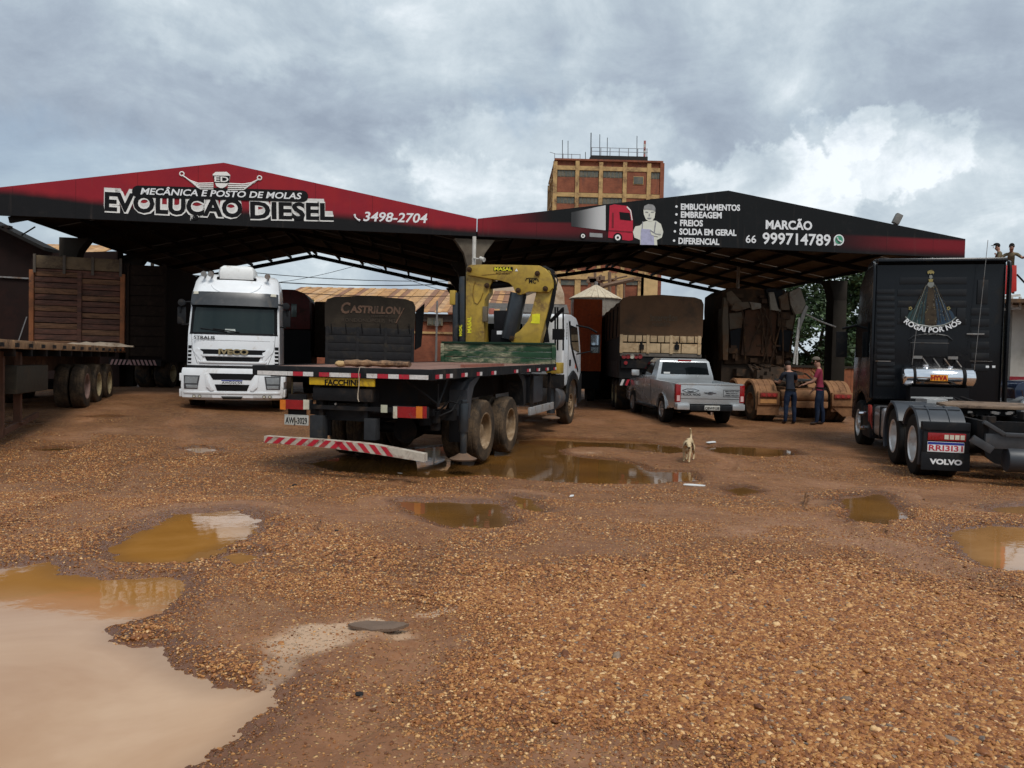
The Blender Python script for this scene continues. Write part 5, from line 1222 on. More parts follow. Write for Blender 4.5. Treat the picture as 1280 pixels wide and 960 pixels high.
for x0, x1 in ((399, 403.5), (455, 459)): rbox('rear_post', x0, 500, x1, 548, M_blackmetal, .10, .18)
chassis(fb, .42, .15, 10.0, .95, 1.22)
mb = MB()
for i in range(9): y = .35 + i * .85; mb.box(-HW + .05, HW - .05, y - .04, y + .04, DT - .16, DT - .055)
mb.build('deck_bearers', M_blackmetal, fb)
for s in (-1, 1): mb = MB(); mb.box(s * .42 - .05, s * .42 + .05, .1, DL, 1.22, DT - .16); mb.build('subframe_beam', M_blackmetal, fb)
# lamps
for (x0, x1, y0, y1, segs, side) in ((350, 387, 499.5, 512, ((350, 357, M_orange), (357, 379, M_red), (379, 386, M_lampwhite)), 0), (490, 533, 508, 523, ((491.5, 496.5, M_lampwhite), (496.5, 520, M_red), (520, 528, M_orange), (528, 533, M_red)), 1)):
    lh = rbox('tail_light', x0, y0 - .6, x1, y1 + .6, M_blackplastic, .0, .10, .006)
    for a, b_, m_ in segs: rbox('lens', a, y0, b_, y1, m_, -.012, -.001, 0, lh)
mb = MB(); a = rp(352, 499, .06); c = rp(533, 524, .06); mb.box(a.x, c.x, .06, .12, a.z - .12, a.z - .06); mb.build('lamp_bar', M_blackmetal, fb)
a = rp(356, 530.5, .05); c = rp(386, 519, .05)
pl = plate(fb, a.x, c.x, .05, a.z, c.z - .0, 'AWJ-3029', M_plateW)
mb = MB(); mb.box((a.x + c.x) / 2 - .15, (a.x + c.x) / 2 + .15, .055, .07, c.z - .02, a.z + .45); mb.build('plate_bracket', M_blackmetal, fb)
rbox('inspection_label', 476, 506, 484, 516, mat('faded_label', (.45, .45, .34), .6), .055, .06)
mb = MB(); a = rp(420, 505, .04); mb.cyl(a, a + Vector((0, -.02, 0)), .015, n=8); mb.build('badge', M_steel, fb)
# bent bumper with diagonal stripes
def bp(f_, top):
    P_ = [(330, 545.0, 553.5), (400, 549.5, 559), (450, 553.5, 565), (470, 556, 568), (530, 567.5, 577.5)]
    x = 330 + 200 * f_
    for (xa_, ta, ba_), (xb_, tb, bb) in zip(P_, P_[1:]):
        if x <= xb_ + 1e-6: q = (x - xa_) / (xb_ - xa_); return rp(x, (ta + (tb - ta) * q) if top else (ba_ + (bb - ba_) * q), -.12)
ns = 24; tops = [bp(i / ns, True) for i in range(ns + 1)]; bots = [bp(i / ns, False) for i in range(ns + 1)]
bb_ = MB()
for i in range(ns): bb_.add([tops[i], tops[i + 1], bots[i + 1], bots[i], tops[i] + Vector((0, .12, .0)), tops[i + 1] + Vector((0, .12, 0)), bots[i + 1] + Vector((0, .12, 0)), bots[i] + Vector((0, .12, 0))], [(0, 1, 2, 3), (4, 7, 6, 5), (0, 4, 5, 1), (3, 2, 6, 7)] + ([(0, 3, 7, 4)] if i == 0 else []) + ([(1, 5, 6, 2)] if i == ns - 1 else []))
bo = bb_.build('bumper', mat('scraped_bumper_white', (.46, .41, .34), .6, dirt=(.16, .05, .03), dirt_amt=.55, dscale=5), fb, smooth=20)
def on_b(u, v): # u along, v 0 bottom..1 top
    i = min(ns - 1, max(0, int(u * ns))); q = u * ns - i; t_ = tops[i].lerp(tops[i + 1], q); b2 = bots[i].lerp(bots[i + 1], q); return b2.lerp(t_, v) + Vector((0, -.004, 0))
k = 0; u = -.02; SLN = .045
while u < .78:
    d_ = SLN if u < .45 else -SLN; w = .036
    if u > .43 and u < .50: w = .045
    pts = [on_b(min(1, max(0, u)), .04), on_b(min(1, max(0, u + w)), .04), on_b(min(1, max(0, u + w + d_)), .96), on_b(min(1, max(0, u + d_)), .96)]
    if u < .45 or u > .46: mb = MB(); mb.prism(pts, (0, .003, 0)); mb.build('red_stripe', M_refred, bo)
    u += .072; k += 1
# log, rope, bits on the deck
lg = thing('split_log', 'rough split timber baulk lying across the rear of the flatbed deck', 'timber', tuple(rot_local(fb, (rp(452, 455).x, .45, DT + .01))), -FA + R(2))
mb = MB(); rs = random.Random(4); rg = []
for i in range(13):
    x = -.50 + 1.0 * i / 12 + .02; r0 = .052 + rs.uniform(-.010, .012)
    rg.append([Vector((x + rs.uniform(-.01, .01), math.cos(a) * r0 * 1.6, .055 + math.sin(a) * r0 * (1 - .2 * i / 12))) for a in [math.pi * 2 * j / 9 + rs.uniform(-.1, .1) for j in range(9)]])
mb.rings(rg); mb.build('timber', M_log, lg, smooth=50)
rk = thing('ochre_stone', 'small ochre lump beside the split timber on the flatbed', 'stone', tuple(rot_local(fb, (rp(396, 451).x, .7, DT))))
bm = bmesh.new(); bmesh.ops.create_icosphere(bm, subdivisions=2, radius=.07)
for v in bm.verts: v.co.z = v.co.z * .7 + .045; v.co.x *= 1.4; v.co *= 1 + rs.uniform(-.08, .08)
me = bpy.data.meshes.new('stone'); bm.to_mesh(me); bm.free(); me.materials.append(mat('ochre_lump', (.45, .30, .14), .8)); q = link(bpy.data.objects.new('stone_body', me)); q.parent = rk
rpn = thing('hanging_cord', 'pale frayed cord hanging over the rear rail of the flatbed', 'cord', tuple(rot_local(fb, (rp(452, 460).x, -.045, DT))), -FA)
mb = MB(); mb.tube([(.02, .12, .02), (.0, -.01, .02), (-.005, -.03, -.06), (.01, -.035, -.2), (-.012, -.03, -.35), (-.01, -.03, -.42), (.01, -.03, -.46)], [.006, .006, .006, .006, .007, .010, .005], 6); mb.build('cord_body', mat('pale_cord', (.40, .33, .25), .8), rpn)
pk = thing('fallen_plank', 'thin reddish plank lying on the deck against the green board', 'plank', tuple(rot_local(fb, (.0, 0, 0))), -FA, R(.9))
a = onZ(pk, 578, 459.5, DT + .004); c = onZ(pk, 628, 458, DT + .004); mb = MB(); mb.bar((a.x, a.y, DT + .03), (c.x, c.y, DT + .03), .07, .05); mb.build('plank_body', mat('reddish_plank', (.26, .10, .07), .8, bump=.4), pk)
# green tailboard at the front of the deck
GY = DL - .06
g0 = rp(556, 428, GY); g1 = rp(702, 433, GY); zt = .5 * (g0.z + g1.z); Hb = zt - DT
for i, (a, c) in enumerate(((0, .30), (.32, .62), (.64, 1.0))):
    mb = MB(); mb.box(-HW + .06, HW - .05, GY - (.0 if i != 1 else .012), GY + .05, DT + Hb * a, DT + Hb * c); mb.build('green_board', M_green, fb, bevel=.008)
mb = MB(); mb.box(-HW, HW, GY - .03, GY + .07, zt, zt + .05); mb.build('board_cap', mat('dark_green_rail', (.012, .03, .018), .5), fb, bevel=.008)
for x in (-HW + .03, HW - .02): mb = MB(); mb.box(x - .04, x + .04, GY - .04, GY + .08, DT - .05, zt); mb.build('board_post', M_green, fb, bevel=.006)
# wheels: measured along the truck side
for s in (-1, 1):
    for y in (2.54, 4.02):
        z = .53 - y * math.sin(R(.9)) + .03
        wheel(fb, s * (HW - .17), y, z, .525, .28, s, 'deep', M_tyred, M_rimbrown, rot=y); wheel(fb, s * (HW - .50), y, z, .525, .28, s, 'deep', M_tyred, M_rimbrown)
    wheel(fb, s * (HW - .28), 9.8, .50, .51, .29, s, 'steer', M_tyred, M_rimbrown)
for y in (2.54, 4.02): mb = MB(); mb.cyl((-1.0, y, .5), (1.0, y, .5), .09, n=12); mb.cyl((0, y - .3, .5), (0, y + .3, .5), .22, .16, 14); mb.build('axle', M_blackmetal, fb)
for s in (-1, 1): mb = MB(); mb.box(s * .45 - .04, s * .45 + .04, 1.9, 4.7, .62, .80); mb.build('leaf_spring', M_blackmetal, fb)
# fender brackets each side of the tandem
for s in (-1, 1):
    for y0, dr in ((1.62, 1), (5.05, -1)):
        x0, x1 = s * (HW - .04), s * (HW - .34)
        pts = [(y0, .80), (y0, DT - .34), (y0 + dr * .10, DT - .22), (y0 + dr * .45, DT - .14), (y0 + dr * .62, DT - .14), (y0 + dr * .30, DT - .30), (y0 + dr * .20, DT - .48), (y0 + dr * .14, .80)]
        mb = MB(); mb.prism([(min(x0, x1), y, z) for y, z in pts], (.30, 0, 0)); mb.build('mudguard', M_greyplastic if dr > 0 else M_blackplastic, fb, smooth=25)
    mb = MB(); mb.box(s * (HW - .18) - .15, s * (HW - .18) + .15, 1.60, 1.63, .42, .84); mb.build('mudflap', M_ink, fb)
# stabiliser leg with its foot pad, hydraulic bits
def leg_at(px, ytop, ybot, yl, xl):
    t0 = onY(fb, px, ytop, yl); b0 = onY(fb, px, ybot, yl); xl = t0.x
    mb = MB(); mb.cyl((xl, t0.y, b0.z + .06), (xl, t0.y, b0.z + .45), .052, n=14); mb.cyl((xl, t0.y, b0.z + .40), (xl, t0.y, t0.z), .075, n=14); mb.cyl((xl, t0.y, t0.z), (xl, t0.y, t0.z + .05), .055, n=10); mb.build('stabiliser_leg', M_greycyl, fb, bevel=.006)
    mb = MB(); mb.lathe([(0.001, 0), (.20, 0), (.21, .02), (.14, .05), (.06, .10), (.001, .10)], 24, Matrix.Translation((xl, t0.y, b0.z - .02)) @ Matrix.Rotation(-math.pi / 2, 4, 'Y')); mb.build('foot_pad', mat('muddy_foot_pad', (.14, .09, .06), .8, dirt=MUD, dirt_amt=.5), fb)
    return t0
t0 = leg_at(580, 504, 573, 1.25, 0)
leg_at(402, 504, 566, 0, -HW + .35) if False else None
mb = MB(); mb.box(-HW + .2, HW - .1, t0.y - .08, t0.y + .08, .80, .96); mb.build('stabiliser_beam', M_blackmetal, fb)
mb = MB(); y = t0.y - .25
for (dx, dy, dz, s_) in ((0, 0, 0, .16), (.0, .08, -.14, .12), (-.05, -.1, -.06, .10), (.03, -.16, .08, .09)): mb.cbox((HW - .35 + dx, y + dy, .86 + dz), (s_, s_, s_ * 1.1))
mb.tube([(HW - .3, y, .9), (HW - .15, y + .1, 1.1), (HW - .1, t0.y + .1, 1.05)], .015, 6); mb.tube([(HW - .32, y, .85), (HW - .12, y + .15, .95), (HW - .1, t0.y + .2, 1.15)], .015, 6); mb.build('hydraulic_valve', M_blackmetal, fb)
mb = MB(); a = Vector((HW - .1, .55, 1.08)); mb.tube([a + Vector((0, 0, .30)), a], .014, 6); mb.tube([a + Vector((0, .38, .36)), a, a + Vector((-.3, -.45, .36))], .02, 6); mb.cyl(a + Vector((0, 0, -.03)), a + Vector((0, 0, .02)), .03, n=8); mb.build('stay_rods', M_blackmetal, fb)
# side gear behind the cab: under-run rail, tanks, boxes
mb = MB(); mb.box(HW - .10, HW - .04, 5.45, 7.5, .56, .72); mb.box(-HW + .04, -HW + .10, 5.45, 7.5, .56, .72); mb.build('side_guard', mat('galvanised_rail', (.34, .34, .34), .5, .3, dirt=(.2, .14, .09), dirt_amt=.4), fb, bevel=.01)
for y in (5.7, 7.2): mb = MB(); mb.box(HW - .12, HW - .06, y - .04, y + .04, .72, 1.4); mb.build('guard_post', M_blackmetal, fb)
mb = MB(); mb.box(HW - .65, HW - .12, 5.85, 6.75, .78, 1.35); mb.build('battery_box', M_greyplastic, fb, bevel=.03)
for s in (-1, 1): mb = MB(); mb.cyl((s * (HW - .42), 8.5, .72), (s * (HW - .42), 9.15, .72), .30, n=24); mb.build('air_tank', mat('grey_tank_plastic', (.07, .07, .075), .5, dirt=(.15, .1, .06), dirt_amt=.5), fb, bevel=.03)
mb = MB(); mb.cyl((HW - .22, 7.95, .42), (HW - .22, 7.95, 1.55), .10, n=14); mb.build('stabiliser_leg', M_greycyl, fb)
mb = MB(); mb.lathe([(0.001, 0), (.22, 0), (.22, .02), (.06, .08), (.001, .08)], 20, Matrix.Translation((HW - .22, 7.95, .30)) @ Matrix.Rotation(-math.pi / 2, 4, 'Y')); mb.build('foot_pad', mat('muddy_foot_pad', (.14, .09, .06), .8), fb)
mb = MB(); mb.box(-HW - .05, HW + .05, 7.75, 8.15, 1.02, 1.34); mb.build('outrigger_beam', M_blackmetal, fb, bevel=.015)
mb = MB(); mb.box(HW - .30, HW + .02, 7.72, 8.18, 1.36, 1.62); mb.build('outrigger_head', M_yellow, fb, bevel=.02)
# ---- crane, folded across the truck behind the cab
CY = 7.95
cr_ = thing('loader_crane', 'yellow folded loader crane mounted behind the flatbed cab', 'crane', tuple(rot_local(fb, (0, CY, DT - .25))), -FA, R(.9))
def cpt(px, py, y=0): return onY(cr_, px, py, y)
def cpoly(name, pts, m_, y0, dy, bevel=.012, par=None, sm=30):
    mb = MB(); mb.prism([cpt(a, b_, y0) for a, b_ in pts], (0, dy, 0)); return mb.build(name, m_, par or cr_, bevel=bevel, smooth=sm)
col_ = cpoly('mast', [(582.5, 340), (588, 338), (613, 344), (615, 352), (611, 360), (611, 366), (606, 374), (605, 385), (604.5, 400), (605.5, 432), (582, 432)], M_yellow, -.02, .34)
boom = cpoly('main_boom', [(583, 336), (586, 331), (600, 330.6), (640, 331), (674, 331.8), (681, 335.5), (688, 344), (690.5, 352), (691, 360), (686, 365), (676, 365), (661, 364.5), (655, 367), (651, 368.5), (647, 368), (644, 365), (641, 358), (636, 353.5), (625, 350.5), (610, 348), (584, 343.5)], M_yellow, -.10, .46)
arm = cpoly('folded_arm', [(671, 362), (690.5, 362), (687, 378), (684, 392), (678, 414), (674, 431), (640, 429.5), (637, 424), (638, 421), (650, 413), (659, 402), (663, 394), (668, 375)], M_yellow, -.02, .34)
cpoly('boom_rib', [(602, 343.5), (640, 340), (640, 340.8), (602, 344.4)], mat('shadowed_weld', (.22, .13, .02), .6), -.108, .009, 0, boom)
mb = MB(); a = cpt(648, 368, .1); c = cpt(636, 425, .1); mb.cyl(a.lerp(c, -.02), a.lerp(c, .98), .20, n=20); mb.build('lift_cylinder', M_greycyl, cr_, bevel=.01)
mb = MB(); a = cpt(611, 357, .12); c = cpt(640, 354, .12); mb.cyl(a, c, .09, n=12); mb.build('linkage_cylinder', M_ink, cr_)
for a, y_ in (((648, 363), -.11), ((682, 361), -.11), ((587, 337), -.11), ((609, 357), -.04), ((640, 423), -.04), ((672, 342), -.11)):
    q = cpt(*a, y_); mb = MB(); mb.cyl(q, q + Vector((0, -.05, 0)), .062, n=14); mb.cyl(q + Vector((0, -.05, 0)), q + Vector((0, -.07, 0)), .03, n=6); mb.build('pivot_pin', mat('greasy_pin', (.06, .035, .02), .5, .4), cr_, bevel=.006)
Mbadge = mat('badge_black', (.012, .012, .010), .6); Myl = mat('bright_yellow_sticker', (.72, .68, .03), .5)
cpoly('badge', [(617, 333.6), (641, 333.8), (641, 338.8), (617, 338.6)], Mbadge, -.107, .006, 0, boom)
text('MASAL', boom, Myl, cpt(618, 338.0, -.11), cpt(640, 338.2, -.11), cpt(625, 334).z - cpt(625, 337.8).z, bold=.03, ext=.003)
text('MC 40507', boom, M_ink, cpt(620, 343, -.10), cpt(638, 343.2, -.10), cpt(625, 340.4).z - cpt(625, 343).z, bold=.01, ext=.004)
text('MC', boom, M_ink, cpt(661, 354, -.10), cpt(670, 354.3, -.10), cpt(665, 349).z - cpt(665, 354).z, bold=.03, ext=.004)
mb = MB(); mb.tube([cpt(x, y, -.106) for x, y in ((657, 351), (658, 348), (661, 347.6), (669, 348), (672, 349), (673, 352))], .010, 5); mb.build('badge_ring', M_ink, boom)
cpoly('warning_triangle', [(643.5, 339), (647.5, 339), (645.5, 335.6)], M_inkW, -.107, .006, 0, boom)
text('MASAL', col_, Myl, cpt(589, 416, -.02), cpt(589, 396, -.02), cpt(584, 400).x * -1 + cpt(588.5, 400).x, bold=.03, ext=.004, up=(-1, 0, 0))
cpoly('torn_sticker', [(665, 393), (671, 392), (675, 392.5), (674.5, 404.5), (663, 404), (665, 400)], Myl, -.027, .006, 0, arm)
mb = MB(); pts = [cpt(x, y, -.03) for x, y in ((594, 352), (592, 358), (591, 368), (593, 378), (597, 380), (601, 374), (604, 366))]; mb.tube(pts, .010, 5); mb.build('weld_line', mat('shadowed_weld', (.22, .13, .02), .6), col_)
for px, r_ in ((570, .085), (579, .10)):
    a = cpt(px, 346 if px > 575 else 366, .1); c = cpt(px, 432, .1); mb = MB(); mb.cyl(c, a, r_, n=16); mb.build('hydraulic_cylinder', M_greycyl, cr_, bevel=.01)
q = cpt(566.5, 372, .05); mb = MB(); mb.cbox(q, (.14, .12, .35)); mb.build('valve_block', M_yellow, cr_, bevel=.01)
text('MASAL', cr_, Myl, cpt(578, 420, 0) + Vector((0, -.03, 0)), cpt(578, 406, 0) + Vector((0, -.03, 0)), .07, bold=.02, ext=.004, up=(-1, 0, 0))
mb = MB()
for i in range(4):
    o_ = i * .025; mb.tube([cpt(678 + i, 333, .05 + o_), cpt(688 + i, 338, .05), cpt(694, 352 + i, .02), cpt(694 - i, 366, .02), cpt(691 - i, 384, .0), cpt(686 - i, 402, .0), cpt(680 + i * 2, 428, .05)], .020, 6)
mb.tube([cpt(676, 334, .2), cpt(692, 338, .2), cpt(697, 350, .15), cpt(694, 366, .1)], .014, 6); mb.build('hydraulic_hoses', M_ink, cr_)
ob = cpoly('oil_tank', [(617, 388), (639, 388), (639, 412), (617, 412)], mat('sooty_tank', (.010, .010, .011), .5), .05, .35, .02)
cpoly('tank_base', [(614, 412), (640, 412), (641, 431), (613, 431)], M_ink, .05, .35, .02)
cpoly('label', [(621, 413.5), (628, 413.5), (628, 418), (621, 418)], M_inkW, .045, .004, 0)
cpoly('bracket_strip', [(603, 383), (609, 383), (609, 402), (603, 402)], mat('grey_brown_strip', (.12, .10, .07), .7), -.05, .1)
cpoly('red_label', [(611, 385.5), (618, 385.5), (618, 393), (611, 393)], mat('pale_red_label', (.45, .16, .12), .6), .06, .01)
mb = MB()
for px in (672, 680, 694, 697, 704): a = cpt(px, 384 if px > 690 else 418, .3); c = cpt(px, 438, .3); mb.tube([a, c], .022, 6)
mb.tube([cpt(688, 402, .3), cpt(704, 386, .3)], .045, 6); q = cpt(698, 418, .3); mb.cbox(q, (.26, .16, .26)); mb.build('control_levers', M_ink, cr_, bevel=0)
# ---- cab of the flatbed
def fs(px, py, x=HW - .12): return onX(fb, px, py, x)
CX = 1.25; CB, CF = 8.72, 10.95; CT = 2.83; c0z = 1.25
side = [(CB, c0z), (CB, CT - .10), (CB + .10, CT - .02), (CB + .9, CT), (CB + 1.5, CT - .06), (CF - .42, CT - .22), (CF - .20, 2.15), (CF - .04, 1.80), (CF, 1.35), (CF, .75), (CF - .30, .70), (CF - .38, .95), (CF - .62, 1.18), (9.8, 1.28), (9.35, 1.20), (9.2, 1.02), (CB + .1, 1.02)]
mb = MB(); mb.prism([(-CX, y, z) for y, z in side], (2 * CX, 0, 0)); fcab = mb.build('cab', M_white, fb, bevel=.05, smooth=40, seg=3)
for s in (-1, 1):
    x = s * (CX + .001)
    def sp(name, pts, m_, d=.008, par=fb, bevel=0):
        mb = MB(); mb.prism([(x if s > 0 else x - d, y, z) for y, z in pts], (d, 0, 0)); return mb.build(name, m_, par, bevel=bevel)
    sp('side_window', [(9.42, 2.56), (10.30, 2.52), (10.52, 2.10), (10.62, 1.86), (9.85, 1.95), (9.55, 2.15)], M_glass, .010)
    sp('window_trim', [(9.30, 2.64), (9.42, 2.66), (9.62, 2.10), (9.98, 1.82), (10.52, 1.42), (10.52, 1.34), (9.88, 1.76), (9.52, 2.08)], M_ink, .014)
    sp('door_seam', [(9.28, 2.68), (9.295, 2.68), (9.295, 1.22), (9.28, 1.22)], M_ink, .004)
    sp('door_handle', [(9.42, 1.52), (9.56, 1.52), (9.56, 1.68), (9.42, 1.68)], M_ink, .02)
    sp('decal', [(10.15, 1.45), (10.30, 1.45), (10.30, 1.62), (10.15, 1.62)], mat('red_decal', (.45, .12, .08), .5), .004)
    sp('wheel_arch', [(9.10, .62), (9.14, 1.02), (9.30, 1.24), (9.8, 1.40), (10.3, 1.24), (10.5, 1.0), (10.55, .65), (10.40, .65), (10.32, .95), (10.15, 1.12), (9.8, 1.20), (9.45, 1.12), (9.28, .95), (9.22, .62)], M_blackplastic, .05)
    sp('front_corner', [(10.56, .50), (10.93, .55), (10.95, 1.3), (10.86, 1.3), (10.62, 1.1), (10.56, .9)], M_blackplastic, .03)
    ma = MB(); ma.tube([(s * CX, 10.2, 2.58), (s * (CX + .30), 10.42, 2.52), (s * (CX + .50), 10.5, 2.40)], .025, 8); ma.tube([(s * CX, 10.3, 1.82), (s * (CX + .45), 10.46, 1.92)], .018, 8); ma.build('mirror_arm', M_ink, fb)
    mi_ = MB(); mi_.cbox((s * (CX + .46), 10.5, 2.10), (.26, .10, .50)); mm = mi_.build('mirror', M_blackplastic, fb, bevel=.04)
    for z_, h_ in ((2.20, .26), (1.94, .14)): g_ = MB(); g_.cbox((s * (CX + .46), 10.445, z_), (.19, .008, h_)); g_.build('mirror_glass', mat('mirror_silver', (.45, .52, .58), .08, .9), mm)
text('240E25', fcab, M_ink, (CX, 9.05, 2.60), (CX, 9.05, 2.18), .075, nrm=(1, 0, 0), up=(0, 1, 0), bold=.02, ext=.004)
mb = MB(); mb.box(-1.0, .2, CB - .012, CB - .001, 1.9, 2.55); mb.build('rear_window', M_glass, fb)
mb = MB(); mb.cyl((.55, 9.2, CT - .02), (.55, 9.2, CT + .06), .09, n=16); be = mb.build('beacon', M_ink, fb); mb = MB(); mb.tube([(.55, 9.2, CT + .06), (.55, 9.2, CT + .17), (.55, 9.2, CT + .21)], [.075, .065, .03], 14); mb.build('beacon_lens', mat('orange_beacon', (.75, .22, .02), .25), be)
mb = MB(); mb.box(-1.15, 1.15, 10.6, 10.97, .38, .76); mb.build('front_bumper', M_whitecap, fb, bevel=.03)

# ------------------------------------------------------------------ black tractor, rear three-quarter view
VA = R(14.5); q = Vector((6.67, 12.8, 0)) + Vector((math.cos(VA), -math.sin(VA), 0)) * 1.25
vo = thing('truck_tractor', 'black tall-cab tractor unit seen from behind with a painted prayer on its cab', 'truck', (q.x, q.y, 0.0), -VA, R(.6))
VW = 1.25
# cab
CB = 3.55; zt = onY(vo, 1180, 326, CB).z; zt = (onY(vo, 1092, 332, CB).z + onY(vo, 1250, 322, CB).z) / 2
xl = -VW; xr = VW; zb = 1.05
side = [(CB, zb), (CB, zt - .02), (CB + .25, zt), (CB + 1.1, zt - .05), (CB + 1.7, zt - .35), (CB + 1.95, 2.6), (CB + 2.15, 1.9), (CB + 2.2, .5), (CB + 1.8, .5), (CB + 1.72, .9), (CB + 1.5, 1.12), (CB + 1.15, 1.2), (CB + .8, 1.12), (CB + .5, .95)]
mb = MB(); mb.prism([(-VW + .03, y, z) for y, z in side], (2 * VW - .06, 0, 0)); vcab = mb.build('cab', M_blackpaint, vo, bevel=.05, smooth=40, seg=3)
# wing deflectors framing the back wall
for s in (-1, 1):
    mb = MB(); mb.prism([(s * (VW - .02) if s > 0 else s * (VW - .02) - .05, y, z) for y, z in ((CB - .14, 1.1), (CB - .14, zt - .20), (CB - .08, zt - .02), (CB + .02, zt + .02), (CB + .02, 1.1))], (.05, 0, 0)); mb.build('side_deflector', M_blackpaint, vo, bevel=.015)
mb = MB(); mb.prism([(-VW + .06, y, z) for y, z in ((CB - .14, zt + .0), (CB - .12, zt + .06), (CB + .3, zt + .10), (CB + 1.0, zt + .06), (CB + 1.0, zt - .02), (CB, zt - .06))], (2 * VW - .12, 0, 0)); mb.build('roof_deflector', M_blackpaint, vo, bevel=.015)
vp = lambda px, py, y=CB: onY(vo, px, py, y)
def vbox(name, x0, y0, x1, y1, m_, d=.02, y=CB, bevel=.004, par=None):
    a = vp(x0, y0, y); c = vp(x1, y1, y); mb = MB(); mb.box(min(a.x, c.x), max(a.x, c.x), y - d, y - .001, min(a.z, c.z), max(a.z, c.z)); return mb.build(name, m_, par or vo, bevel=bevel)
M_panel = mat('satin_black_panel', (.007, .008, .010), .38, 0, .3, dirt=(.02, .018, .016), dirt_amt=.3)
for i in range(15):   # louvred strip on the left
    y_ = 362 + i * 8.2; vbox('louvre', 1096, y_, 1118, y_ + 5.5, M_panel, .014)
for i, y_ in enumerate((347, 362, 376, 398)): vbox('pressed_rib', 1122 + (3 if i == 0 else 0), y_, 1208, y_ + 8, M_panel, .010, bevel=.003)
vbox('pressed_rib', 1126, 385, 1134, 405, M_panel, .022); vbox('pressed_rib', 1196, 385, 1206, 405, M_panel, .022)
for i in range(6): vbox('pressed_rib', 1214, 385 + i * 14, 1236, 394 + i * 14, M_panel, .011, bevel=.003)
vbox('pressed_rib', 1222, 350, 1234, 380, M_panel, .02)
vbox('step_strip', 1208, 416.6, 1230, 418.8, M_steel, .03); vbox('step_strip', 1094, 450.8, 1113, 452.2, M_steel, .03); vbox('step_strip', 1212, 451, 1240, 452, M_steel, .025)
vbox('step_strip', 1138, 428.2, 1186, 429.3, M_steel, .03); vbox('lower_panel', 1140, 424, 1184, 446, M_panel, .02)
mb = MB(); mb.tube([vp(x, y, CB - .01) for x, y in ((1136, 425), (1142, 420), (1155, 418), (1172, 418), (1184, 420), (1190, 425))], .02, 6); mb.build('pressed_rib', M_panel, vo)
for px in (1232, 1240): vbox('badge', px, 457, px + 4, 460, M_inkW, .012)
# painted standing figure in a starry cloak, crown above, and the arched words
rs = random.Random(12)
Mc1 = mat('airbrush_teal', (.012, .045, .045), .35, dirt=(.010, .014, .014), dirt_amt=.7, dscale=9); Mc2 = mat('airbrush_blue', (.012, .034, .062), .35, dirt=(.008, .012, .018), dirt_amt=.7, dscale=9)
Mg = mat('airbrush_gold', (.30, .24, .08), .4); Mbr = mat('airbrush_brown', (.060, .045, .030), .5, dirt=(.02, .015, .012), dirt_amt=.6, dscale=8); Msil = mat('airbrush_silver', (.20, .21, .19), .4)
def vdec(name, pts, m_, off, t_=.002): mb = MB(); mb.prism([vp(a, b_, CB) + Vector((0, -off, 0)) for a, b_ in pts], (0, t_, 0)); return mb.build(name, m_, vcab)
vdec('painted_cloak', [(1160, 352), (1156, 362), (1153, 370), (1146, 377), (1143, 385), (1136, 391), (1132, 399), (1140, 404), (1152, 408), (1157, 408), (1158, 380)], Mc1, .026)
vdec('painted_cloak', [(1166, 352), (1170, 362), (1173, 370), (1180, 376), (1183, 384), (1190, 390), (1194, 398), (1186, 403), (1175, 408), (1168, 408), (1167, 380)], Mc2, .026)
vdec('painted_robe', [(1160, 350), (1166, 350), (1169, 372), (1170.5, 400), (1170, 408), (1155.5, 408), (1155.5, 398), (1157.5, 372)], Mbr, .029)
vdec('painted_collar', [(1158, 357), (1163, 360), (1168, 357), (1166.5, 353), (1160, 353)], Msil, .032)
vdec('painted_collar', [(1160, 349), (1166, 349), (1165, 352.5), (1161, 352.5)], Mg, .034)
vdec('painted_crown', [(1159.5, 343), (1158.5, 340), (1160.5, 338.5), (1163, 337.6), (1165.5, 338.5), (1167.5, 340), (1166.5, 343), (1164.5, 341.5), (1163, 343), (1161.5, 341.5)], Mg, .03)
vdec('painted_head', [(1161.5, 344), (1164.5, 344), (1165.3, 347), (1163, 349.2), (1160.8, 347)], Msil, .030)
for s in (-1, 1):
    for k in range(6):
        f_ = (k + .5) / 6; mb = MB(); mb.tube([vp(1163 + s * (3 + 3 * f_), 356, CB) + Vector((0, -.028, 0)), vp(1163 + s * (5 + 13 * f_ + 1.2 * (k % 2)), 380, CB) + Vector((0, -.028, 0)), vp(1163 + s * (7 + 21 * f_), 400 + 5 * (1 - f_), CB) + Vector((0, -.028, 0))], .006, 4); mb.build('painted_fold', Mbr if k % 2 else Msil if k == 4 else Mc2, vcab)
for i in range(70):
    s = rs.choice((-1, 1)); v_ = rs.random(); x = 1163 + s * (3 + rs.random() * (4 + 22 * v_)); y = 358 + 46 * v_; r_ = .5
    vdec('painted_star', [(x - r_, y), (x, y - r_), (x + r_, y), (x, y + r_)], Mg if rs.random() < .4 else Msil, .031)
for cx_ in (1137.5, 1185):
    for k in range(5): an = k * 1.2566; x = cx_ + 1.6 * math.cos(an); y = 385.5 + 1.6 * math.sin(an); vdec('painted_flower', [(x - 1, y), (x, y - 1), (x + 1, y), (x, y + 1)], Mg, .034)
mb = MB(); mb.tube([vp(x, y, CB) + Vector((0, -.030, 0)) for x, y in ((1131, 396), (1136, 401), (1147, 406), (1163, 408.5), (1179, 406.5), (1189, 402), (1195, 396.5))], .014, 6); mb.build('painted_hem', Msil, vcab)
for k in range(7): x = 1147 + k * 5.2; y = 407 + 1.6 * math.sin((k + .5) / 7 * math.pi); vdec('painted_cloud', [(x - 3, y), (x, y - 1.6), (x + 3, y), (x, y + 1.6)], Msil, .035)
a = vp(1163, 300, CB); Rr = (vp(1163, 300, CB).z - vp(1163, 415, CB).z); W_arc = None
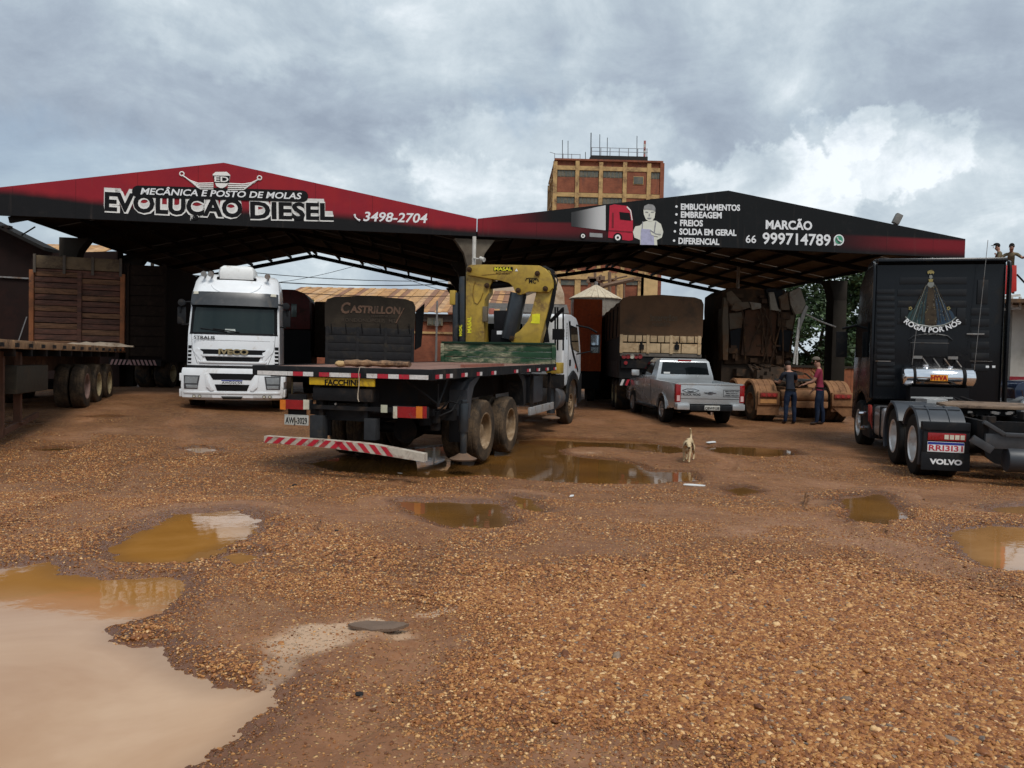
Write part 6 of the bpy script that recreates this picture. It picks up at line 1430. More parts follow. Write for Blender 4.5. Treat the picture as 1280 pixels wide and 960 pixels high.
s0 = vp(1128.5, 404, CB); s1 = vp(1201, 402, CB); midp = vp(1164, 415.6, CB)
ch = (s1 - s0).length; sag = ((s0 + s1) / 2 - midp).length; Rc = (ch * ch / 4 + sag * sag) / (2 * sag); half = math.asin(min(1, ch / 2 / Rc)); arc = 2 * half * Rc
cc = midp + Vector((0, 0, Rc))
def warp(uu, vv):
    th = (uu / arc - .5) * 2 * half; r = Rc - vv; return r * np.sin(th), -r * np.cos(th)
hl = vp(1164, 409.5).z - vp(1164, 415.6).z
text('ROGAI POR NÓS', vcab, M_inkW, (cc.x, CB - .02, cc.z), (cc.x + arc, CB - .02, cc.z), hl, bold=.03, ext=.004, warp=warp, off=.030)
# aerials
for (a, c) in (((1140, 456), (1147, 400)), ((1217, 470), (1235, 300))):
    mb = MB(); mb.tube([vp(*a, CB - .25), vp(*c, CB - .25)], .006, 5); mb.build('aerial', M_steel, vo)
# chrome tank with name plate
tk0 = vp(1129, 474, 3.0); tk1 = vp(1216, 472, 3.0); zc = (vp(1172, 459, 3.0).z + vp(1172, 484, 3.0).z) / 2; rt = abs(vp(1172, 459.5, 3.0).z - vp(1172, 484, 3.0).z) / 2
mb = MB(); mb.lathe([(0.001, tk0.x - .03), (rt * .8, tk0.x - .02), (rt, tk0.x + .03), (rt, tk1.x - .03), (rt * .8, tk1.x + .02), (0.001, tk1.x + .03)], 36, Matrix.Translation((0, 3.0, zc))); tnk = mb.build('hydraulic_tank', M_chrome, vo, smooth=50)
for x in (tk0.x + .17, tk1.x - .19): mb = MB(); mb.lathe([(rt + .004, x - .028), (rt + .012, x - .028), (rt + .012, x + .028), (rt + .004, x + .028)], 36, Matrix.Translation((0, 3.0, zc)), close=True); mb.build('tank_strap', M_ink, tnk)
a = vp(1163, 476, 3.0 - rt - .01); c = vp(1185, 470, 3.0 - rt - .01)
mb = MB(); mb.box(a.x, c.x, 3.0 - rt - .015, 3.0 - rt - .004, a.z, c.z + .02); np_ = mb.build('name_plate', mat('plate_orange', (.75, .30, .02), .5), tnk)
text('HYVA', np_, mat('plate_red', (.35, .01, .01), .5), (a.x + .01, 3.0 - rt - .016, a.z + .02), (c.x - .01, 3.0 - rt - .016, a.z + .02), (c.z - a.z) * .82, bold=.05, ext=.004)
mb = MB(); mb.cyl((tk0.x + .4, 3.0, zc + rt - .01), (tk0.x + .4, 3.0, zc + rt + .05), .06, n=14); mb.cyl((tk0.x + .85, 3.0, zc + rt - .01), (tk0.x + .85, 3.0, zc + rt + .03), .05, n=14); mb.build('tank_cap', M_chrome, tnk)
mb = MB(); mb.box(tk0.x + .1, tk1.x - .1, 2.85, 3.15, 1.0, zc - rt - .004); mb.build('tank_stand', M_ink, vo)
mb = MB()
for x in (-.25, -.05, .15, .35): mb.tube([(x, CB, 1.95), (x + .04, CB - .25, 1.8), (x + .1, 3.1, 1.55)], .014, 6)
mb.box(-.45, -.28, CB - .08, CB - .0, 1.94, 2.0); mb.box(.2, .38, CB - .08, CB - .0, 1.94, 2.0); mb.build('air_lines', M_steel, vo)
# chassis, turntable
chassis(vo, .43, -.95, 5.2, .72, .98)
FW = .9
mb = MB(); mb.prism([(-.95 + x * 0, y, z) for x, y, z in ()] or [(-.62, FW - .45, 1.10), (.95, FW - .45, 1.10), (1.0, FW - .2, 1.12), (.72, FW + .25, 1.14), (-.30, FW + .35, 1.14), (-.65, FW, 1.12)], (0, 0, .05)); mb.build('fifth_wheel_plate', mat('worn_turntable', (.22, .15, .10), .6, .2, dirt=(.05, .035, .03), dirt_amt=.6), vo, bevel=.01)
mb = MB(); mb.box(-.5, .5, FW - .3, FW + .2, .98, 1.09); mb.build('fifth_wheel_mount', M_blackmetal, vo)
mb = MB(); mb.bar((-.62, -.95, .72), (-.35, -1.0, .55), .1, .12); mb.box(-.45, 1.0, -1.02, -.94, .58, .80); mb.bar((-.48, -1.0, .98), (-.2, -1.02, .80), .10, .06); mb.bar((-.2, -1.02, .80), (1.0, -1.02, .78), .08, .06); mb.build('rear_crossmember', mat('satin_dark_steel', (.05, .052, .056), .4, .2, dirt=(.1, .07, .05), dirt_amt=.3), vo, bevel=.008)
mb = MB(); mb.cyl((-.15, -.95, .42), (.95, -.95, .42), .19, n=20); mb.build('air_tank', M_greyplastic, vo, bevel=.02)
mb = MB(); rs = random.Random(8)
for i in range(26): mb.cbox((rs.uniform(-.6, .6), rs.uniform(-.6, 2.6), rs.uniform(.7, 1.08)), (rs.uniform(.05, .2), rs.uniform(.05, .25), rs.uniform(.05, .14)))
for i in range(7): x = rs.uniform(-.5, .5); mb.tube([(x, rs.uniform(0, .5), .98), (x + rs.uniform(-.2, .2), 1.4, 1.05), (x * .5, 2.6, 1.2)], .02, 6)
mb.build('chassis_fittings', M_blackmetal, vo)
mb = MB()
for i in range(9): mb.cbox((rs.uniform(-.3, .7), rs.uniform(-.3, .8), 1.02 + rs.random() * .06), (.07, .05, .035))
mb.build('grease_fittings', M_steel, vo)
mb = MB(); mb.box(-.70, -.36, 1.3, 2.1, 1.08, 1.20); mb.bar((-.9, 1.6, 1.21), (-.2, 1.6, 1.22), .04, .03); mb.build('checker_step', mat('pale_alloy_plate', (.45, .45, .44), .4, .4), vo)
# wheels
for s in (-1, 1):
    for y in (0, 1.4):
        z = .50; wheel(vo, s * (VW - .17), y, z, .515, .29, s, 'deep', M_tyreblk, M_rimalloy, rot=y + .3); wheel(vo, s * (VW - .50), y, z, .515, .29, s, 'deep', M_tyreblk, M_rimalloy)
    wheel(vo, s * (VW - .16), 4.78, .48, .51, .30, s, 'steer', M_tyreblk, M_rimalloy)
for y in (0, 1.4): mb = MB(); mb.cyl((-1.0, y, .5), (1.0, y, .5), .10, n=12); mb.cyl((0, y - .3, .5), (0, y + .3, .5), .24, .18, 16); mb.build('axle', M_blackmetal, vo)
# fenders: arched shells over each wheel pair
def fender(s, y0, full):
    r0, r1 = .60, .63; x0 = s * VW; x1 = s * (VW - .68); rings_ = []
    a0, a1 = (-25, 150) if full == 'f' else (30, 205)
    for i in range(17):
        an = R(a0 + (a1 - a0) * i / 16); cy, sz_ = math.cos(an), math.sin(an); rr = [Vector((x, y0 + cy * r, .50 + sz_ * r * 1.02)) for x, r in ((x0 - s * .0, r0 - .03), (x0 + s * .02, r0), (x0 + s * .0, r1), (x1, r1), (x1, r0))]
        rings_.append(rr)
    mb = MB(); mb.rings(rings_); return mb.build('fender', M_greyplastic, vo, smooth=50)
for s in (-1, 1):
    fender(s, 1.4, 'f'); fender(s, 0, 'r')
    for y0, angs in ((0, (75, 110)), (1.4, (75,))):
        for a_ in angs:
            an = R(a_); mb = MB(); x0 = s * (VW + .003); x1 = s * (VW - .66)
            c = Vector((0, y0 + math.cos(an) * .635, .50 + math.sin(an) * .635 * 1.02)); mb.bar((x0, c.y, c.z), (x1, c.y, c.z), .045, .02, up=(0, math.cos(an), math.sin(an))); mb.build('fender_rib', M_greyplastic, vo, bevel=.006)
    for xx in (.18, .46):
        mb = MB(); pts = []
        for i in range(7): an = R(95 + 55 * i / 6); pts.append((s * (VW - xx), math.cos(an) * .638, .50 + math.sin(an) * .638 * 1.02))
        mb.tube(pts, .014, 6); mb.build('fender_rib', M_greyplastic, vo)
    # mudflap carrier at the back
    X0, X1 = (-VW + .02, -VW + .68) if s < 0 else (VW - .68, VW - .02)
    mb = MB(); mb.box(X0 - .02, X1, -.74, -.60, .80, .93); mb.build('flap_shelf', M_blackplastic, vo, bevel=.012)
    mb = MB(); mb.box(X0, X1, -.72, -.64, .44, .80); mb.build('lamp_carrier', M_blackplastic, vo, bevel=.01)
    mb = MB(); mb.box(X0 - .02, X1 + .01, -.725, -.705, .17, .45); fl_ = mb.build('mudflap', M_blackplastic, vo, bevel=.004)
    mb = MB(); mb.box(X0 + .06, X1 - .06, -.735, -.718, .64, .76); tl = mb.build('tail_light', M_red, vo, bevel=.006)
    w_ = (X1 - X0)
    for k in range(5):
        if s < 0: mb = MB(); xa_ = X0 + .22 + k * .075; mb.box(xa_, xa_ + .06, -.739, -.7355, .665, .735); mb.build('lens', M_lampwhite if k in (1, 2, 3, 4) else M_red, tl)
    if s < 0:
        plate(vo, X0 + .06, X1 - .08, -.72, .46, .62, 'RRI3I31', M_inkW, True, mat('plate_red_ink', (.45, .03, .05), .6))
    text('VOLVO', fl_, M_inkW, (X0 + .10, -.725, .27), (X1 - .10, -.725, .27), .075, bold=.05, ext=.004)
# side tanks between the axles on the left
mb = MB(); mb.box(-VW + .02, -VW + .6, 2.25, 3.3, .36, .96); ft = mb.build('fuel_tank', mat('brushed_tank_steel', (.42, .42, .43), .3, .8, dirt=(.2, .12, .08), dirt_amt=.3), vo, bevel=.10, seg=4)
for y in (2.45, 3.1): mb = MB(); mb.box(-VW - .0, -VW + .62, y - .03, y + .03, .34, .98); mb.build('tank_strap', M_ink, ft, bevel=.02)
mb = MB(); mb.tube([(-VW + .0, 3.38, .95), (-VW + .02, 3.36, .6), (-VW + .1, 3.4, .4)], .03, 8); mb.tube([(-VW + .0, 3.5, .95), (-VW + .02, 3.5, .6)], .03, 8); mb.build('red_hoses', mat('dull_red_hose', (.30, .04, .03), .5), vo)
mb = MB(); mb.box(-VW + .0, VW, 3.4, 4.2, .25, .9); mb.build('side_step', M_blackplastic, vo, bevel=.04)
mb = MB(); mb.cyl((-VW - .02, 3.75, .75), (-VW - .16, 3.75, .75), .05, n=10); mb.cyl((-VW - .0, 3.75, .45), (-VW - .12, 3.75, .45), .05, n=10); mb.build('step_lamps', M_chrome, vo)
mb = MB(); mb.box(-VW - .012, -VW + .02, 3.9, 5.3, 1.95, 2.7); mb.box(VW - .02, VW + .012, 3.9, 5.3, 1.95, 2.7); mb.build('side_window', M_glass, vo)
for s in (-1, 1):
    mb = MB(); mb.tube([(s * VW, 5.35, 2.7), (s * (VW + .3), 5.4, 2.62)], .03, 8); mb.cbox((s * (VW + .30), 5.4, 2.25), (.24, .12, .6)); mb.build('mirror', M_blackplastic, vo, bevel=.03)

# ------------------------------------------------------------------ silver pickup
PA = R(-5.5); q0 = at(843, 500, 19.55); pg = Vector((q0.x, 19.55, 0)); q = pg + Vector((math.cos(PA), -math.sin(PA), 0)) * .93
pk_ = thing('pickup_truck', 'silver single-cab pickup parked with its tailgate towards the camera', 'pickup', (q.x, q.y, tz(q.x, q.y + 1) - .02), -PA, R(.7))
HWp = .90
# lower body sides with wheel openings (profile in y,z), both sides and bed floor
prof = [(.02, .52), (.02, 1.10), (1.95, 1.13), (2.02, 1.14), (3.95, 1.12), (4.75, 1.06), (5.12, .92), (5.18, .60), (5.1, .42), (4.72, .40)]
def arch(c, r, a0=0, a1=180, n=9): return [(c + r * math.cos(R(a0 + (a1 - a0) * i / n)), .40 + r * math.sin(R(a0 + (a1 - a0) * i / n))) for i in range(n + 1)]
profile = prof + arch(4.32, .41) + [(3.85, .40), (1.70, .40)] + arch(1.22, .41) + [(.75, .44), (.25, .46)]
for s in (-1, 1):
    mb = MB(); x = s * HWp if s > 0 else s * HWp
    mb.prism([(x - (.10 if s > 0 else 0), y, z) for y, z in profile], (.10, 0, 0)); mb.build('body_side', M_silver, pk_, bevel=.022, smooth=40)
mb = MB(); mb.box(-HWp + .1, HWp - .1, .1, 2.0, .62, .68); mb.box(-HWp + .1, HWp - .1, 2.02, 5.0, .42, .55); mb.build('floor_pan', M_blackmetal, pk_)
mb = MB(); mb.box(-HWp + .02, HWp - .02, -.01, .06, .58, 1.10); tg = mb.build('tailgate', M_silver, pk_, bevel=.018)
mb = MB(); mb.box(-HWp + .05, HWp - .05, -.02, .03, 1.07, 1.12); mb.build('tailgate_spoiler', M_silver, pk_, bevel=.012)
mb = MB(); mb.box(-.88, .88, -.014, -.010, .715, .725); mb.build('crease', M_ink, tg)
mb = MB(); mb.rings([[(-.84, 2.04, 1.10), (.84, 2.04, 1.10), (.84, 4.0, 1.10), (-.84, 4.0, 1.10)], [(-.82, 2.05, 1.25), (.82, 2.05, 1.25), (.82, 3.85, 1.20), (-.82, 3.85, 1.20)], [(-.72, 2.14, 1.66), (.72, 2.14, 1.66), (.70, 3.15, 1.66), (-.70, 3.15, 1.66)], [(-.66, 2.24, 1.735), (.66, 2.24, 1.735), (.64, 3.02, 1.735), (-.64, 3.02, 1.735)]]); mb.build('cabin', M_silver, pk_, bevel=.03, smooth=40)
mb = MB(); mb.box(-.84, .84, 2.03, 3.9, .55, 1.12); mb.build('cabin_lower', M_silver, pk_)
mb = MB(); mb.prism([(-.70, 2.065, 1.29), (.70, 2.065, 1.29), (.64, 2.128, 1.63), (-.64, 2.128, 1.63)], (0, -.012, 0)); rw = mb.build('rear_window', M_glass, pk_, bevel=.004)
mb = MB(); mb.box(-.62, -.44, 2.045, 2.053, 1.30, 1.35); mb.build('sticker', M_whitecap, rw)
mb = MB(); mb.box(-.19, .19, 2.13, 2.16, 1.66, 1.70); mb.build('brake_light', M_red, pk_)
for s in (-1, 1):
    mb = MB(); mb.prism([(s * .795, 2.55, 1.24), (s * .79, 3.75, 1.22), (s * .715, 3.15, 1.62), (s * .725, 2.5, 1.62)], (s * .03, 0, .0)); mb.build('side_window', M_glass, pk_)
    mb = MB(); mb.prism([(s * HWp - .004, y, z) for y, z in ((2.35, 1.12), (2.37, 1.12), (2.37, .5), (2.35, .5))], (.008, 0, 0)); mb.build('door_seam', M_ink, pk_)
    mb = MB(); mb.prism([(s * HWp - .01, y, z) for y, z in ((2.45, .98), (2.66, .98), (2.66, .94), (2.45, .94))], (.022, 0, 0)); mb.build('door_handle', M_silver, pk_, bevel=.005)
    mb = MB(); mb.cbox((s * (HWp + .12), 3.65, 1.28), (.24, .12, .18)); mb.build('wing_mirror', M_silver, pk_, bevel=.04)
    mb = MB(); mb.box(s * HWp - .06, s * HWp + .035, 1.75, 3.8, .34, .40); mb.build('running_board', M_blackplastic, pk_, bevel=.01)
    x0, x1 = (s * HWp - .13, s * HWp + .006) if s > 0 else (s * HWp - .006, s * HWp + .13)
    mb = MB(); mb.box(x0, x1, -.02, .14, .62, 1.09); tl = mb.build('tail_light', M_red, pk_, bevel=.025)
    mb = MB(); mb.box(x0 + .03, x1 - .03, -.026, -.0205, .66, .80); mb.build('lens', mat('pale_pink_lens', (.6, .40, .38), .3), tl)
    mb = MB(); xx = (x0 + x1) / 2; mb.rings([[(xx + s * -.28, -.12, z), (xx + s * .05, -.12, z), (xx + s * .07, .12, z), (xx + s * -.28, .05, z)] for z in (.44, .60)]); mb.build('bumper_corner', M_whitecap if False else M_silver, pk_, bevel=.025)
    for y in (1.22, 4.32): wheel(pk_, s * (HWp - .11), y, .36, .365, .24, s, 'car', M_tyreblk, M_rimcar)
    mb = MB()
    a_ = arch(1.22, .43); b_ = arch(1.22, .40)
    mb.rings([[(s * (HWp - .02), y, z) for y, z in a_], [(s * (HWp + .03), y, z) for y, z in a_], [(s * (HWp + .03), y, z) for y, z in b_]], caps=False, closed=False); mb.build('arch_trim', M_silver, pk_)
    mb = MB(); mb.box(s * (HWp - .30), s * (HWp - .04), .60, 1.88, .44, .86) if False else mb.box(min(s * (HWp - .32), s * (HWp - .10)), max(s * (HWp - .32), s * (HWp - .10)), .7, 1.8, .66, .86); mb.build('wheel_tub', M_blackmetal, pk_)
mb = MB(); mb.box(-.55, .55, -.14, .04, .42, .56); bp_ = mb.build('bumper_step', M_blackplastic, pk_, bevel=.02)
plate(pk_, -.19, .21, -.145, .44, .56, 'QBW9108', M_plateW)
mb = MB(); mb.cyl((0, -.16, .34), (0, -.16, .40), .03, n=10); mb.tube([(0, .1, .36), (0, -.16, .33)], .03, 8); mb.build('tow_ball', M_chrome, pk_)
text('TRUCK NOG', tg, M_ink, (-.78, -.012, .80), (-.26, -.012, .80), .055, bold=.02, ext=.003)
mb = MB(); mb.tube([(-.74, -.016, .93), (-.62, -.016, .97), (-.42, -.016, .97), (-.30, -.016, .93), (-.42, -.016, .88), (-.62, -.016, .88), (-.74, -.016, .93)], .006, 5); mb.tube([(-.60, -.016, .92), (-.52, -.016, .90), (-.44, -.016, .92)], .01, 5); mb.build('wing_emblem', M_ink, tg)
mb = MB(); mb.prism([(x, -.022, z) for x, z in ((-.17, .885), (-.06, .885), (-.04, .905), (.06, .905), (.08, .885), (.17, .885), (.14, .86), (.07, .86), (.05, .84), (-.05, .84), (-.07, .86), (-.14, .86))], (0, .014, 0)); mb.build('bow_tie_emblem', M_chrome, tg)
mb = MB(); 
for z in (.78, .955): mb.box(.34, .80, -.016, -.0105, z, z + .008)
for x in (.34, .792): mb.box(x, x + .008, -.016, -.0105, .78, .963)
mb.build('notice_frame', M_ink, tg)
for k, w in enumerate((.36, .30, .38)): text(('SERVICO 24H', 'MECANICA', 'DIESEL PESADO')[k], tg, M_ink, (.57 - w / 2, -.011, .91 - k * .052), (.57 + w / 2, -.011, .91 - k * .052), .026, bold=.01, ext=.003)
text('CHEVROLET', pk_, M_ink, (-.80, .0, 1.135), (-.25, .0, 1.135), .02, ext=.003) if False else None
mb = MB(); mb.cyl((-.6, .9, .36), (.6, .9, .36), .05, n=10); mb.build('axle', M_blackmetal, pk_)

# ------------------------------------------------------------------ mud-caked tractor with its cab tipped forward
q = at(997, 500, 21.9)
tc = thing('tipped_cab_truck', 'mud-caked lorry tractor with its cab tipped forward and two men working at it', 'truck', (q.x, 21.9, tz(q.x, 22) - .02), R(3))
TW = 1.36
tp = lambda px, py, y: onY(tc, px, py, y)
for s in (-1, 1):
    for y in (0.15, 1.5): wheel(tc, s * (TW - .17), y, .50, .52, .29, s, 'deep', M_tyred, M_mudtruck); wheel(tc, s * (TW - .5), y, .50, .52, .29, s, 'deep', M_tyred, M_mudtruck)
    wheel(tc, s * (TW - .2), 4.8, .50, .52, .29, s, 'steer', M_tyred, M_mudtruck)
    for y0, (a0, a1) in ((.15, (25, 195)), (1.5, (-15, 145))):
        rg = []
        for i in range(15):
            an = R(a0 + (a1 - a0) * i / 14); rg.append([Vector((s * x, y0 + math.cos(an) * r, .5 + math.sin(an) * r * 1.05)) for x, r in ((TW, .56), (TW + .03, .60), (TW, .65), (TW - .60, .65), (TW - .60, .60))])
        mb = MB(); mb.rings(rg); mb.build('fender', M_mudtruck, tc, smooth=45)
    for k in range(3):
        mb = MB(); pts = [(s * (TW - .12 - k * .18), .15 + math.cos(R(a)) * .655, .5 + math.sin(R(a)) * .655 * 1.05) for a in range(70, 190, 15)]; mb.tube(pts, .012, 5); mb.build('fender_rib', M_mudtruck, tc)
    X0, X1 = (-TW, -TW + .62) if s < 0 else (TW - .62, TW)
    mb = MB(); mb.box(X0, X1, -.56, -.46, .48, .86); mb.build('lamp_carrier', M_mudtruck, tc, bevel=.02)
    mb = MB(); mb.box(X0 + .05, X1 - .08, -.60, -.562, .70, .82); tl = mb.build('tail_light', mat('muddy_red_lens', (.18, .02, .015), .6, dirt=MUD, dirt_amt=.5), tc, bevel=.01)
    for k in range(3): mb = MB(); c = Vector((X0 + .14 + k * .15, -.60, .76)); mb.cyl(c, c + Vector((0, -.012, 0)), .045, n=12); mb.build('lens', mat('dim_red_lens', (.30, .03, .025), .35), tl)
    mb = MB(); mb.prism([(X0, -.52, .48), (X1, -.52, .48), (X1 - (0 if s < 0 else .0), -.50, .20), (X0 + (.0 if s < 0 else .35), -.50, .20)], (0, .02, 0)); mb.build('mudflap', M_mudtruck, tc)
    if s < 0: mb = MB(); mb.box(X0 + .06, X0 + .52, -.575, -.561, .53, .64); mb.build('licence_plate', mat('muddy_orange_plate', (.42, .20, .07), .7, dirt=MUD, dirt_amt=.6), tc)
chassis(tc, .43, -.6, 5.2, .70, .98, M_mudtruck)
mb = MB(); mb.cyl((-.66, -.3, .74), (.66, -.3, .74), .17, n=20); mb.build('rear_crossmember', M_mudtruck, tc)
mb = MB(); mb.box(-.66, .66, -.5, -.38, .42, .60); mb.build('rear_bar', M_mudtruck, tc, bevel=.02)
mb = MB(); mb.prism([(-.75, .5, 1.14), (.35, .35, 1.14), (.75, .2, 1.16), (.8, .9, 1.16), (-.5, 1.4, 1.18)], (0, 0, .05)); mb.build('fifth_wheel_plate', mat('greasy_black', (.03, .03, .028), .4), tc)
mb = MB(); rs = random.Random(31)
for i in range(34): mb.cbox((rs.uniform(-.8, .8), rs.uniform(.3, 3.8), rs.uniform(.9, 1.5)), (rs.uniform(.1, .4), rs.uniform(.1, .5), rs.uniform(.08, .35)))
for i in range(8): x = rs.uniform(-.7, .7); mb.tube([(x, .3, 1.1), (x + rs.uniform(-.3, .3), 1.4, 1.35), (x * .6, 3, 1.6)], .025, 6)
mb.box(-1.15, 1.05, 3.3, 4.2, .55, 2.05); mb.box(-1.2, 1.2, 5.0, 5.6, .5, 1.9); mb.build('engine_and_gearbox', mat('dark_muddy_engine', (.05, .035, .025), .7, dirt=(.16, .08, .04), dirt_amt=.4, dscale=4), tc)
cy = 3.2
cp = lambda px, py: tp(px, py, cy)
def cpl(name, pts, m_, d=.2, off=0.0, bevel=.01): mb = MB(); mb.prism([cp(a, b_) + Vector((0, -off, 0)) for a, b_ in pts], (0, d, 0)); return mb.build(name, m_, tc, bevel=bevel, smooth=30)
cpl('cab_shell', [(903, 366), (912, 360), (935, 361), (985, 364), (1000, 372), (1004, 382), (996, 392), (992, 410), (988, 455), (905, 455), (903, 420), (902, 385)], mat('dark_cab_underside', (.035, .020, .012), .8, dirt=(.09, .042, .018), dirt_amt=.5), 1.9)
cpl('cab_floor_panel', [(930, 388), (947, 385), (966, 387), (970, 390), (967, 420), (966, 446), (925, 444), (928, 415)], M_mudfloor, .10, .12)
cpl('cab_floor_panel', [(910, 392), (928, 390), (926, 410), (911, 412)], M_mudcab, .10, .10); cpl('cab_floor_panel', [(971, 392), (992, 394), (989, 412), (971, 408)], M_mudcab, .10, .10)
cpl('cab_wheel_arch', [(911, 414), (925, 410), (922, 438), (912, 436)], M_ink, .04, .14); cpl('cab_wheel_arch', [(972, 412), (988, 414), (984, 440), (971, 438)], M_ink, .04, .14)
mb = MB(); rs = random.Random(77)
for i in range(30):
    a = cp(rs.uniform(908, 992), rs.uniform(368, 452)); mb.cbox((a.x, a.y - .12, a.z), (rs.uniform(.06, .30), rs.uniform(.05, .14), rs.uniform(.05, .22)))
for i in range(9):
    x = rs.uniform(912, 988); mb.tube([cp(x, rs.uniform(372, 392)) + Vector((0, -.2, 0)), cp(x + rs.uniform(-6, 6), rs.uniform(400, 425)) + Vector((0, -.26, 0)), cp(x + rs.uniform(-9, 9), rs.uniform(440, 462)) + Vector((0, -.1, 0))], .025, 6)
mb.build('underside_fittings', mat('dark_cab_fittings', (.045, .026, .016), .8, dirt=(.11, .055, .025), dirt_amt=.5), tc, bevel=0)
cpl('cab_side_sill', [(903, 372), (908, 374), (909, 420), (908, 450), (902, 450), (901, 400)], M_mudcab, .5, .16)
cpl('cab_rear_panel', [(906, 366), (912, 364), (925, 378), (914, 384), (906, 376)], M_mudcab, .12, .2); cpl('cab_rear_panel', [(915, 379), (932, 378), (935, 385), (918, 390), (911, 388)], M_mudcab, .12, .24)
cpl('cab_rear_panel', [(934, 378), (948, 380), (948, 386), (937, 388)], mat('pale_dirty_panel', (.20, .17, .13), .6, dirt=(.12, .06, .03), dirt_amt=.5), .12, .24)
cpl('cab_rear_panel', [(958, 366), (964, 366), (969, 386), (974, 390), (960, 388)], mat('pale_dirty_panel', (.32, .30, .25), .6), .12, .24)
cpl('cab_rear_panel', [(983, 366), (996, 360), (1003, 380), (998, 392), (990, 394), (984, 380)], mat('pale_dirty_panel', (.32, .30, .25), .6), .14, .26); cpl('cab_rear_panel', [(970, 372), (981, 366), (984, 388), (974, 388)], M_mudcab, .12, .22)
cpl('roof_rack', [(955, 362), (960, 360), (963, 362), (966, 360.5), (972, 363), (976, 364), (976, 384), (962, 386)], M_ink, .3, .15)
cpl('cab_edge', [(1003, 382), (1006, 384), (996, 412), (990, 455), (987, 455), (992, 412), (999, 390)], mat('pale_edge_rail', (.30, .28, .25), .6), .06, .28)
for a, c in (((991, 398), (984, 455)), ((989, 410), (988, 456))): mb = MB(); mb.tube([cp(*a) + Vector((0, -.5, 0)), cp(*c) + Vector((0, -.5, 0))], .03, 6); mb.build('cab_prop', M_pipewhite, tc)
mb = MB(); mb.tube([cp(1000, 391) + Vector((0, -.2, 0)), cp(1022, 402) + Vector((0, -.2, 0)), cp(1041, 409) + Vector((0, -.2, 0))], .025, 5); mb.build('winch_rope', M_pipewhite, tc)
cl = thing('white_rag', 'crumpled white rag on the muddy right fender of the tipped-cab truck', 'rag', tuple(tp(1037, 476, .1)))
bm = bmesh.new(); bmesh.ops.create_icosphere(bm, subdivisions=2, radius=.13)
for v in bm.verts: v.co.z *= .5; v.co *= 1 + rs.uniform(-.2, .2)
me = bpy.data.meshes.new('cloth'); bm.to_mesh(me); bm.free(); me.materials.append(M_whitecap); o_ = link(bpy.data.objects.new('cloth', me)); o_.parent = cl

# ------------------------------------------------------------------ tarpaulin lorries seen from behind
def tarp_truck(name, label, px0, px1, pytop, y, split_px, tarp_m, lower_m, length, yaw=0.0, bulge=.12, planks=None, lowz=.95, zbody=1.2):
    a = at(px0, 450, y); c = at(px1, 450, y); cx_ = (a.x + c.x) / 2; hw = (c.x - a.x) / 2 * math.cos(yaw)
    o = thing(name, label, 'truck', (cx_, y, tz(cx_, y)), yaw)
    ztop = onY(o, (px0 + px1) / 2, pytop, 0).z; zs = onY(o, (px0 + px1) / 2, split_px, 0).z
    rg = []
    prf = [(-hw - .02, zs), (-hw - .03, ztop - .24), (-hw * .97, ztop - .09), (-hw * .8, ztop - .02), (0, ztop + bulge * .4), (hw * .8, ztop - .02), (hw * .97, ztop - .09), (hw + .03, ztop - .24), (hw + .02, zs)]
    rg = []; nn = 11
    for i in range(nn):
        q = i / (nn - 1); sag = .05 * (i % 2)
        rg.append([Vector((x, q * length, z - (sag if z > ztop - .3 else 0))) for x, z in prf])
    mb = MB(); mb.rings(rg, caps=True); tp_ = mb.build('tarpaulin', tarp_m, o, smooth=50)
    mb = MB(); mb.box(-hw, hw, .04, length, zbody, zs + .02); mb.build('side_boards', M_skirt, o)
    chassis(o, .43, .4, length, .75, 1.0); mb = MB(); mb.box(-hw, hw, .1, length, 1.05, zbody - .004); mb.build('deck', M_blackmetal, o)
    for s in (-1, 1):
        for yy in (1.4, 2.7): wheel(o, s * (hw - .3), yy, .5, .52, .55, s, 'deep', M_tyre, M_rimpale)
        wheel(o, s * (hw - .25), length + .8, .5, .52, .3, s, 'steer', M_tyre, M_rimpale)
    mb = MB(); mb.box(-hw + .05, hw - .05, length + .2, length + 2.1, .6, 2.7); mb.build('cab', mat('dim_cab_paint', (.05, .05, .055), .4), o, bevel=.08)
    return o, hw, ztop, zs, tp_
td, hw, zt_, zs_, tpo = tarp_truck('tarpaulin_lorry', 'lorry with sagging dark brown tarpaulin lettered faintly, seen beyond the flatbed deck', 407, 517, 371.5, 22.4, 410, M_tarpd, M_skirt, 6.5, R(8))
tq = lambda px, py, y=0: onY(td, px, py, y)
for i in range(5):
    z0 = 1.2 + (zs_ - 1.2) * i / 5; mb = MB(); mb.box(-hw, hw, -.03, .03, z0 + .01, 1.2 + (zs_ - 1.2) * (i + 1) / 5); mb.build('tailgate_board', M_skirt, td, bevel=.008)
for px in (409, 447, 482, 516): q = tq(px, 430); mb = MB(); mb.box(q.x - .04, q.x + .04, -.055, -.032, 1.15, zs_ + .02); mb.build('tailgate_stake', M_skirt, td)
mb = MB()
for px in (414, 432, 452, 475, 497, 511): q = tq(px, 410); mb.tube([(q.x, -.05, q.z + .12), (q.x + .03, -.05, q.z - .15)], .012, 5)
mb.build('tie_cords', M_ink, td)
M_fade = mat('faded_brown_lettering', (.155, .090, .060), .8, dirt=(.045, .036, .03), dirt_amt=.5, dscale=3)
text('C', tpo, M_fade, tq(425, 391, -.01), tq(436, 391.5, -.01), tq(430, 378).z - tq(430, 391).z, bold=.03, ext=.004, shear=.15)
text('ASTRILLON', tpo, M_fade, tq(437.5, 390.5, -.01), tq(500, 392.5, -.01), tq(460, 382.5).z - tq(460, 391).z, bold=.04, ext=.004, shear=.1)
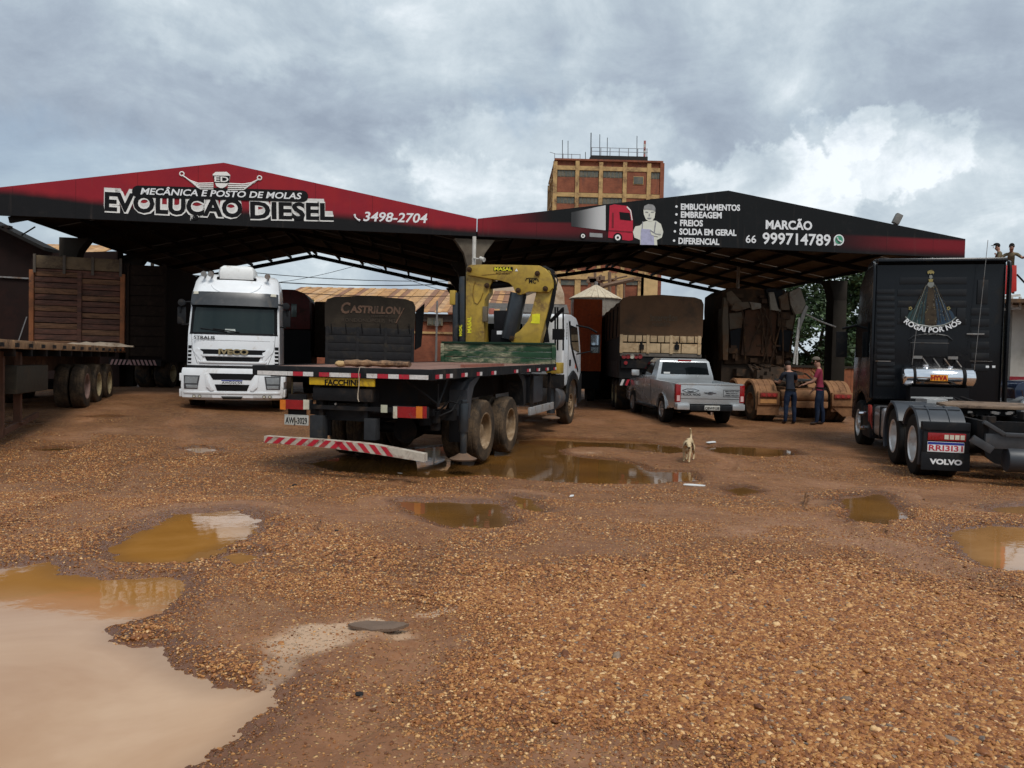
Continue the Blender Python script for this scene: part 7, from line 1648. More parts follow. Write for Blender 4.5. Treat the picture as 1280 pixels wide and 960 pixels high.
text('TRANSPORTES', tpo, mat('fainter_brown_lettering', (.062, .046, .034), .8), tq(463, 396.5, -.01), tq(492, 397, -.01), .06, bold=.01, ext=.003)
text('RONDONOPOLIS  MT', tpo, mat('fainter_brown_lettering', (.062, .046, .034), .8), tq(427, 402, -.01), tq(495, 403.5, -.01), .10, bold=.01, ext=.003)
mb = MB(); mb.tube([tq(495, 404, -.01), tq(505, 385, -.01)], .02, 5); mb.build('lettering_stroke', M_fade, tpo)
mb = MB(); mb.rings([[Vector((hw + .04, 0, zs_ - .6)), Vector((hw + .22, .1, zs_ - .5)), Vector((hw + .30, .2, zt_ - .10)), Vector((hw + .05, 0, zt_ - .35))], [Vector((hw + .04, 1.5, zs_ - .6)), Vector((hw + .2, 1.5, zs_ - .5)), Vector((hw + .2, 1.5, zt_ - .3)), Vector((hw + .05, 1.5, zt_ - .35))]]); mb.build('side_flap', M_ink, td)
mb = MB(); mb.box(-hw + .1, -hw + .45, -.06, .0, .75, .9); mb.box(hw - .45, hw - .1, -.06, .0, .75, .9); mb.build('tail_light', M_red, td)
tl_, hw, zt_, zs_, tpo = tarp_truck('tarpaulin_lorry', 'lorry with tall tan-brown tarpaulin over cream wooden boards, parked beyond the silver pickup', 775, 876, 370, 24.2, 421, M_tarp, M_cream, 11.0, R(-2.5), .1, zbody=1.62)
tq = lambda px, py, y=0: onY(tl_, px, py, y)
zb0 = tq(820, 441).z; zb1 = tq(820, 428.5).z; nbq = 10
for r_, (z0, z1, n_) in enumerate(((zb0, zb1 - .02, 4), (zb1 + .02, zs_ + .03, 11))):
    for i in range(n_):
        a = -hw + 2 * hw * i / n_; c = -hw + 2 * hw * (i + 1) / n_ - .02; mb = MB(); mb.box(a + .01, c, -.05, .03, z0, z1); mb.build('tailgate_board', M_cream, tl_, bevel=.006)
for px in (776.5, 810, 839, 874): q = tq(px, 430, -.06); mb = MB(); mb.box(q.x - .045, q.x + .045, -.08, -.052, zb0 - .03, zs_ + .05); mb.build('tailgate_stake', M_cream, tl_, bevel=.004)
for px in (802, 846): q = tq(px, 434, -.08); mb = MB(); mb.cbox((q.x, -.09, q.z), (.14, .03, .16)); mb.cbox((q.x, -.10, q.z + .05), (.05, .04, .26)); mb.build('latch', M_blackmetal, tl_)
mb = MB(); mb.box(-hw, hw, -.04, .04, zb0 - .12, zb0 - .02); mb.build('tail_rail', mat('grey_tail_rail', (.14, .12, .10), .7), tl_)
for px in (780, 785, 790, 795, 800): q = tq(px, 445.5, 0); mb = MB(); mb.cyl((q.x, .0, q.z), (q.x, -.04, q.z), .075, n=14); mb.build('tail_light', M_red if px != 790 else M_lampwhite, tl_)
q = tq(782, 453.5, 0); mb = MB(); mb.cyl((q.x, .0, q.z), (q.x, -.04, q.z), .06, n=12); mb.build('tail_light', M_red, tl_)
mb = MB(); mb.box(-hw + .05, hw - .05, .0, .08, zb0 - .5, zb0 - .14); mb.build('lamp_panel', M_blackmetal, tl_)
a = tq(776, 482, -.02); c = tq(787, 474, -.02); mb = MB(); mb.box(-hw, hw, 0, .1, a.z, c.z); rb = mb.build('rear_bumper', M_blackmetal, tl_)
for k in range(6): mb = MB(); x = -hw + .02 + k * .16; mb.prism([(x, -.004, a.z + .01), (x + .08, -.004, a.z + .01), (x + .15, -.004, c.z - .01), (x + .07, -.004, c.z - .01)], (0, .003, 0)); mb.build('stripe', M_refred if k % 2 else M_refwhite, rb)
text('Intergrãos', tpo, mat('ghost_tarpaulin_lettering', (.11, .078, .05), .8), tq(813, 401, -.01), tq(847, 401, -.01), .2, bold=.02, ext=.003)
text('TRANSPORTES', tpo, mat('ghost_tarpaulin_lettering', (.11, .078, .05), .8), tq(815, 408, -.01), tq(838, 408, -.01), .11, bold=.01, ext=.003)
mb = MB()
for k in range(7): yy = .8 + k * 1.4; mb.tube([(-hw - .04, yy, zt_ - .3), (-hw - .05, yy + .1, zs_)], .02, 5)
mb.build('tie_cords', M_ink, tl_)
# red lorry facing out, left of the dark tarpaulin
q = at(372, 450, 27)
rl = thing('red_lorry', 'dark red lorry with a rounded roof standing behind the white tractor', 'truck', (q.x, 27, tz(q.x, 27)), R(8))
rq = lambda px, py, y=0: onY(rl, px, py, y)
mb = MB(); mb.prism([(rq(a, b_).x, 0, rq(a, b_).z) for a, b_ in ((330, 362), (355, 361.5), (368, 362), (379, 366), (387, 375), (388, 412), (330, 412))], (0, 2.2, 0)); mb.build('cab', M_darkred, rl, bevel=.05)
mb = MB(); a = rq(364, 396); c = rq(371, 380); mb.box(a.x, c.x, -.03, -.001, a.z, c.z); mb.build('side_window', mat('dull_green_glass', (.10, .14, .13), .2), rl, bevel=.02)
mb = MB(); a = rq(332, 470); c = rq(388, 413); mb.box(a.x, c.x, .05, 2.2, .4, c.z); mb.build('chassis_front', M_ink, rl)
mb = MB(); a = rq(368, 440); mb.box(a.x, a.x + .6, -.15, .3, .55, 1.5); mb.build('bumper', M_ink, rl)
mb = MB(); mb.box(rq(389, 400).x - .0, rq(404, 400).x, 1.0, 8, 1.3, rq(390, 374).z); mb.build('load_body', mat('dull_brown_tarpaulin', (.05, .035, .025), .85, dirt=(.09, .06, .04), dirt_amt=.4), rl, bevel=.04)
for y in (1.2, 5, 6.3): wheel(rl, rq(390, 440).x - .2, y, .5, .52, .4, 1, 'steer', M_tyre, M_rimpale)
# orange-red lorry end beside the crane
q = at(730, 450, 30)
ol = thing('orange_lorry', 'orange-red box lorry end rising behind the white flatbed cab', 'truck', (q.x, 30, tz(q.x, 30)), R(-3))
oq = lambda px, py, y=0: onY(ol, px, py, y)
a, c = oq(716, 430), oq(742, 374); mb = MB(); mb.box(a.x, c.x + .35, 0, 3.0, 1.2, c.z); mb.build('body_end', M_redor, ol, bevel=.02)
for i in range(5): x = a.x + (c.x - a.x) * (i + .5) / 5; mb = MB(); mb.box(x - .03, x + .03, -.03, -.001, 1.25, c.z - .05); mb.build('body_rib', M_redor, ol)
mb = MB(); mb.box(a.x, c.x + .3, .05, 2.9, .5, 1.19); mb.build('chassis', M_ink, ol)
for y in (.8, 2.2): wheel(ol, c.x, y, .5, .52, .3, 1, 'deep', M_tyre, M_rimpale)
# dark lorries filling the gloom
def dark_lorry(label, px0, px1, ytop, y, L_, m_, yaw=0.0, stripes=False):
    a = at(px0, 450, y); c = at(px1, 450, y); cx_ = (a.x + c.x) / 2; hw = (c.x - a.x) / 2
    o = thing('dark_lorry', label, 'truck', (cx_, y, tz(cx_, y)), yaw)
    zt = onY(o, (px0 + px1) / 2, ytop, 0).z; nn = 9
    for i in range(nn): mb = MB(); mb.box(-hw, hw, 0, .05, 1.1 + (zt - 1.1) * i / nn, 1.1 + (zt - 1.1) * (i + .93) / nn); mb.build('tail_slat', m_, o)
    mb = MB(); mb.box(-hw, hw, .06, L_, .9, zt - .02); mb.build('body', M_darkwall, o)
    for s in (-1, 1): mb = MB(); mb.box(s * hw - .05, s * hw + .05, -.03, .08, 1.0, zt + .03); mb.build('corner_post', m_, o)
    chassis(o, .4, .1, L_, .75, 1.1)
    for s in (-1, 1):
        for yy in (1.0, 2.3): wheel(o, s * (hw - .28), yy, .5, .52, .5, s, 'deep', M_tyre, M_rimpale)
    return o, hw
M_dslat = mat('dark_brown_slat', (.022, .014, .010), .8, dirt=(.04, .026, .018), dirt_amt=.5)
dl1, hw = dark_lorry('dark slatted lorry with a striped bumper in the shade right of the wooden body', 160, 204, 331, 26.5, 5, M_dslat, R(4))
ba_ = onY(dl1, 136, 456, -.1); bc_ = onY(dl1, 201, 450.5, -.1); mb = MB(); mb.box(ba_.x, bc_.x, -.1, .0, ba_.z, bc_.z + .02); rb = mb.build('rear_bumper', M_blackmetal, dl1)
n_ = 12
for k in range(n_):
    x = ba_.x + .03 + (bc_.x - ba_.x - .1) * k / n_; w = (bc_.x - ba_.x) / n_ * .5; d_ = w if k < 5 else -w
    mb = MB(); mb.prism([(x, -.104, ba_.z + .01), (x + w, -.104, ba_.z + .01), (x + w + d_, -.104, bc_.z), (x + d_, -.104, bc_.z)], (0, .003, 0)); mb.build('stripe', mat('dusty_pink_stripe', (.42, .25, .24), .6), rb)
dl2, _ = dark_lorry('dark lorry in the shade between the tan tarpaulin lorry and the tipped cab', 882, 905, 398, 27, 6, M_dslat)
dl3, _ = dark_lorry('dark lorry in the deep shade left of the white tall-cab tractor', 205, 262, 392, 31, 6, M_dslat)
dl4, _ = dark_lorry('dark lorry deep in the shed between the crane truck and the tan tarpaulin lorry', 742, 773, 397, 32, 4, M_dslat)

# ------------------------------------------------------------------ flat trailer with a tall plank headboard, left
TA = R(17.5); dv = Vector((-math.sin(TA), math.cos(TA), 0)); base = Vector((-10.2, 18.5, 0)) - dv * 8.2
# local: right side at x = 0, y forward
ft_ = thing('flat_trailer', 'flat trailer with a tall reddish plank headboard standing at the left edge', 'trailer', (base.x, base.y, .40), TA)
def ts(px, py, x=0): return onX(ft_, px, py, x)
yend = ts(157, 436).y; DTt = (ts(155, 432.5).z + ts(60, 430.5).z) / 2; TWd = 2.6
n_ = 11
for i in range(n_):
    y0 = -1.5 + (yend + 1.5) * i / n_; y1 = -1.5 + (yend + 1.5) * (i + 1) / n_ - .02
    mb = MB(); mb.box(-.07, 0, y0, y1, DTt - .15, DTt); mb.build('edge_rail', M_edge, ft_, bevel=.008)
for i in range(12): x0 = -TWd + (TWd - .08) * i / 12; mb = MB(); mb.box(x0, x0 + .2, -1.5, yend, DTt - .06, DTt - .01 - .004 * (i % 3)); mb.build('deck_board', M_wood2, ft_)
mb = MB(); mb.box(-TWd, -.08, -1.58, -1.5, DTt - .22, DTt); mb.build('rear_rail', M_edge, ft_)
mb = MB()
for i in range(16): y = .2 + i * (yend - .4) / 16; mb.box(.0, .05, y, y + .07, DTt - .12, DTt - .05)
mb.build('rope_hooks', M_blackmetal, ft_)
chassis(ft_, .5, -1.4, yend + .5, DTt - .6, DTt - .2, mat('rust_brown_chassis', (.06, .032, .02), .8, dirt=(.13, .07, .04), dirt_amt=.5)) if False else None
mb = MB(); mb.box(-1.9, -1.75, -1.4, yend, DTt - .62, DTt - .16); mb.box(-.85, -.70, -1.4, yend, DTt - .62, DTt - .16); mb.build('chassis_rails', mat('rust_brown_chassis', (.06, .032, .02), .8, dirt=(.13, .07, .04), dirt_amt=.5), ft_)
mb = MB()
for i in range(14): y = -1.2 + i * (yend + 1) / 14; mb.box(-TWd + .1, -.08, y, y + .08, DTt - .28, DTt - .07)
mb.build('cross_members', M_blackmetal, ft_)
ny_ = ts(112, 480, 0).y
for dy in (0, 1.35, 2.7):
    for x, s in ((-.19, 1), (-.52, 1), (-TWd + .19, -1), (-TWd + .52, -1)): wheel(ft_, x + (.0), ny_ + dy, .50, .525, .29, s, 'deep', M_tyred, M_rimpale if dy else mat('pink_dusty_rim', (.26, .16, .13), .7, dirt=(.1, .06, .04), dirt_amt=.5), rot=dy)
    mb = MB(); mb.cyl((-TWd + .4, ny_ + dy, .5), (-.4, ny_ + dy, .5), .09, n=10); mb.build('axle', M_blackmetal, ft_)
# landing legs, tool box, spare hanger near the frame edge
yl = onX(ft_, 23, 470, -.28).y
for xl_ in (-.35, -TWd + .2): mb = MB(); mb.box(xl_, xl_ + .12, yl - .06, yl + .06, .0, DTt - .2); mb.box(xl_ - .05, xl_ + .17, yl - .11, yl + .11, -.03, .0); mb.build('landing_leg', mat('rust_brown_leg', (.11, .05, .03), .8, dirt=(.05, .03, .02), dirt_amt=.5), ft_, bevel=.01)
y0 = ts(28, 470).y; y1 = ts(66, 470).y; mb = MB(); mb.box(-.55, -.08, y0, y1, DTt - .95, DTt - .45); mb.build('tool_box', mat('dull_olive_box', (.045, .038, .028), .7, dirt=(.09, .06, .04), dirt_amt=.4), ft_, bevel=.02)
mb = MB(); mb.box(-.30, -.24, y0 - .2, y0 - .1, -.2, DTt - .2); mb.bar((-.27, y0 - .15, -.12), (-.27, y1, .05), .06, .1); mb.build('side_bracket', mat('rust_brown_leg', (.11, .05, .03), .8), ft_)
# headboard body of planks across the trailer
HY = yend - .55; HT = (onY(ft_, 45, 318, HY).z + onY(ft_, 158, 326, HY).z) / 2; xa_, xb_ = onY(ft_, 37, 430, HY).x, onY(ft_, 158, 430, HY).x
xb_ = min(xb_, .05)
hgt = HT - DTt; npk = 13; xm = xa_ + (xb_ - xa_) * .52; rs = random.Random(6)
for i in range(npk):
    z0 = DTt + (hgt - .42) * i / npk; z1 = DTt + (hgt - .42) * (i + .93) / npk
    for a, c in ((xa_ + .12, xm - .06), (xm + .06, xb_ - .12)):
        mb = MB(); j = rs.uniform(-.012, .012); mb.box(a, c, HY - .02 + j, HY + .03 + j, z0, z1 + rs.uniform(-.02, .0)); mb.build('plank', M_wood if (i + (a > xm)) % 3 else M_wood2, ft_, bevel=.006)
for a, c in ((.0, .33), (.35, .66), (.68, 1.0)): mb = MB(); mb.box(xa_ + .1 + (xb_ - xa_ - .2) * a, xa_ + .1 + (xb_ - xa_ - .2) * c, HY - .05, HY + .03, HT - .36, HT); mb.build('top_board', M_woodgrey, ft_, bevel=.01)
mb = MB(); mb.box(xa_ + .1, xb_ - .1, HY - .02, HY + .03, HT - .44, HT - .38); mb.build('plank', M_wood, ft_)
for x, h_, m_ in ((xa_ + .05, HT - .42, M_woodpost), (xb_ - .05, HT - .42, M_woodpost)): mb = MB(); mb.box(x - .06, x + .06, HY - .07, HY + .07, DTt - .1, h_); mb.build('corner_post', m_, ft_, bevel=.01)
for x in (xa_ + .13, xa_ + (xb_ - xa_) * .36, xa_ + (xb_ - xa_) * .66, xb_ - .1): mb = MB(); mb.box(x - .035, x + .035, HY - .09, HY - .055, HT - .5, HT + .03); mb.build('stake', mat('grey_stake', (.09, .075, .06), .7), ft_)
mb = MB(); mb.box(xm - .055, xm + .055, HY - .06, HY + .05, DTt, HT - .44); mb.build('centre_post', M_wood, ft_, bevel=.008)
mb = MB(); mb.box(xa_ + .02, xb_ - .02, HY + .06, HY + .5, DTt, HT - .1); mb.build('body_front', M_darkwall, ft_)
# sack lying on the deck
sk = thing('folded_sacking', 'pale crumpled sacking on the trailer deck before the planks', 'sack', tuple(rot_local(ft_, (ts(100, 430).x - .5, HY - .9, DTt))), TA)
mb = MB(); rs = random.Random(15); rg = []
for i in range(12):
    x = -.95 + 1.9 * i / 11; h_ = .05 + .07 * math.sin(i / 11 * math.pi) + rs.uniform(-.02, .02); rg.append([(x, -.12, .005), (x, -.09, h_ * .7), (x, .0, h_), (x, .1, h_ * .6), (x, .13, .005)])
mb.rings(rg); mb.build('sacking', mat('pale_sacking', (.26, .21, .16), .85, dirt=(.12, .08, .05), dirt_amt=.5), sk, smooth=60)
q = thing('leaning_rod', 'thin pale rod leaning on the wooden headboard from the trailer deck', 'rod', tuple(rot_local(ft_, (xa_ - .1, HY - .2, DTt))), TA)
mb = MB(); mb.tube([(-.15, 0, 0), (.05, .12, .8)], .015, 6); mb.build('rod', M_steel, q)
# blue car corner behind the black tractor
q = at(1272, 500, 17.2)
bc = thing('parked_car', 'dark blue car with pale front corner peeping out at the right edge', 'car', (q.x, 17.2, .02), R(-14))
P = lambda px, py: onY(bc, px, py, 0)
mb = MB(); mb.prism([(P(a, b_).x, 0, P(a, b_).z) for a, b_ in ((1268, 486), (1272, 480), (1280, 477), (1310, 476), (1340, 478), (1350, 500), (1350, 530), (1270, 530))], (0, 1.6, 0)); mb.build('cabin', mat('dark_blue_glass', (.02, .03, .06), .15), bc, bevel=.05)
mb = MB(); mb.prism([(P(a, b_).x, -.5, P(a, b_).z) for a, b_ in ((1264, 502), (1272, 496), (1290, 494), (1350, 496), (1360, 530), (1266, 535))], (0, 4.2, 0)); mb.build('body', M_silver, bc, bevel=.08, seg=3)
mb = MB(); mb.prism([(P(a, b_).x, -.52, P(a, b_).z) for a, b_ in ((1266, 487), (1300, 485), (1300, 495), (1268, 495))], (0, .05, 0)); mb.build('windscreen', mat('dark_blue_glass', (.02, .03, .06), .15), bc)
for y in (.3, 2.8): wheel(bc, P(1268, 520).x + .15, y, .31, .31, .2, -1, 'car', M_tyreblk, M_rimcar)

# ------------------------------------------------------------------ people and a dog
def skinned(name, joints, bones, mats_, parent, regions, sub=2):
    """continuous body: joints {name:(pos, radius[, ry])}; the first is the root"""
    names = list(joints); me = bpy.data.meshes.new(name)
    me.from_pydata([joints[n_][0] for n_ in names], [(names.index(a), names.index(b_)) for a, b_ in bones], [])
    o = link(bpy.data.objects.new(name, me)); md_ = o.modifiers.new('skin', 'SKIN'); md_.use_smooth_shade = True; md_.branch_smoothing = .6
    ly = me.skin_vertices[0].data
    for i, n_ in enumerate(names): r_ = joints[n_]; ly[i].radius = (r_[1], r_[2] if len(r_) > 2 else r_[1])
    ly[0].use_root = True
    o.modifiers.new('sub', 'SUBSURF').levels = sub; o.modifiers[-1].render_levels = sub
    dg = bpy.context.evaluated_depsgraph_get(); dg.update()
    nm = bpy.data.meshes.new_from_object(o.evaluated_get(dg)); bpy.data.objects.remove(o); bpy.data.meshes.remove(me)
    nm.name = name; nm.materials.clear()
    for m_ in mats_: nm.materials.append(m_)
    for p_ in nm.polygons: p_.use_smooth = True; p_.material_index = regions(p_.center)
    o = link(bpy.data.objects.new(name, nm)); o.parent = parent; return o
def blobmesh(name, c, s_, m_, parent, sub=2, cut=None):
    bm = bmesh.new(); bmesh.ops.create_icosphere(bm, subdivisions=sub, radius=1)
    for v in bm.verts: v.co = Vector((c[0] + v.co.x * s_[0], c[1] + v.co.y * s_[1], c[2] + v.co.z * s_[2]))
    if cut: bmesh.ops.delete(bm, geom=[v for v in bm.verts if cut(v.co)], context='VERTS')
    me = bpy.data.meshes.new(name); bm.to_mesh(me); bm.free(); me.materials.append(m_); me.polygons.foreach_set('use_smooth', [True] * len(me.polygons))
    o = link(bpy.data.objects.new(name, me)); o.parent = parent; return o
def person(label, loc, rz, shirt, trousers, hair, H, arms, lean=.0, cap=None, head_pitch=0.0, legs=None, shoes=M_ink, group=None, sleeve=.45):
    """faces +Y in its own frame; arms = {side: [shoulder->elbow->wrist offsets]}"""
    k = H / 1.75; o = thing('person', label, 'person', loc, rz, group=group); o.scale = (k, k, k); WM[o] = WM[o] @ Matrix.Scale(k, 4)
    J = {'pelvis': ((0, 0, .95), .145, .11), 'waist': ((0, lean * .3, 1.10), .138, .10), 'chest': ((0, lean * .75, 1.32), .160, .115), 'neck0': ((0, lean * .95, 1.46), .085, .075), 'neck': ((0, lean * 1.0 + .01, 1.52), .055), 'head0': ((0, lean + .025 + head_pitch * .3, 1.60), .078, .088), 'head': ((0, lean + .03 + head_pitch, 1.69), .080, .095)}
    B = [('pelvis', 'waist'), ('waist', 'chest'), ('chest', 'neck0'), ('neck0', 'neck'), ('neck', 'head0'), ('head0', 'head')]
    ends = {}
    for s, nm in ((-1, 'l'), (1, 'r')):
        kx, ky, ax_, ay_ = (legs or {}).get(s, (.10, .03, .11, -.02))
        J['hip' + nm] = ((s * .10, 0, .88), .105); J['knee' + nm] = ((s * kx, ky, .50), .070); J['calf' + nm] = ((s * (kx + ax_) / 2, (ky + ay_) / 2 - .02, .34), .063); J['ankle' + nm] = ((s * ax_, ay_, .10), .050); J['heel' + nm] = ((s * ax_, ay_ + .02, .045), .045); J['toe' + nm] = ((s * (ax_ + .02), ay_ + .17, .035), .038)
        B += [('pelvis', 'hip' + nm), ('hip' + nm, 'knee' + nm), ('knee' + nm, 'calf' + nm), ('calf' + nm, 'ankle' + nm), ('ankle' + nm, 'heel' + nm), ('heel' + nm, 'toe' + nm)]
        e, w = arms[s]; sh = Vector((s * .185, lean * .85, 1.42)); e = sh + Vector(e); w = e + Vector(w); hd = (w - e).normalized(); hn = w + hd * .09
        J['sh' + nm] = (tuple(sh), .068); J['el' + nm] = (tuple(e), .047); J['wr' + nm] = (tuple(w), .032); J['ha' + nm] = (tuple(hn), .036, .020)
        B += [('neck0', 'sh' + nm), ('sh' + nm, 'el' + nm), ('el' + nm, 'wr' + nm), ('wr' + nm, 'ha' + nm)]
        ends[s] = (hn, hd)
        side = hd.cross(Vector((0, 1, .3))).normalized(); dn = hd.cross(side).normalized()
        for fi, (off, ln) in enumerate(((-.024, .070), (-.008, .080), (.008, .076), (.024, .060))):
            b0 = hn + side * off + hd * .01; J['f%d%s' % (fi, nm)] = (tuple(b0 + hd * ln * .5 + dn * .008), .010); J['g%d%s' % (fi, nm)] = (tuple(b0 + hd * ln + dn * .022), .008); B += [('ha' + nm, 'f%d%s' % (fi, nm)), ('f%d%s' % (fi, nm), 'g%d%s' % (fi, nm))]
        J['t' + nm] = (tuple(w + hd * .05 - side * .040 + dn * .012), .011); B += [('wr' + nm, 't' + nm)]
    W0 = {s: J['sh' + n_][0] for s, n_ in ((-1, 'l'), (1, 'r'))}; EL = {s: J['el' + n_][0] for s, n_ in ((-1, 'l'), (1, 'r'))}
    def reg(c):
        if c.z < .07: return 3
        for s in (-1, 1):
            a = Vector(W0[s]); b_ = Vector(EL[s]); d = (b_ - a); t_ = (c - a).dot(d) / d.length_squared; pr = a + d * t_
            dd = (c - pr).length
            wr_ = Vector(J['wr' + ('l' if s < 0 else 'r')][0]); d2 = wr_ - b_; t2 = (c - b_).dot(d2) / d2.length_squared; dd2 = (c - (b_ + d2 * t2)).length
            far = abs(c.x) > .16 or c.y > lean + .16
            if far and ((t_ > sleeve + .2 and dd < .08 and t_ < 1.2) or (t2 > 0 and dd2 < .10)): return 2
        if c.z > 1.485: return 2
        if c.z > .93: return 0
        return 1
    b = skinned('body', J, B, [shirt, trousers, M_skin, shoes], o, reg)
    hc = Vector(J['head'][0])
    blobmesh('hair', (hc.x, hc.y - .018, hc.z + .022), (.088, .102, .098), hair, o, 3, cut=lambda c: c.z < hc.z - .055 or (c.y > hc.y + .035 and c.z < hc.z + .045))
    blobmesh('nose', (hc.x, hc.y + .098, hc.z - .028), (.013, .016, .022), M_skin, o, 1)
    for s in (-1, 1):
        blobmesh('ear', (hc.x + s * .083, hc.y, hc.z - .02), (.012, .020, .030), M_skin, o, 1)
        blobmesh('eye', (hc.x + s * .032, hc.y + .088, hc.z - .005), (.012, .008, .007), M_inkW, o, 1)
    mb = MB(); mb.cbox((hc.x, hc.y + .092, hc.z - .062), (.045, .008, .008)); mb.build('mouth', mat('lip', (.22, .07, .06), .5), o)
    mb = MB(); mb.lathe([(.155, 0), (.158, .045)], 20, Matrix.Translation((0, .0, .955)) @ Matrix.Diagonal((1, .78, 1, 1)) @ Matrix.Rotation(-math.pi / 2, 4, 'Y')); mb.build('belt', M_ink, o, smooth=60)
    if cap:
        cm, back = cap
        blobmesh('cap', (hc.x, hc.y - .004, hc.z + .035), (.096, .112, .088), cm, o, 3, cut=lambda c: c.z < hc.z + .022)
        sg = -1 if back else 1
        mb = MB(); pts = [(hc.x + math.cos(a) * .075, hc.y + sg * (.085 + .085 * abs(math.sin(a))), hc.z + .030 - .01 * abs(math.sin(a))) for a in [math.pi * i / 8 for i in range(9)]]
        mb.prism(pts, (0, 0, .010)); mb.build('cap_brim', cm, o)
    return o
M_navy = mat('dark_navy_cotton', (.018, .021, .030), .9, dirt=(.03, .03, .035), bump=.3); M_denim = mat('blue_denim', (.010, .017, .036), .9, dirt=(.03, .04, .065), dirt_amt=.5, dscale=6, bump=.3); M_maroon = mat('maroon_cotton', (.20, .020, .045), .9, dirt=(.12, .015, .03), dirt_amt=.4, bump=.3)
M_camo = mat('olive_work_cloth', (.16, .13, .08), .9, dirt=(.07, .06, .035), dirt_amt=.6, dscale=9); M_hair = mat('dark_hair', (.015, .010, .008), .6); M_hairb = mat('brown_hair', (.05, .028, .015), .6); M_capg = mat('grey_cap', (.12, .10, .08), .8); M_boot = mat('dark_work_boot', (.03, .022, .018), .7, dirt=MUD, dirt_amt=.5)
q = at(987.5, 524, 20.95); person('man in dark shirt and jeans bending over the muddy chassis, back to the camera', (q.x, q.y, tz(q.x, q.y)), R(4), M_navy, M_denim, M_hair, 1.68, {-1: ((-.06, .12, -.26), (.02, .24, .03)), 1: ((.07, .15, -.22), (.06, .22, .08))}, lean=.16, head_pitch=.09, shoes=M_boot, legs={-1: (.12, .02, .15, -.03), 1: (.11, .03, .12, 0)})
q = at(1024, 526.5, 20.9); person('man in maroon shirt, jeans and backward cap looking down at the chassis', (q.x, q.y, tz(q.x, q.y)), R(62), M_maroon, M_denim, M_hairb, 1.80, {1: ((.06, -.02, -.30), (-.03, .17, -.20)), -1: ((-.05, .10, -.27), (.02, .22, -.08))}, lean=.05, head_pitch=.05, cap=(M_capg, True), shoes=M_boot, legs={-1: (.10, .06, .10, .05), 1: (.10, -.02, .11, -.08)})
# two workers up on the shop roof behind the red tank
for (px, py, lab, rz, pose, cap, ln) in ((1251.5, 342, 'worker in olive clothes and dark cap standing upright above the red tank', R(70), 0, (M_ink, False), .10), (1262.5, 343, 'worker in olive clothes stooping on the roof above the red tank', R(150), 1, None, .28)):
    q = at(px, py, 22.3 if pose == 0 else 22.6)
    person(lab, (q.x, q.y, q.z - .58), rz, M_camo, M_camo, M_hair, 1.42 if pose == 0 else 1.40, {-1: ((-.16, .10, -.16), (-.10, .22, .05)), 1: ((.16, .10, -.16), (.10, .22, .10))} if pose else {-1: ((-.04, .10, -.26), (.02, .2, -.06)), 1: ((.06, .10, -.26), (-.02, .2, -.06))}, lean=ln, head_pitch=ln * .5, cap=cap, shoes=M_boot, sleeve=2)
# pale dog trotting towards the camera, head low to one side, tail up
q = gpt(860, 576.5)
dg_ = thing('dog', 'small cream dog with a dark side patch trotting across the mud', 'dog', (q.x, q.y, q.z - .002), R(158))
M_fur = mat('cream_fur', (.52, .40, .24), .9, dirt=(.36, .25, .13), dirt_amt=.4, dscale=7, bump=.6, bscale=60); M_patch = mat('dark_brown_fur', (.05, .028, .016), .9)
J = {'mid': ((0, 0, .335), .078, .090), 'chest': ((0, .15, .325), .082, .100), 'neck': ((-.02, .25, .345), .058), 'skull': ((-.06, .33, .335), .052), 'muz': ((-.08, .40, .295), .028), 'nose': ((-.085, .435, .28), .018),
     'loin': ((0, -.13, .345), .062, .075), 'rump': ((0, -.22, .345), .066, .075), 't1': ((0, -.29, .39), .022), 't2': ((.01, -.31, .47), .020), 't3': ((.015, -.27, .55), .020), 't4': ((.01, -.21, .575), .014)}
B = [('mid', 'chest'), ('chest', 'neck'), ('neck', 'skull'), ('skull', 'muz'), ('muz', 'nose'), ('mid', 'loin'), ('loin', 'rump'), ('rump', 't1'), ('t1', 't2'), ('t2', 't3'), ('t3', 't4')]
for s, n_, sw in ((-1, 'l', .05), (1, 'r', -.04)):
    J['fs' + n_] = ((s * .055, .16, .27), .040); J['fe' + n_] = ((s * .058, .14 + sw * .4, .19), .027); J['fw' + n_] = ((s * .056, .16 + sw, .095), .018); J['fp' + n_] = ((s * .056, .165 + sw * 1.2, .022), .018); J['ft' + n_] = ((s * .056, .195 + sw * 1.2, .016), .016)
    J['hs' + n_] = ((s * .055, -.20, .27), .050); J['hk' + n_] = ((s * .060, -.15 - sw, .20), .033); J['hh' + n_] = ((s * .056, -.25 - sw, .115), .018); J['hp' + n_] = ((s * .056, -.22 - sw, .022), .016); J['ht' + n_] = ((s * .056, -.19 - sw, .016), .016)
    B += [('chest', 'fs' + n_), ('fs' + n_, 'fe' + n_), ('fe' + n_, 'fw' + n_), ('fw' + n_, 'fp' + n_), ('fp' + n_, 'ft' + n_), ('rump', 'hs' + n_), ('hs' + n_, 'hk' + n_), ('hk' + n_, 'hh' + n_), ('hh' + n_, 'hp' + n_), ('hp' + n_, 'ht' + n_)]
skinned('body', J, B, [M_fur, M_patch], dg_, lambda c: 1 if (c.x > .0 and (c - Vector((.07, .10, .38))).length < .075) or (c - Vector((-.085, .44, .28))).length < .03 else 0, 3)
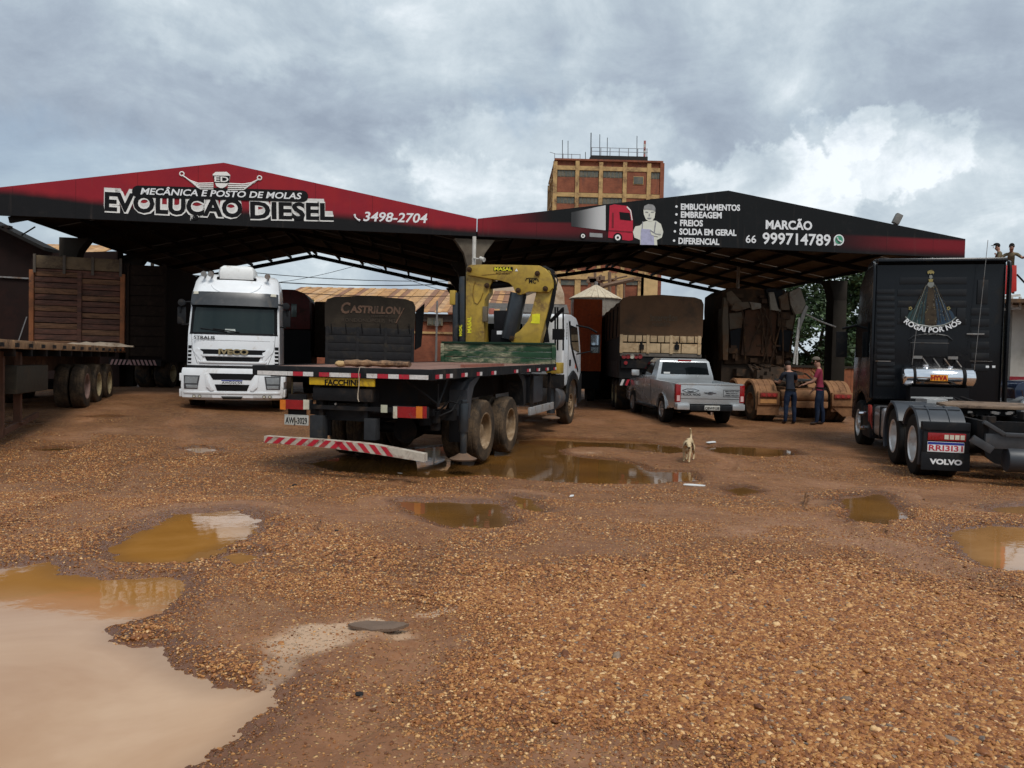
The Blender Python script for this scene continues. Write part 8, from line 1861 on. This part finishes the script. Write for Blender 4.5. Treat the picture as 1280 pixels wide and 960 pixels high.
for s in (-1, 1):
    mb = MB(); mb.add([(-.06 + s * .035, .31, .37), (-.06 + s * .06, .33, .36), (-.06 + s * .085, .335, .31), (-.06 + s * .05, .35, .33)], [(0, 1, 2, 3)]); mb.prism([(-.06 + s * .035, .31, .375), (-.06 + s * .06, .33, .37), (-.06 + s * .085, .335, .315), (-.06 + s * .05, .35, .335)], (0, -.01, 0)); mb.build('ear', M_patch, dg_)
    blobmesh('eye', (-.065 + s * .028, .372, .340), (.007, .007, .007), M_ink, dg_, 1)

# ------------------------------------------------------------------ litter on the yard
def gthing(name, label, cat, px, py, rz=0): q = gpt(px, py); z_, *_r2 = ground_z(np.array([q.x]), np.array([q.y])); return thing(name, label, cat, (q.x, q.y, float(z_[0])), rz)
bk = gthing('bark_slab', 'flat dark slab of bark lying on bare mud in the foreground', 'bark', 472, 789, R(4))
mb = MB(); rs = random.Random(2); top_ = []; 
for i in range(22):
    a = 2 * math.pi * i / 22; top_.append((.125 * math.cos(a) * (1 + rs.uniform(-.06, .06)), (.055 * math.sin(a) * (1 - .35 * math.cos(a) ** 2)) * (1 + rs.uniform(-.15, .15)), .007 + .006 * math.cos(a) ** 2))
mb.prism(top_, (0, 0, -.012)); mb.build('slab', mat('dark_bark', (.15, .10, .07), .85, dirt=(.07, .045, .035), bump=.7), bk)
for px, py, sz_, lab in ((866, 608, .16, 'white plastic scrap at the right end of the long puddle'), (889, 554, .22, 'flat white plastic strip on the mud behind the dog'), (500, 590, .05, 'tiny white scrap by the rear corner of the flatbed puddle'), (715, 622, .06, 'small pale scrap on the mud below the long puddle')):
    o_ = gthing('plastic_scrap', lab, 'litter', px, py, rs.uniform(0, 3)); mb = MB(); pts = [(sz_ * math.cos(a) * (1 + rs.uniform(-.3, .2)), sz_ * .35 * math.sin(a) * (1 + rs.uniform(-.3, .3)), .012) for a in [2 * math.pi * i / 9 for i in range(9)]]
    mb.prism(pts, (0, 0, .012)); mb.build('scrap', M_whitecap, o_)
for px, py, sz_, lab in ((449, 868, .013, 'small dark stone on bare mud below the bark slab'), (773, 808, .010, 'dark stone among the gravel right of the bark slab'), (421, 664, .014, 'dark stone on the mud above the bark slab'), (368, 607, .03, 'dark stone on the mud in front of the striped bumper')):
    o_ = gthing('stone', lab, 'stone', px, py); bm = bmesh.new(); bmesh.ops.create_icosphere(bm, subdivisions=2, radius=sz_)
    for v in bm.verts: v.co.z = v.co.z * .6 + sz_ * .3; v.co.x *= 1.2; v.co *= 1 + rs.uniform(-.12, .12)
    me = bpy.data.meshes.new('stone_body'); bm.to_mesh(me); bm.free(); me.materials.append(mat('black_stone', (.02, .018, .018), .6)); z_ = link(bpy.data.objects.new('stone_body', me)); z_.parent = o_

# ------------------------------------------------------------------ shared group names for alike things
_g = {'open_shed': 'open sheds side by side', 'dark_lorry': 'dark lorries standing in the shade', 'truck_tractor': 'tractor units in the yard', 'tarpaulin_lorry': 'tarpaulin-covered lorries', 'stone': 'dark stones on the mud', 'plastic_scrap': 'pale scraps on the mud', 'person': 'people in the yard'}
for o in list(COL.objects):
    if o.parent is None and 'category' in o:
        k = o.name.split('.')[0]
        if k in _g: o['group'] = _g[k]
